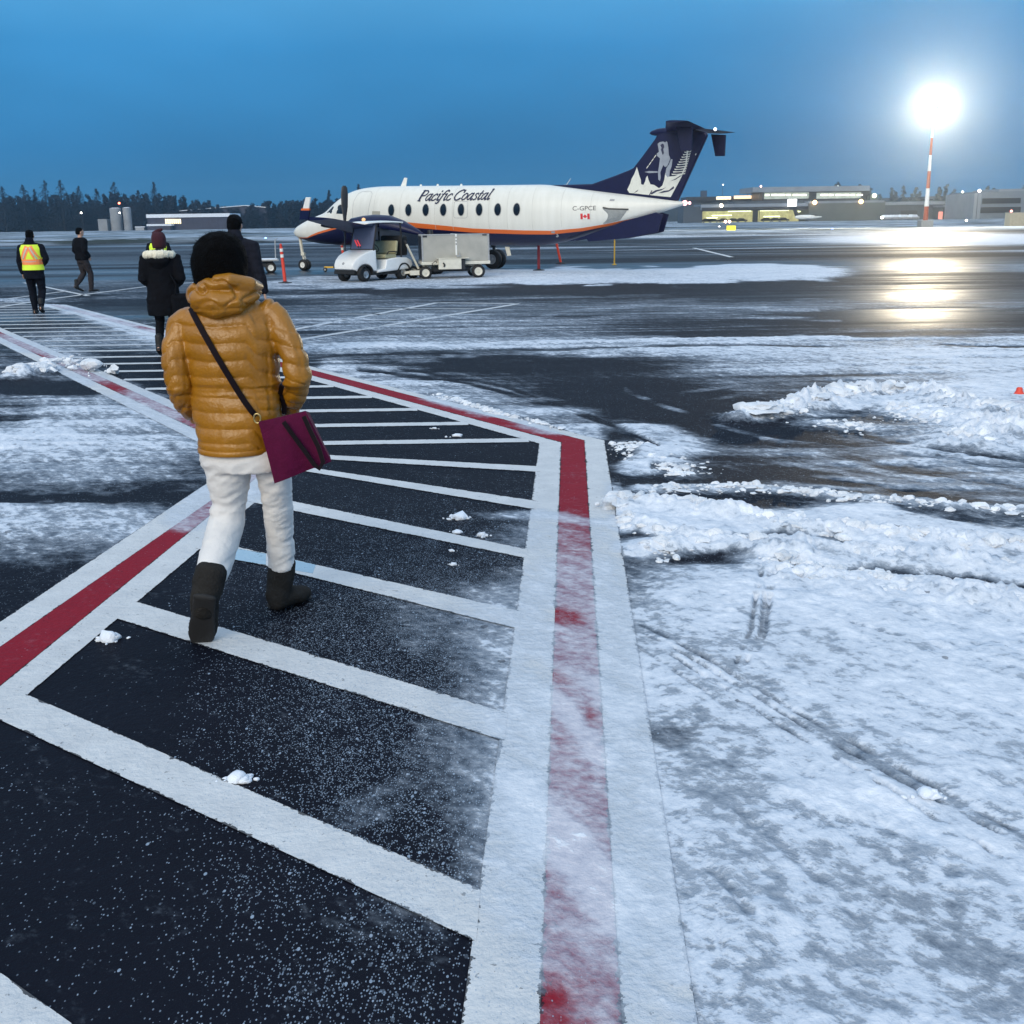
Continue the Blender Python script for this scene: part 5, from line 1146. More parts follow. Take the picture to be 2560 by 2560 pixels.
lamp_post(2404, 480, 430, 'distant white lamp above the trees right of the floodlight mast'); lamp_post(1807, 462, 520, 'faint high lamp in the sky right of the airliner fin', e=6, r=.22)
lamp_post(1901, 466, 430, 'distant lamp with a red tinge at the terminal roof corner', (1, .5, .4), 10, .3); lamp_post(2093, 466, 430, 'faint distant lamp behind the long terminal roof', e=8, r=.22)
lamp_post(2446, 477, 398, 'bright white and red lamp at the corner of the far right block', (1, .85, .85), 14, .45); lamp_post(1796, 567, 230, 'low white lamp left of the yellow airfield sign', e=8, r=.16)
lamp_post(2412, 551, 260, 'low white lamp on the field between mast and utility box', e=10, r=.22); lamp_post(437, 587, 260, 'low pinkish lamp on the field behind the red knitted hat', (1, .75, .7), 7, .16)
def ground_light(px, py, lb, c=(.15, .3, 1)):
    p = G(px, py); o = thing('taxiway_light', lb, 'taxiway light', p, 0, 'taxiway edge lights'); k = p.y / 100
    MB().lathe((0, 0, 0), (0, 0, 1), [(0, .12 * k), (.04, .12 * k), (.06, .05 * k), (.32, .05 * k)], 12).build('stem', M['dark'], o, smooth=40)
    MB().ico((0, 0, .36), .13 * k, 2).build('lens', emat('blue_lamp', c, 6), o, smooth=True)
ground_light(665, 606, 'small blue taxiway light behind the left delineator post'); ground_light(2080, 583, 'small blue taxiway light on the field before the grey hangar block')

# ------------------------------------------------------------------ far field: right
YR = 420.0
CL1 = mat('grey_cladding', (.075, .09, .088), .7, var=.12, scale=.3); CL2 = mat('blue_grey_cladding', (.05, .065, .085), .7, var=.15, scale=.3); RF = mat('pale_roof', (.20, .235, .28), .6, var=.15, scale=.2)
def z4(x, y): return 1700 + x * .4451, 400 + y * .4451
def zb(name, x0, y0, x1, y1, Y, dp, m_, par, z0=None): a = z4(x0, y0); b = z4(x1, y1); return wbox(name, a[0], a[1], b[0], b[1], Y, dp, m_, par, z0=z0)
tm = thing('terminal_building', 'far grey terminal with a lit open parking bay and a glazed upper floor', 'building', (Wp(1950, 558, YR).x, YR, GZF))
zb('upper_wall', 466, 168, 1060, 250, YR + 8, 20, M['dark'], tm); zb('roof', 408, 153, 1066, 172, YR + 6, 24, RF, tm)
INT = mat('lit_interior', (.3, .32, .2), .5, emit=(.70, .64, .28), estr=.42, var=.75, scale=.5); INT2 = mat('office_glow', (.2, .22, .2), .5, emit=(.50, .58, .50), estr=.40, var=.45, scale=.6); WHT = emat('white_strip_lamp', (1, .95, .75), 2.2)
zb('window', 474, 184, 722, 216, YR + 7.8, .15, INT2, tm); zb('window', 768, 184, 1016, 214, YR + 7.8, .15, INT2, tm)
m = MB()
for k in range(14):
    x = 490 + k * 40
    if 700 < x < 780: continue
    a = Wp(*z4(x, 196), YR + 7.6); m.box((a.x - tm.location.x, 7.6, a.z - tm.location.z), (1.6 + (k % 3) * .5, .1, .5))
m.build('ceiling_lamp', WHT, tm)
zb('grey_block', 726, 236, 1146, 355, YR - 4, 22, CL1, tm, z0=0); zb('block_parapet', 724, 232, 1148, 238, YR - 4.3, 22.6, RF, tm); zb('roof_plant', 1072, 196, 1110, 233, YR + 4, 5, CL1, tm)
zb('bay_roof', 118, 250, 734, 272, YR - 3, 16, RF, tm); zb('upper_roof_step', 300, 232, 740, 251, YR + 2, 12, CL2, tm)
zb('bay_back', 122, 272, 722, 352, YR + 10, .4, INT, tm, z0=0); zb('bay_side', 20, 262, 124, 360, YR - 2, 14, CL2, tm, z0=0); zb('bay_column', 412, 272, 436, 355, YR - 2.5, 1.0, M['dark'], tm, z0=0)
m = MB()
for x0, y, ln in ((150, 283, 100), (270, 288, 130), (450, 284, 160), (640, 290, 80), (180, 312, 110), (470, 318, 90), (150, 325, 60)):
    a = Wp(*z4(x0, y), YR + 8); b = Wp(*z4(x0 + ln, y), YR + 8); m.box(((a.x + b.x) / 2 - tm.location.x, 8, a.z - tm.location.z), (b.x - a.x, .3, .35))
m.build('strip_lamp', emat('green_white_lamp', (.95, 1, .62), 2.0), tm)
zb('fascia', 122, 268, 722, 280, YR - 3.2, .5, M['dark'], tm)
a = Wp(*z4(630, 240), YR - 6); MB().box((a.x - tm.location.x, -6, a.z - tm.location.z), (3.2, .4, 2.5)).build('light_panel', emat('white_panel', (1, 1, 1), 3.0), tm, bevel=.1)
for x, y in ((757, 238), (1017, 233)):
    a = Wp(*z4(x, y), YR - 4.8); MB().ico((a.x - tm.location.x, -4.8, a.z - tm.location.z), .75, 2).build('wall_lamp', emat('amber_wall_lamp', (1, .55, .22), 9), tm, smooth=True)
a = Wp(*z4(1092, 200), YR + 3); MB().ico((a.x - tm.location.x, 3, a.z - tm.location.z), .8, 2).build('roof_lamp', emat('warm_roof_lamp', (.9, 1, .7), 3), tm, smooth=True)
a = Wp(*z4(232, 256), YR - 5); MB().ico((a.x - tm.location.x, -5, a.z - tm.location.z), .65, 2).build('wall_lamp', emat('cream_lamp', (1, .85, .6), 7), tm, smooth=True)
for k, x in enumerate((150, 185, 245, 300, 345, 485, 535, 580)):
    a = Wp(*z4(x, 345), YR + 4); o = thing('parked_car', 'dark car silhouetted in the lit terminal bay', 'car', (a.x, YR + 4, GZF), 0, 'cars parked in the lit bay')
    MB().rings([[(xx, yy, zz) for xx, zz in pr] for yy, pr in ((-.85, [(-2, .35), (2, .35), (2.1, .8), (1.2, .95), (.7, 1.4), (-.9, 1.45), (-1.6, 1.0), (-2.1, .9)]), (.85, [(-2, .35), (2, .35), (2.1, .8), (1.2, .95), (.7, 1.4), (-.9, 1.45), (-1.6, 1.0), (-2.1, .9)]))]).build('body', M['dark'], o, bevel=.08)
    for sx in (-1.3, 1.3): wheel_mb((sx, -.8, .33), .33, .2, (0, 1, 0), M['black'], M['grey'], o)
lo = thing('low_terminal_wing', 'long low dark terminal wing with a lit orange strip left of the lit bay', 'building', (Wp(1800, 530, YR + 30).x, YR + 30, GZF))
zb('wall', 40, 226, 470, 262, YR + 30, 14, CL2, lo, z0=0); zb('roof', 36, 208, 470, 225, YR + 29, 15, M['dark'], lo); zb('window', 205, 206, 286, 221, YR + 28.7, .2, emat('amber_strip', (1, .82, .5), 1.6), lo); zb('window', 304, 201, 424, 216, YR + 28.7, .2, emat('orange_strip', (1, .66, .36), 1.6), lo)
for x0, x1, y in ((115, 180, 232), (115, 200, 246)): zb('louvre', x0, y, x1, y + 8, YR + 29.8, .3, M['dark'], lo)
zb('roof_board', 116, 172, 151, 206, YR + 30, .5, mat('board_blue', (.03, .05, .09), .6), lo)
m = MB(); a = Wp(*z4(380, 180), YR + 30); a2 = Wp(*z4(380, 205), YR + 30); m.cyl((a2.x - lo.location.x, 0, a2.z - .2), (a.x - lo.location.x, 0, a.z), .12); m.bar((a.x - lo.location.x - 1.5, 0, a.z), (a.x - lo.location.x + 1.5, 0, a.z), .2, .2); m.build('roof_aerial', M['dark'], lo)
# small aircraft parked before the grey block
sp = thing('small_aircraft', 'small white high-tailed aircraft parked before the far grey block', 'airplane', (Wp(*z4(715, 348), YR - 16).x, YR - 16, GZF))
MB().lathe((-4.5, 0, 1.5), (1, 0, 0), [(0, .1), (.6, .55), (2, .75), (5, .75), (7.5, .4), (9.5, .12)], 16).build('fuselage', M['white'], sp, smooth=60)
MB().prism([(-4.4, 1.8), (-5.6, 4.8), (-4.6, 4.8), (-2.6, 2.1)], (0, .1, 0), (1, 0, 0), (0, 0, 1), .2).build('tail_fin', M['dark'], sp); MB().box((.2, 0, 1.2), (1.8, 11, .15)).build('wing', M['white'], sp)
MB().box((3.0, 0, 2.0), (.9, 1.2, .35)).build('windshield', M['glass'], sp, bevel=.1)
for x, y in ((3, 0), (-.2, 1.3), (-.2, -1.3)):
    wheel_mb((x, y, .3), .3, .2, (0, 1, 0), M['black'], M['grey'], sp); MB().cyl((x, y, .3), (x, y, 1.2), .06).build('gear_leg', M['grey'], sp)
# low sheds and snowy vehicles behind the mast
sh = thing('long_shed', 'long low blue-grey shed behind the red and white mast', 'shed', (Wp(2300, 545, YR + 20).x, YR + 20, GZF))
zb('wall', 1150, 246, 1500, 335, YR + 20, 16, CL2, sh, z0=0); zb('roof', 1146, 236, 1504, 248, YR + 19, 18, RF, sh); zb('door', 1240, 285, 1330, 335, YR + 19.8, .3, M['dark'], sh, z0=0)
s2 = thing('storage_hall', 'plain grey storage hall between the mast and the far right block', 'shed', (Wp(2400, 540, YR + 10).x, YR + 10, GZF))
zb('wall', 1480, 262, 1605, 325, YR + 10, 14, CL2, s2, z0=0); zb('roof', 1478, 254, 1608, 263, YR + 9.5, 15, RF, s2); zb('annexe', 1600, 280, 1652, 320, YR + 6, 10, M['dark'], s2, z0=0); zb('lit_doorway', 1456, 290, 1474, 320, YR + 5, .6, emat('red_glow', (1, .30, .22), .8), s2, z0=0)
for k, (x, lb) in enumerate(((1165, 'snow-covered vehicle with its headlights on beside the grey block'), (1205, 'second snow-covered vehicle from the grey block, before the long shed'), (1255, 'snow-covered vehicle midway between grey block and mast'), (1310, 'snow-covered vehicle parked nearest to the mast foot'))):
    a = Wp(*z4(x, 330), YR - 12); o = thing('snowy_vehicle', lb, 'car', (a.x, YR - 12, GZF), R(10 * k), 'snow-covered vehicles by the long shed')
    pr = [(-2.2, .4), (2.2, .4), (2.3, 1.0), (1.4, 1.15), (.8, 1.75), (-1.4, 1.8), (-2.2, 1.1)]
    MB().rings([[(xx, yy, zz) for xx, zz in pr] for yy in (-.9, .9)]).build('body', M['grey'], o, bevel=.1)
    MB().rings([[(xx, yy, zz + .06) for xx, zz in pr[2:] + [(-2.2, .9)]] for yy in (-.93, .93)]).build('snow_cover', M['snow'], o, bevel=.1)
    for sx in (-1.4, 1.4): wheel_mb((sx, -.85, .36), .36, .22, (0, 1, 0), M['black'], M['grey'], o)
    if k == 0: MB().ico((-2.3, -.95, .95), .45, 2).build('headlight', emat('headlamp', (1, .95, .75), 8), o, smooth=True)
rb = thing('office_block', 'pale far block with two dark window bands at the right edge of the view', 'building', (Wp(2500, 545, YR - 20).x, YR - 20, GZF))
zb('wall', 1682, 178, 2060, 322, YR - 20, 25, mat('pale_cladding', (.13, .16, .19), .7, var=.1, scale=.3), rb, z0=0); zb('end_wall', 1655, 186, 1683, 322, YR - 21, 26, mat('light_cladding', (.22, .25, .28), .7, var=.1, scale=.3), rb, z0=0)
zb('roof', 1790, 163, 2060, 180, YR - 19, 22, RF, rb); zb('window_band', 1700, 216, 1912, 243, YR - 20.2, .3, M['glass'], rb); zb('window_band', 1690, 266, 1912, 294, YR - 20.2, .3, M['glass'], rb)
ub = G(2523, 571); bb = thing('utility_cabinet', 'beige utility cabinet with a snowy foot at the right edge of the apron', 'cabinet', (ub.x + 1.05, ub.y + .8, 0))
zt2 = Wp(2525, 532, ub.y).z; MB().box((0, 0, zt2 / 2), (2.1, 1.6, zt2)).build('body', mat('beige_steel', (.42, .38, .28), .6), bb, bevel=.05); MB().box((0, 0, zt2 + .03), (2.2, 1.7, .06)).build('lid', M['concrete'], bb)
m = MB(); m.box((-.5, -.81, zt2 * .5), (.9, .02, zt2 * .85)); m.box((.5, -.81, zt2 * .5), (.9, .02, zt2 * .85)); m.build('door', mat('beige_door', (.40, .36, .27), .6), bb)
MB().ico((-.95, -.7, zt2 + .2), .16, 2).build('warning_lamp', emat('coral_lamp', (1, .35, .3), 3), bb, smooth=True)
yp = G(1827, 583); ys_ = thing('airfield_sign', 'glowing blank yellow airfield sign on the snowy verge right of the tail', 'sign', yp)
a = Wp(1816, 565.5, yp.y); b = Wp(1839, 582, yp.y)
MB().box((0, 0, (a.z + b.z) / 2 + .08), (b.x - a.x, .18, a.z - b.z)).build('housing', M['dark'], ys_, bevel=.03); MB().box((0, -.10, (a.z + b.z) / 2 + .08), (b.x - a.x - .06, .02, a.z - b.z - .06)).build('lit_face', emat('sign_yellow', (.95, .85, .06), 1.1), ys_)
for sx in (-.3, .3): MB().cyl((sx, 0, 0), (sx, 0, .2), .05).build('leg', M['dark'], ys_)
for px, lb in ((1812, 'left of two pinkish lamps above the yellow sign'), (1822, 'right of two pinkish lamps above the yellow sign')):
    lamp_post(px, 554, 300, lb, (1, .62, .5), 9, .34)

# ------------------------------------------------------------------ trees
def leaf_mesh(cl, size, seed, flat=1.0):
    r = np.random.default_rng(seed); V = []; F = []
    for c in cl:
        n = int(c[4]); 
        for _ in range(n):
            d = r.normal(size=3); d /= np.linalg.norm(d); p = np.array(c[:3]) + d * np.array([c[3], c[3], c[3] * flat]) * r.random() ** .4
            a = r.normal(size=3); a /= np.linalg.norm(a); b = np.cross(a, r.normal(size=3)); b /= np.linalg.norm(b); s = size * r.uniform(.6, 1.4)
            k = len(V); V += [tuple(p + a * s), tuple(p + b * s * .7), tuple(p - a * s * .8 + b * s * .3)]; F.append((k, k + 1, k + 2))
    return V, F
FOL = mat('conifer_needles', (.008, .012, .020), .9, var=.4, scale=.4); FOL2 = mat('bare_twigs', (.007, .009, .015), .9, var=.4, scale=.3); BARK = mat('bark', (.02, .018, .018), .9)
def conifer(px, pyt, Y, lb, wr=.20, seed=1):
    p = Wp(px, pyt, Y); h = p.z; o = thing('conifer_tree', lb, 'tree', (p.x, Y, 0), 0, 'tall conifers on the left skyline')
    MB().tube([(0, 0, 0), (0, 0, h * .5), (0, 0, h * .97)], [.35, .22, .04], 8).build('trunk', BARK, o, smooth=50)
    r = random.Random(seed); cl = []; z = h * .12
    while z < h:
        t = (z - h * .12) / (h * .88); rad_ = h * wr * (1 - t) ** .62 + .10
        nb = 7 if t < .7 else 4
        for k in range(nb):
            a = r.random() * 6.28; L = rad_ * r.uniform(.55, 1.1)
            for q in (.3, .6, .9): cl.append((math.cos(a) * L * q, math.sin(a) * L * q, z - L * q * .30 + r.uniform(-.3, .3), .34 + L * .20 * (1.1 - q), 8))
        z += h * .035
    V, F = leaf_mesh(cl, .30, seed); MB().add(V, F).build('crown', FOL, o, fix=False)
    return o
for k, (px, py, w_, lb) in enumerate(((4, 476, .26, 'conifer cut by the left edge of the view'), (56, 471, .24, 'bushy conifer above the high visibility vest'), (110, 460, .20, 'pointed conifer left of the tallest one'), (149, 459, .24, 'tallest broad conifer above the man in black'), (196, 474, .2, 'blunt conifer left of the concrete silos'), (284, 464, .26, 'broad conifer right behind the concrete silos'), (345, 484, .2, 'small conifer between silos and the far right spire'), (383, 464, .17, 'slim lone conifer spire right of the silos'), (85, 482, .2, 'half hidden conifer between two taller ones at the left'), (240, 480, .2, 'dark conifer just left of the silo beacon'))):
    conifer(px, py - 7, 505 + 6 * (k % 3), lb, w_ * 1.55, 20 + k)
conifer(896, 462, 520, 'lone conifer tip showing over the cockpit roof', .22, 41); conifer(822, 477, 520, 'thin conifer tip showing over the airliner nose', .16, 42)
def forest(name, prof, Y, m_, depth, seed, size=.55, dens=1.0):
    r = random.Random(seed); cl = []
    for (xa, ya), (xb, yb) in zip(prof[:-1], prof[1:]):
        A_ = Wp(xa, ya, Y); B_ = Wp(xb, yb, Y); n = max(2, int((B_.x - A_.x) / 1.6 * dens))
        for k in range(n):
            t = r.random(); x = A_.x + (B_.x - A_.x) * t; h = (A_.z + (B_.z - A_.z) * t) * r.uniform(.60, 1.08); y = Y + r.random() * depth; z = .3
            while z < h:
                q = z / h; cl.append((x + r.uniform(-.6, .6), y + r.uniform(-.6, .6), z, 1.35 * (1 - q * .5), 30)); z += 1.0
    V, F = leaf_mesh(cl, size, seed); return tag(MB().add(V, F).build(name, m_, fix=False), kind='stuff')
forest('dark_forest', [(-120, 492), (0, 494), (60, 498), (150, 490), (230, 492), (300, 484), (380, 490), (430, 492), (470, 503), (512, 506), (530, 520), (640, 512), (690, 502), (740, 500), (790, 500), (850, 498), (900, 492), (980, 500)], 515, FOL2, 14, 3, .75, 4.0)
FOL3 = mat('far_trees', (.012, .02, .026), .9, var=.3, scale=.2)
forest('far_forest', [z4(*p) for p in ((860, 150), (910, 136), (960, 150), (1030, 120), (1090, 140), (1180, 140), (1290, 132), (1420, 138), (1560, 150), (1640, 175), (1700, 165), (1800, 152), (2100, 150))], 560, FOL3, 18, 5, .7, .8)
# scrub verge at the apron edge and low snowy bank
hl = []
for xx in np.linspace(-700, 700, 60): hl.append((xx, 700 + 0 * xx, 6 + 5 * vnoise(np.array([xx * .006]), np.array([0.0]), 5)[0] + (4 if xx > 50 else 0)))
m = MB(); v_ = []
for x, y, z in hl: v_ += [(x, y - 30, -.5), (x, y, z), (x, y + 30, -.5)]
n_ = len(hl); m.add(v_, [(3 * i + k, 3 * i + 3 + k, 3 * i + 4 + k, 3 * i + 1 + k) for i in range(n_ - 1) for k in (0, 1)]); tag(m.build('low_hills', FOL3, smooth=180), kind='structure')
# ------------------------------------------------------------------ people
from mathutils.bvhtree import BVHTree
def hand_tubes(mb, wrist, d, side, k=1.0, thumb=1):
    """palm, four unequal bent fingers and a thumb; d = pointing direction, side = across the palm (towards the thumb)"""
    d = Vector(d).normalized(); sx = Vector(side); sx = (sx - d * sx.dot(d)).normalized(); nn = d.cross(sx) * thumb
    w = Vector(wrist)
    mb.tube([w, w + d * .03 * k, w + d * .085 * k], [(.027 * k, .018 * k), (.036 * k, .016 * k), (.040 * k, .014 * k)], 10, side=sx, round_caps=True)
    for i, L in enumerate((.072, .082, .076, .058)):
        b = w + d * .08 * k + sx * (.030 - .020 * i) * k; c = (d + nn * .30).normalized(); e = (d + nn * .85).normalized()
        mb.tube([b - d * .02 * k, b + d * L * .42 * k, b + d * L * .42 * k + c * L * .32 * k, b + d * L * .42 * k + c * L * .32 * k + e * L * .26 * k], [.0095 * k, .0095 * k, .0085 * k, .007 * k], 8, round_caps=True)
    b = w + d * .025 * k + sx * .025 * k; c = (d * .75 + sx * .6 + nn * .2).normalized()
    mb.tube([b, b + c * .04 * k, b + c * .04 * k + (d * .95 + sx * .15 + nn * .3).normalized() * .032 * k], [.013 * k, .011 * k, .008 * k], 8, round_caps=True)

def head_tubes(mb, c, k=1.0, turn=0.0, ears=True):
    c = Vector(c); F = Vector((-math.sin(turn), math.cos(turn), 0)); S = Vector((math.cos(turn), math.sin(turn), 0)); U = Vector((0, 0, 1))
    P = [(-.115, .015, .030, .035), (-.10, .02, .052, .066), (-.06, .012, .066, .086), (0, .0, .075, .094), (.05, -.005, .077, .097), (.09, -.008, .066, .083), (.115, -.01, .040, .050), (.122, -.01, .012, .015)]
    rs = [[c + U * z * k + F * (y + b * math.sin(2 * math.pi * j / 20)) * k + S * a * math.cos(2 * math.pi * j / 20) * k for j in range(20)] for z, y, a, b in P]
    mb.rings(rs)
    mb.tube([c + F * .088 * k + U * .03 * k, c + F * .112 * k - U * .015 * k, c + F * .09 * k - U * .025 * k], [.008 * k, .014 * k, .010 * k], 8, round_caps=True)       # nose
    mb.tube([c + F * .082 * k - U * .058 * k - S * .02 * k, c + F * .092 * k - U * .058 * k, c + F * .082 * k - U * .058 * k + S * .02 * k], [.006 * k, .009 * k, .006 * k], 8, round_caps=True)   # mouth
    mb.tube([c + F * .085 * k + U * .026 * k - S * .05 * k, c + F * .097 * k + U * .03 * k, c + F * .085 * k + U * .026 * k + S * .05 * k], .009 * k, 8, round_caps=True)   # brow
    if ears:
        for sg in (-1, 1): mb.tube([c + S * sg * .077 * k + U * .022 * k, c + S * sg * .084 * k - U * .005 * k, c + S * sg * .076 * k - U * .028 * k], [(.012 * k, .012 * k), (.016 * k, .012 * k), (.008 * k, .010 * k)], 8, round_caps=True)
    return c, F, S, U

class Person:
    """joints in metres for a 1.75 m adult facing +y; legs and arms are posed by their joints"""
    def __init__(s, h, legs, arms, lean=0.0, turn=0.0, wide=1.0):
        s.k = h / 1.75; s.legs = legs; s.arms = arms; s.turn = turn; s.wide = wide; s.lean = lean
    def p(s, q): return Vector(q) * s.k
    def torso(s, mb, inf=0.0, z0=.82, z1=1.49, hemw=0.0):
        P = [(.82, .165, .115), (.95, .170, .120), (1.08, .150, .105), (1.25, .175, .120), (1.38, .195, .115), (1.45, .165, .095), (1.50, .075, .070)]
        zs = sorted(set([z0, z1] + [a for a, _, _ in P if z0 < a < z1])); pts = []; rad = []
        for z in zs:
            a = np.interp(z, [q[0] for q in P], [q[1] for q in P]) * s.wide + inf; b = np.interp(z, [q[0] for q in P], [q[2] for q in P]) * s.wide + inf
            if z < .95: a += hemw; b += hemw
            pts.append(s.p((0, s.lean * (z - .9), z))); rad.append((a * s.k, b * s.k))
        mb.tube(pts, rad, 20, side=(1, 0, 0))
    def leg(s, mb, L, inf=0.0, end=1.0):
        hip, knee, ank, toe = [s.p(q) for q in L]; k = s.k
        pts = [hip, hip.lerp(knee, .5), knee, knee.lerp(ank, .35), ank]; r = [.092, .080, .058, .058, .042]
        mb.tube(pts, [(q + inf) * k for q in r], 14, side=(1, 0, 0), round_caps=True)
    def foot(s, mb, L, inf=0.0):
        hip, knee, ank, toe = [s.p(q) for q in L]; k = s.k; d = (toe - ank); dh = Vector((d.x, d.y, 0)).normalized()
        heel = ank - dh * .06 * k - Vector((0, 0, .05 * k)) + Vector((0, 0, 0))
        mb.tube([ank + Vector((0, 0, .12 * k)) * 1, ank, heel.lerp(toe, .25)], [.046 * k + inf, .047 * k + inf, .045 * k + inf], 12, round_caps=True)
        mb.tube([heel, heel.lerp(toe, .4), heel.lerp(toe, .75), toe], [(.038 * k + inf, .036 * k), (.043 * k + inf, .038 * k), (.047 * k + inf, .030 * k), (.036 * k + inf, .022 * k)], 12, side=dh.cross(Vector((0, 0, 1))), round_caps=True)
    def arm(s, mb, A, inf=0.0, shorten=1.0):
        sh, el, wr = [s.p(q) for q in A[:3]]; k = s.k
        mb.tube([sh - Vector((sh.x * .35, 0, -.0)), sh, sh.lerp(el, .5), el, el.lerp(wr, .4), el.lerp(wr, shorten)], [(q + inf) * k for q in (.06, .058, .050, .042, .040, .030)], 12, side=(0, 1, 0), round_caps=True)
    def build(s, root, coat, trousers, shoes, coat_z0=.80, coat_inf=.035, leg_inf=.022, hands=True, vox=.014, hair='cap', hair_m=None, ears=True, hemw=0.0, bare=True):
        k = s.k; mb = MB(); s.torso(mb); 
        for L in s.legs: s.leg(mb, L); s.foot(mb, L)
        for i, A in enumerate(s.arms):
            s.arm(mb, A); wr = s.p(A[2]); el = s.p(A[1]); sg = -1 if A[0][0] < 0 else 1
            if hands: hand_tubes(mb, wr, (wr - el).normalized() + Vector((0, 0, -.4)), Vector((-sg * .15, 1, 0)), k, -sg)
        hc = s.p((0, .02 + s.lean * .72, 1.635)); mb.tube([s.p((0, s.lean * .55, 1.42)), hc - Vector((0, .005, .06)) * k], [.062 * k, .058 * k], 14)
        s.hc, s.F, s.S, s.U = head_tubes(mb, hc, k, s.turn, ears)
        link('body', remesh(mb, .011 * k, 2), M['skin'], root)
        mb = MB(); s.torso(mb, coat_inf, coat_z0, 1.50, hemw)
        for A in s.arms: s.arm(mb, A, coat_inf * .75, .98)
        def wr_(co, no):
            n = (fbm(co[:, 0] * 9 + co[:, 1] * 4, co[:, 2] * 14, 7, 3) - .5); return co + no * (n * .022 * k)[:, None]
        link('jacket', remesh(mb, vox, 5, wr_), coat, root)
        mb = MB()
        for L in s.legs: s.leg(mb, L, leg_inf)
        P_ = s.p; mb.tube([P_((0, 0, .80)), P_((0, 0, .92)), P_((0, 0, 1.0))], [(.165 * k, .125 * k), (.175 * k, .13 * k), (.17 * k, .125 * k)], 18, side=(1, 0, 0))
        link('trousers', remesh(mb, vox, 4, wr_), trousers, root)
        for L in s.legs:
            mb = MB(); s.foot(mb, L, .008); link('shoe', remesh(mb, .011, 3), shoes, root)
        if hair == 'cap':
            mb = MB(); c = s.hc - s.F * .015 * k
            rs = [[c + s.U * z * k + s.F * (b * math.sin(2 * math.pi * j / 20) + f) * k + s.S * a * math.cos(2 * math.pi * j / 20) * k for j in range(20)] for z, a, b, f in ((-.055, .062, .055, -.035), (-.01, .082, .082, -.022), (.045, .086, .100, -.002), (.09, .078, .092, 0), (.12, .052, .062, 0), (.134, .012, .015, 0))]
            mb.rings(rs)
            def hr(co, no): return co + no * ((fbm(co[:, 0] * 40, co[:, 2] * 40 + co[:, 1] * 30, 3, 3) - .5) * .016)[:, None]
            link('hair', remesh(mb, .009, 2, hr), hair_m or M['hair'], root)

def arms_pocket(sp=.20): return [[(-.20, 0, 1.41), (-.285, -.05, 1.13), (-.20, .10, .98)], [(.20, 0, 1.41), (.285, -.05, 1.13), (.20, .10, .98)]]
def stride(a, b, w=.10):        # a: trailing leg (heel up), b: leading leg
    return [[(-w, 0, .92), (-w - .01, .06, .50), (-w - .005, -.20 * a, .16 + .04 * a), (-w, -.02, .03)], [(w, 0, .92), (w + .01, .16 * b, .50), (w, .14 * b, .085), (w + .01, .34 * b + .02, .035)]]
def mirror(L): return [[(-x, y, z) for x, y, z in l] for l in L][::-1]

# man in the high visibility vest
gp = G(97, 784); vm = thing('person', 'person walking away in a yellow high visibility vest with an orange cross over dark clothes', 'person', gp, R(4))
P1 = Person(1.70, mirror(stride(.5, .7)), [[(-.20, 0, 1.41), (-.27, -.03, 1.12), (-.25, .04, .88)], [(.20, 0, 1.41), (.31, -.06, 1.16), (.19, .12, 1.06)]], turn=.1, wide=1.06)
P1.build(vm, M['navycloth'], M['navycloth'], M['black'], coat_z0=.74, hands=True, hair='cap')
k = P1.k; m = MB(); m.tube([(0, -.03, 1.36 * k), (0, -.06, 1.46 * k), (0, -.05, 1.55 * k)], [(.10, .10), (.13, .10), (.085, .085)], 16, side=(1, 0, 0), round_caps=True); link('hood', remesh(m, .014, 4), M['navycloth'], vm)
def vest_mesh(inf, z0, z1, ang0=None, ang1=None):
    m = MB(); rs = []
    for z in np.linspace(z0, z1, 16):
        a = (np.interp(z, [.95, 1.08, 1.25, 1.38, 1.45], [.185, .168, .190, .205, .150]) * 1.04 + inf) * k; b = (np.interp(z, [.95, 1.08, 1.25, 1.38, 1.45], [.145, .135, .145, .135, .120]) * 1.10 + inf) * k
        rs.append([(a * math.cos(2 * math.pi * j / 40), b * math.sin(2 * math.pi * j / 40), z * k) for j in range(40)])
    return m, rs
m, rs = vest_mesh(.034, .93, 1.46); m.rings(rs, cap=False); vst = m.build('vest', M['hivis'], vm, smooth=180, fix=False)
def vband(name, pts, wd, m_, inf=.040):
    mm = MB()
    for (x0, z0), (x1, z1) in pts:
        n = 10; d = Vector((x1 - x0, z1 - z0)); nn = Vector((-d.y, d.x)).normalized() * wd / 2; prev = None
        for i in range(n + 1):
            t = i / n; q = []
            for sg in (-1, 1):
                x = x0 + d.x * t + nn.x * sg; z = z0 + d.y * t + nn.y * sg
                a = (np.interp(z, [.95, 1.08, 1.25, 1.38, 1.45], [.185, .168, .190, .205, .150]) * 1.04 + inf); b = (np.interp(z, [.95, 1.08, 1.25, 1.38, 1.45], [.145, .135, .145, .135, .120]) * 1.10 + inf)
                q.append((x * k, -b * math.sqrt(max(0, 1 - min(.995, x / a) ** 2)) * k, z * k))
            if prev: mm.add([prev[0], prev[1], q[1], q[0]], [(0, 1, 2, 3)])
            prev = q
    return mm.build(name, m_, vst, fix=False)
vband('orange_band', [((-.22, 1.10), (.22, 1.10)), ((-.16, 1.14), (-.02, 1.42)), ((.16, 1.14), (.02, 1.42))], .115, M['hiorange']); vband('reflective_tape', [((-.215, 1.10), (.215, 1.10)), ((-.15, 1.16), (-.03, 1.40)), ((.15, 1.16), (.03, 1.40))], .030, M['silver'], .043)

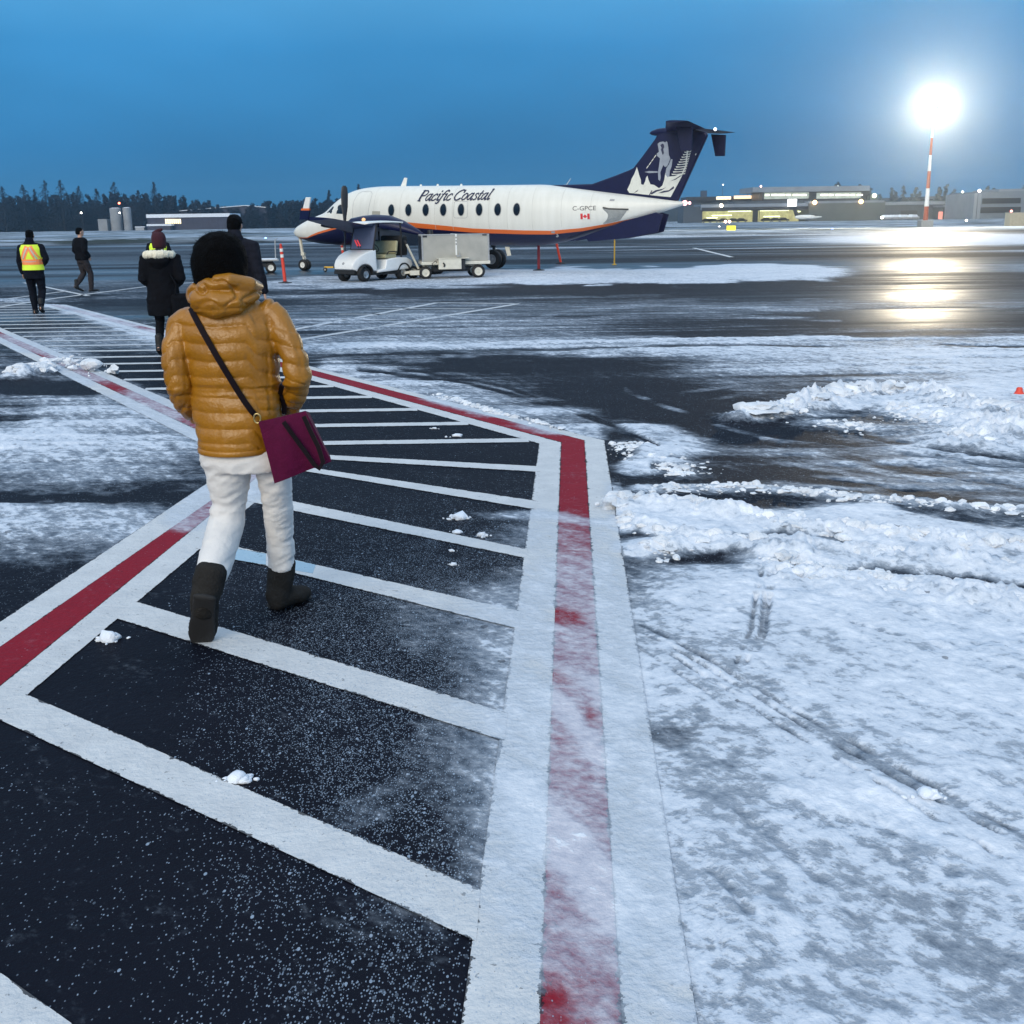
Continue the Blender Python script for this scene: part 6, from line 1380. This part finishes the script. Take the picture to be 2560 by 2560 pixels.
# man in the black jacket
gp = G(214, 729.5); bm_ = thing('person', 'person in a short black jacket and brown trousers walking right on the far tarmac', 'person', gp, R(-38))
P2 = Person(1.73, stride(1.0, 1.0, .085), [[(-.20, 0, 1.41), (-.27, -.04, 1.13), (-.21, .10, 1.0)], [(.20, 0, 1.41), (.27, -.06, 1.13), (.21, .08, .98)]], turn=-.25)
P2.build(bm_, M['blackcloth'], M['browncloth'], M['black'], coat_z0=.88, coat_inf=.05)

# woman in the burgundy hat
Yh_ = 15.5; fb_ = Wp(424, 902, Yh_); gp = Vector((fb_.x, Yh_, 0)); hw_ = thing('person', 'person in a burgundy knitted hat and long black parka with a cream fur-edged hood', 'person', gp, R(6))
P3 = Person(1.64, stride(.9, .8, .085), [[(-.20, 0, 1.40), (-.255, -.05, 1.13), (-.15, .14, 1.05)], [(.20, 0, 1.40), (.26, -.05, 1.13), (.17, .14, 1.06)]], wide=1.0)
P3.build(hw_, M['blackcloth'], M['blackcloth'], M['black'], coat_z0=.60, coat_inf=.06, hemw=.02, hair='none', leg_inf=.006)
k = P3.k; m = MB(); m.tube([(-.16, -.10, 1.47 * k), (-.08, -.17, 1.475 * k), (0, -.19, 1.475 * k), (.08, -.17, 1.475 * k), (.16, -.10, 1.47 * k)], [.036, .044, .046, .044, .036], 12, round_caps=True)
m.tube([(-.16, -.10, 1.47 * k), (-.17, 0, 1.47 * k), (-.10, .10, 1.44 * k)], [.036, .034, .03], 10, round_caps=True); m.tube([(.16, -.10, 1.47 * k), (.17, 0, 1.47 * k), (.10, .10, 1.44 * k)], [.036, .034, .03], 10, round_caps=True)
def furd(co, no): return co + no * (fbm(co[:, 0] * 70, co[:, 2] * 70 + co[:, 1] * 60, 3, 3) * .030)[:, None]
link('fur_trim', remesh(m, .009, 1, furd), M['fur'], hw_)
m = MB(); m.tube([(0, -.10, 1.30 * k), (0, -.14, 1.38 * k), (0, -.12, 1.46 * k)], [(.10, .07), (.15, .09), (.17, .10)], 16, side=(1, 0, 0), round_caps=True); link('hood', remesh(m, .014, 4), M['blackcloth'], hw_)
c = P3.hc; rs = [[(c.x + a * math.cos(2 * math.pi * j / 24), c.y - .01 + a * 1.12 * math.sin(2 * math.pi * j / 24), c.z + z) for j in range(24)] for z, a in ((-.07, .086), (-.03, .092), (.03, .096), (.08, .094), (.12, .080), (.145, .052), (.155, .01))]
m = MB(); m.rings(rs); ht = m.build('knitted_hat', M['burgundy'], hw_, smooth=180)
m = MB(); m.tube([(c.x - .06, c.y - .02, c.z + .13), (c.x, c.y - .02, c.z + .155), (c.x + .05, c.y - .02, c.z + .175)], [.02, .03, .02], 10, round_caps=True); m.build('hat_tip', M['burgundy'], ht, smooth=180)
p = Wp(462, 752, Yh_ - .05); sb_ = thing('shoulder_bag', 'black shoulder bag at the hip of the person in the burgundy hat', 'bag', p, R(20))
m = MB(); m.box((0, 0, -.05), (.36, .16, .30)); m.build('bag_body', M['blackcloth'], sb_, bevel=.05, seg=3); m = MB(); m.tube([(-.12, -.06, .09), (-.10, -.05, .22), (-.18, .02, .42), (-.26, .06, .62)], .012, 8); m.build('strap', M['blackcloth'], sb_, smooth=60)

# passenger mostly hidden beyond her
Yv = 27.0; p = Wp(397, 700, Yv); hv = thing('person', 'person in a bright vest almost wholly hidden behind the person in the burgundy hat', 'person', (p.x + .06, Yv, 0), R(10))
P5 = Person(1.64, stride(.5, .6), arms_pocket()); P5.build(hv, M['navycloth'], M['navycloth'], M['black'], hair='cap', hair_m=M['seat'], vox=.02)
k = P5.k; m, rs = vest_mesh(.034, .93, 1.46); m.rings(rs, cap=False); m.build('vest', M['hivis'], hv, smooth=180, fix=False)

# tall man ahead
Yt = 14.6; fb_ = Wp(612, 915, Yt); tmn = thing('person', 'tall person in a charcoal hooded jacket and dark cap with one bare hand swinging', 'person', (fb_.x, Yt, 0), R(-4))
P4 = Person(1.86, stride(.9, .8), [[(-.20, 0, 1.41), (-.26, .02, 1.12), (-.24, .12, .88)], [(.20, 0, 1.40), (.265, -.05, 1.12), (.315, -.03, .87)]], wide=1.04)
P4.build(tmn, M['greycloth'], M['navycloth'], M['black'], coat_z0=.80, hair='cap', coat_inf=.04)
k = P4.k; m = MB(); m.tube([(-.10, -.05, 1.43 * k), (0, -.09, 1.40 * k), (.10, -.05, 1.43 * k)], [.05, .07, .05], 12, round_caps=True); m.tube([(0, -.05, 1.40 * k), (0, -.05, 1.50 * k), (0, -.03, 1.55 * k)], [(.12, .10), (.125, .10), (.09, .085)], 16, side=(1, 0, 0), round_caps=True); link('hood', remesh(m, .014, 4), M['greycloth'], tmn)
c = P4.hc; m = MB(); m.rings([[(c.x + a * math.cos(2 * math.pi * j / 24), c.y - .005 + a * 1.15 * math.sin(2 * math.pi * j / 24), c.z + z) for j in range(24)] for z, a in ((.03, .092), (.07, .094), (.11, .082), (.14, .05), (.148, .01))]); m.prism([(-.08, .0), (-.05, .10), (.05, .10), (.08, 0)], (c.x, c.y + .085, c.z + .035), (1, 0, 0), (0, 1, 0), .012); m.build('cap', M['blackcloth'], tmn, smooth=40)

# ------------------------------------------------------------------ woman in the mustard jacket, close by
Y0 = 4.74
def WP(px, py, dy=0.0): return Wp(px, py, Y0 + dy)
base = Vector((WP(590, 1560).x, Y0, 0)); wm_ = thing('person', 'person in a mustard quilted jacket, white trousers and grey boots walking away close by', 'person', base)
def rel(v): return Vector(v) - base
MPP = (WP(700, 1000) - WP(600, 1000)).length / 100      # metres per photo pixel at her distance
# body
b = MB(); hcw = rel(WP(548, 655, .0))
for px, py, dy, r in (): pass
b.tube([rel(WP(600, 1150)), rel(WP(592, 1060)), rel(WP(590, 965)), rel(WP(578, 850)), rel(WP(572, 800)), rel(WP(568, 755))], [(.115, .08), (.125, .09), (.115, .09), (.13, .09), (.125, .07), (.06, .055)], 18, side=(1, 0, 0))
b.tube([rel(WP(566, 775)), hcw - Vector((0, .01, .06))], [.058, .055], 14)
head_tubes(b, hcw, .98, 0.0)
HIPL, KNL, ANL = rel(WP(560, 1165)), rel(WP(567, 1305, .02)), rel(WP(520, 1455, -.26))
HIPR, KNR, ANR = rel(WP(668, 1160, .02)), rel(WP(696, 1330, .16)), rel(WP(694, 1480, .20))
b.tube([HIPL, HIPL.lerp(KNL, .5), KNL, KNL.lerp(ANL, .4), ANL], [.060, .052, .042, .038, .030], 14); b.tube([HIPR, HIPR.lerp(KNR, .5), KNR, KNR.lerp(ANR, .4), ANR], [.055, .036, .034, .034, .028], 14)
SHL, ELL_, WRL = rel(WP(470, 812)), rel(WP(440, 950, -.06)), rel(WP(492, 1040, .14)); SHR, ELR, WRR = rel(WP(678, 802)), rel(WP(752, 940, -.06)), rel(WP(722, 1035, .14))
for a, e, q in ((SHL, ELL_, WRL), (SHR, ELR, WRR)): b.tube([a, a.lerp(e, .5), e, e.lerp(q, .5), q], [.034, .032, .028, .026, .022], 12)
hand_tubes(b, WRL, (.5, .5, -.3), (0, .3, 1), .92, 1); hand_tubes(b, WRR, (-.5, .5, -.3), (0, .3, 1), .92, -1)
TOEL = rel(WP(503, 1585, -.205)); TOER = rel(G(752, 1492, .045))
b.tube([ANL, ANL.lerp(TOEL, .5) + Vector((0, .03, 0)), TOEL + Vector((0, .03, 0))], [.028, .028, .022], 10, round_caps=True); b.tube([ANR, rel(G(694, 1500, .075)) + Vector((0, .015, 0)), TOER], [.026, .022, .016], 10, round_caps=True)
link('body', remesh(b, .009, 2), M['skin'], wm_)
# hair: a full dark bob with loose strands
hr = MB(); hcen = rel(WP(546, 648, -.02))
hr.rings([[hcen + Vector((x0 + a * math.cos(2 * math.pi * j / 32), .01 + bb * math.sin(2 * math.pi * j / 32), z)) for j in range(32)] for z, a, bb, x0 in ((-.155, .060, .06, -.01), (-.125, .095, .085, -.008), (-.07, .112, .105, -.002), (0, .114, .118, 0), (.05, .102, .112, .004), (.088, .074, .088, .008), (.108, .04, .05, .010), (.114, .008, .01, .010))])
def hd_(co, no): return co + no * ((fbm(co[:, 0] * 30, co[:, 2] * 22 + co[:, 1] * 26, 3, 3) - .45) * .010)[:, None]
hme = remesh(hr, .008, 2, hd_); ho = link('hair', hme, M['hair'], wm_)
m = MB(); vv = hme.vertices; nv = len(vv)
for _ in range(2600):
    v = vv[random.randrange(nv)]; n = v.normal; p = v.co; dn = (n * random.uniform(.3, 1.0) + Vector((random.gauss(0, .4), random.gauss(0, .4), random.gauss(-.35, .4)))).normalized(); L = random.uniform(.006, .015)
    s_ = dn.cross(n + Vector((.01, .02, 0))).normalized() * .0007; q = p + dn * L + n * .001; m.add([p + s_, p - s_, q], [(0, 1, 2)])
m.build('hair_strands', M['hair'], ho, fix=False)

# quilted jacket
j = MB()
rows = [(1122, 497, 694, .150), (1095, 492, 698, .150), (1045, 484, 703, .142), (1000, 482, 703, .132), (962, 482, 700, .128), (915, 474, 700, .138), (870, 464, 698, .142), (830, 456, 694, .135), (800, 452, 690, .120), (778, 466, 684, .105), (758, 500, 652, .085), (738, 520, 626, .07)]
j.rings([[rel(WP((a + c_) / 2, y - (0 if i else 0))) + Vector(((c_ - a) / 2 * MPP * math.cos(2 * math.pi * q / 36), bb * math.sin(2 * math.pi * q / 36), 0)) for q in range(36)] for i, (y, a, c_, bb) in enumerate(rows)])
j.tube([rel(WP(475, 800)), rel(WP(455, 815)), rel(WP(440, 862, -.03)), rel(WP(438, 915, -.05)), rel(WP(445, 962, -.05)), rel(WP(463, 1003, .02)), rel(WP(490, 1040, .12))], [(.058, .06), (.056, .06), (.051, .056), (.050, .054), (.050, .052), (.047, .05), (.038, .04)], 16, side=(0, 1, 0), round_caps=True)
j.tube([rel(WP(672, 782)), rel(WP(690, 793)), rel(WP(716, 843, -.03)), rel(WP(736, 895, -.05)), rel(WP(744, 940, -.06)), rel(WP(738, 985, .02)), rel(WP(722, 1030, .13))], [(.060, .062), (.060, .062), (.058, .060), (.058, .058), (.060, .058), (.054, .054), (.042, .042)], 16, side=(0, 1, 0), round_caps=True)
# hood and collar roll
j.tube([rel(WP(486, 733, -.02)), rel(WP(500, 752, -.09)), rel(WP(540, 762, -.13)), rel(WP(590, 756, -.12)), rel(WP(632, 732, -.05))], [(.032, .040), (.044, .052), (.052, .056), (.046, .050), (.030, .036)], 16, side=(0, 1, 0), round_caps=True)
j.tube([rel(WP(490, 728, -.03)), rel(WP(520, 712, -.10)), rel(WP(575, 703, -.125)), rel(WP(620, 713, -.08)), rel(WP(636, 722, .01)), rel(WP(610, 725, .09)), rel(WP(560, 728, .11)), rel(WP(505, 730, .07)), rel(WP(488, 730, -.02))], [(.034, .040)] * 9, 14, side=(0, 0, 1))
SEAM = [WP(560, y).z for y in (770, 808, 850, 893, 935, 962, 985, 1022, 1062, 1098, 1116, 1140)]
SEAM = np.array(sorted(SEAM))
def quilt(co, no):
    x = co[:, 0]; z = co[:, 2]; y = co[:, 1]
    wob = (fbm(x * 7, z * 5 + y * 4, 21, 3) - .5) * .022
    q = z + wob + .02 * x; arm = sstep(.155, .20, np.abs(x - .01)); q = q + arm * np.abs(x) * .25
    i = np.clip(np.searchsorted(SEAM, q), 1, len(SEAM) - 1); a = SEAM[i - 1]; c = SEAM[i]; t = np.clip((q - a) / (c - a), 0, 1); hgt = np.minimum(1, (c - a) / .07)
    puff = (np.power(np.clip(np.sin(np.pi * t), 0, 1), .40) - .80) * .0105 * hgt
    hood = sstep(WP(560, 775).z, WP(560, 745).z, z)
    edge = np.exp(-(np.minimum(q - a, c - q) / .022) ** 2)
    puck = (vnoise(x * 42 + y * 42, z * 9, 31) - .5) * .0055 * (.25 + edge)
    soft = (fbm(x * 5 - z * 4, z * 6 + y * 6, 37, 2) - .5) * .014
    waist = np.exp(-((z - WP(560, 966).z) / .03) ** 2)
    wr2 = (fbm(x * 5, z * 70, 47, 2) - .5) * .014 * waist
    hw = -np.exp(-(np.abs(fbm(x * 8 + z * 9, z * 10 - x * 7, 61, 2) - .5) / .05) ** 2) * .012 + .003
    return co + no * (puff * (1 - hood) + puck * (1 - hood * .6) + soft + wr2 * (1 - hood) + hw * hood)[:, None]
JM = mat('mustard_nylon', (.33, .140, .009), .34, var=.16, scale=6, bump=.18, bscale=85, spec=.5)
jme = remesh(j, .0055, 8, quilt); jo = link('jacket', jme, JM, wm_)
sub = jo.modifiers.new('s', 'SMOOTH'); sub.iterations = 1; sub.factor = .4
m = MB(); m.rings([[rel(WP((a + c_) / 2, y)) + Vector(((c_ - a) / 2 * MPP * s_ * math.cos(2 * math.pi * q / 40), bb * s_ * math.sin(2 * math.pi * q / 40), 0)) for q in range(40)] for y, a, c_, bb, s_ in ((1127, 498, 694, .150, .985), (1125, 497, 694, .150, 1.012), (1116, 496, 695, .150, 1.012), (1113, 495, 696, .150, .985))]); m.build('hem', JM, jo, smooth=60)

# white trousers
t = MB()
t.rings([[rel(WP((a + c_) / 2, y)) + Vector(((c_ - a) / 2 * MPP * math.cos(2 * math.pi * q / 30), bb * math.sin(2 * math.pi * q / 30), 0)) for q in range(30)] for y, a, c_, bb in ((1085, 500, 690, .115), (1120, 497, 704, .128), (1150, 500, 722, .132), (1172, 508, 728, .122))])
def legt(rows_, lo_): t.tube([rel(WP((a + c_) / 2, y, dy)) for y, a, c_, dy in rows_], [((c_ - a) / 2 * MPP * .99, (c_ - a) / 2 * MPP * lo_) for y, a, c_, dy in rows_], 20, side=(1, 0, 0))
legt([(1140, 503, 628, 0), (1185, 514, 628, .01), (1215, 520, 624, .02), (1252, 525, 619, .03), (1305, 521, 612, .02), (1345, 511, 600, -.04), (1373, 504, 592, -.10), (1405, 495, 580, -.17), (1440, 487, 567, -.24)], 1.02)
legt([(1140, 632, 728, 0), (1185, 641, 733, .04), (1252, 653, 733, .10), (1305, 660, 735, .15), (1353, 665, 737, .18), (1395, 667, 741, .20), (1422, 669, 741, .20)], 1.05)
def fold(co, no):
    x = co[:, 0]; z = co[:, 2]
    n = -np.abs(fbm(x * 7 + z * 3, z * 20 - x * 9, 71, 3) - .5) * .055 + .008
    kn = np.exp(-((z - WP(560, 1275).z) / .06) ** 2) + .9 * np.exp(-((z - WP(560, 1400).z) / .05) ** 2) + .5 * np.exp(-((z - WP(560, 1190).z) / .05) ** 2)
    f = (fbm(x * 5, z * 46 + x * 6, 83, 2) - .5) * .013 * kn
    return co + no * (n * .45 + f)[:, None]
tme = remesh(t, .008, 4, fold); to = link('trousers', tme, M['denim'], wm_)

# boots
def boot(name, mbx, sole_mb):
    def bd(co, no): return co + no * ((fbm(co[:, 0] * 20, co[:, 2] * 24 + co[:, 1] * 20, 5, 3) - .5) * .010)[:, None]
    o = link(name, remesh(mbx, .008, 4, bd), M['boot'], wm_); link('sole', remesh(sole_mb, .007, 3), M['sole'], o); return o
# raised boot: heel up, toe on the ground
hl_ = rel(WP(512, 1492, -.34)); tp = rel(WP(503, 1590, -.215)); tt = rel(WP(502, 1606, -.20)); dn = (tp - hl_).normalized(); back = Vector((1, 0, 0)).cross(dn).normalized(); back = back if back.y < 0 else -back
bo = MB(); bo.tube([rel(WP(526, 1432, -.245)), rel(WP(521, 1460, -.26)), rel(WP(514, 1490, -.275)), rel(WP(508, 1520, -.265))], [(.068, .066), (.066, .064), (.062, .060), (.056, .054)], 16, side=(1, 0, 0), round_caps=True)
up_ = -back
bo.tube([hl_ + up_ * .045 + dn * .02, hl_.lerp(tp, .5) + up_ * .045, tp + up_ * .035, tt + up_ * .022], [(.054, .046), (.058, .046), (.062, .040), (.050, .028)], 16, side=(1, 0, 0), round_caps=True)
so = MB(); so.tube([hl_ + dn * .0, hl_.lerp(tp, .35), hl_.lerp(tp, .7), tp, tt], [(.050, .014), (.050, .014), (.058, .014), (.060, .014), (.046, .012)], 16, side=(1, 0, 0), round_caps=True)
boot('boot', bo, so)
# planted boot turned to the right
an = rel(WP(694, 1470, .20)); hg_ = rel(G(692, 1503, .055)); tg_ = rel(G(762, 1481, .05)); dd = (tg_ - hg_).normalized(); sd_ = dd.cross(Vector((0, 0, 1)))
bo = MB(); bo.tube([rel(WP(705, 1412, .20)), rel(WP(701, 1445, .20)), rel(WP(697, 1480, .20)), hg_ + Vector((0, 0, .03))], [(.064, .064), (.063, .063), (.060, .062), (.052, .058)], 16, side=(1, 0, 0), round_caps=True)
bo.tube([hg_, hg_.lerp(tg_, .45) + Vector((0, 0, .012)), tg_ - dd * .03, tg_], [(.048, .044), (.050, .050), (.052, .042), (.042, .032)], 16, side=sd_, round_caps=True)
so = MB(); 
a_ = rel(G(690, 1514, .014)); c_ = rel(G(762, 1490, .014))
so.tube([a_ - dd * .02, a_.lerp(c_, .5), c_ - dd * .01, c_ + dd * .008], [(.050, .014), (.050, .014), (.055, .014), (.042, .012)], 16, side=sd_, round_caps=True)
boot('boot', bo, so)

# plum tote on a long strap
bagp = WP(700, 1040, -.12); bgt = thing('tote_bag', 'plum coloured canvas tote on a long dark strap at the hip of the mustard jacket', 'bag', bagp)
def bw(px, py, dy): return Wp(px, py, Y0 + dy) - bagp
def lerp2(a, b, t): return a + (b - a) * t
front = [bw(646, 1054, -.17), bw(763, 1027, -.13), bw(829, 1153, -.15), bw(686, 1209, -.20)]    # TL TR BR BL
backf = [bw(660, 1050, -.08), bw(772, 1030, .00), bw(826, 1140, .03), bw(700, 1196, -.05)]
m = MB(); N_ = 12
def face(q, bul, flip):
    g = []
    for i in range(N_ + 1):
        for jn in range(N_ + 1):
            u, v = jn / N_, i / N_; p = lerp2(lerp2(q[0], q[1], u), lerp2(q[3], q[2], u), v)
            nb = math.sin(math.pi * u) * math.sin(math.pi * min(1, v * .9 + .1)); g.append(p + Vector((0, -bul * nb + .008 * math.sin(u * 9 + v * 3) * v, 0)))
    return g
g1 = face(front, .03, 0); g2 = face(backf, -.02, 1); o1 = len(g1)
fs = []
for i in range(N_):
    for jn in range(N_):
        a = i * (N_ + 1) + jn; fs.append((a, a + 1, a + N_ + 2, a + N_ + 1)); fs.append((o1 + a, o1 + a + N_ + 1, o1 + a + N_ + 2, o1 + a + 1))
for i in range(N_):
    for A_, B_ in ((i * (N_ + 1), (i + 1) * (N_ + 1)), (i * (N_ + 1) + N_, (i + 1) * (N_ + 1) + N_), (N_ * (N_ + 1) + i, N_ * (N_ + 1) + i + 1)): fs.append((A_, B_, o1 + B_, o1 + A_))
m.add(g1 + g2, fs); m.build('bag_body', M['bag'], bgt, smooth=50)
def ribbon(name, pts, wd, th, m_, nrm=None):
    mm = MB(); n = len(pts); rs_ = []
    for i, p in enumerate(pts):
        d = (pts[min(i + 1, n - 1)] - pts[max(i - 1, 0)]).normalized(); q = (nrm[i] if nrm else Vector((0, -1, 0))); s_ = d.cross(q).normalized(); q = s_.cross(d)
        rs_.append([p + s_ * wd / 2, p + s_ * wd / 2 + q * th, p - s_ * wd / 2 + q * th, p - s_ * wd / 2])
    mm.rings(rs_); return mm.build(name, m_, bgt, smooth=30)
def on_front(px, py, off=.012):
    d = ray(px, py); p0 = front[0] + bagp; n_ = (front[1] - front[0]).cross(front[3] - front[0]).normalized(); t_ = (p0 - CO).dot(n_) / d.dot(n_); return CO + d * t_ + Vector((0, -.03 - off, 0)) - bagp
ribbon('handle', [on_front(*p) for p in ((714, 1050), (728, 1070), (750, 1100), (772, 1130), (790, 1156), (802, 1166), (812, 1150), (800, 1112), (780, 1072), (764, 1036))], .018, .006, M['strap'])
bv = BVHTree.FromPolygons([v.co + base for v in jme.vertices], [tuple(p.vertices) for p in jme.polygons])
def on_jacket(px, py, off=.004):
    d = ray(px, py).normalized(); h_ = bv.ray_cast(CO, d)
    if h_[0] is None: return Wp(px, py, Y0 - .13) - bagp, Vector((0, -1, 0))
    return h_[0] + h_[1] * off - bagp, h_[1]
pp = [(479, 772), (485, 782), (498, 808), (512, 834), (528, 862), (544, 890), (560, 918), (578, 948), (596, 978), (614, 1006), (632, 1030), (640, 1038)]
sp_ = [on_jacket(*p) for p in pp]; pts = [a for a, _ in sp_]
pts = [pts[0]] + [(pts[i - 1] + pts[i] * 2 + pts[i + 1]) / 4 + Vector((0, -.006, 0)) for i in range(1, len(pts) - 1)] + [pts[-1]]
ribbon('strap', pts, .024, .005, M['strap'], [Vector((0, -1, 0))] * len(pts))
ribbon('strap_end', [on_jacket(*p, .012)[0] for p in ((706, 962), (707, 985), (706, 1010), (704, 1035))], .020, .005, M['strap'])
m = MB(); cb_ = bw(643, 1046, -.165); m.rings([[cb_ + Vector(((.014 + .0035 * math.cos(2 * math.pi * q / 8)) * math.cos(2 * math.pi * p / 18), .0035 * math.sin(2 * math.pi * q / 8), (.020 + .0035 * math.cos(2 * math.pi * q / 8)) * math.sin(2 * math.pi * p / 18))) for q in range(8)] for p in range(18)], closed=True); m.build('clasp', M['brass'], bgt, smooth=60)
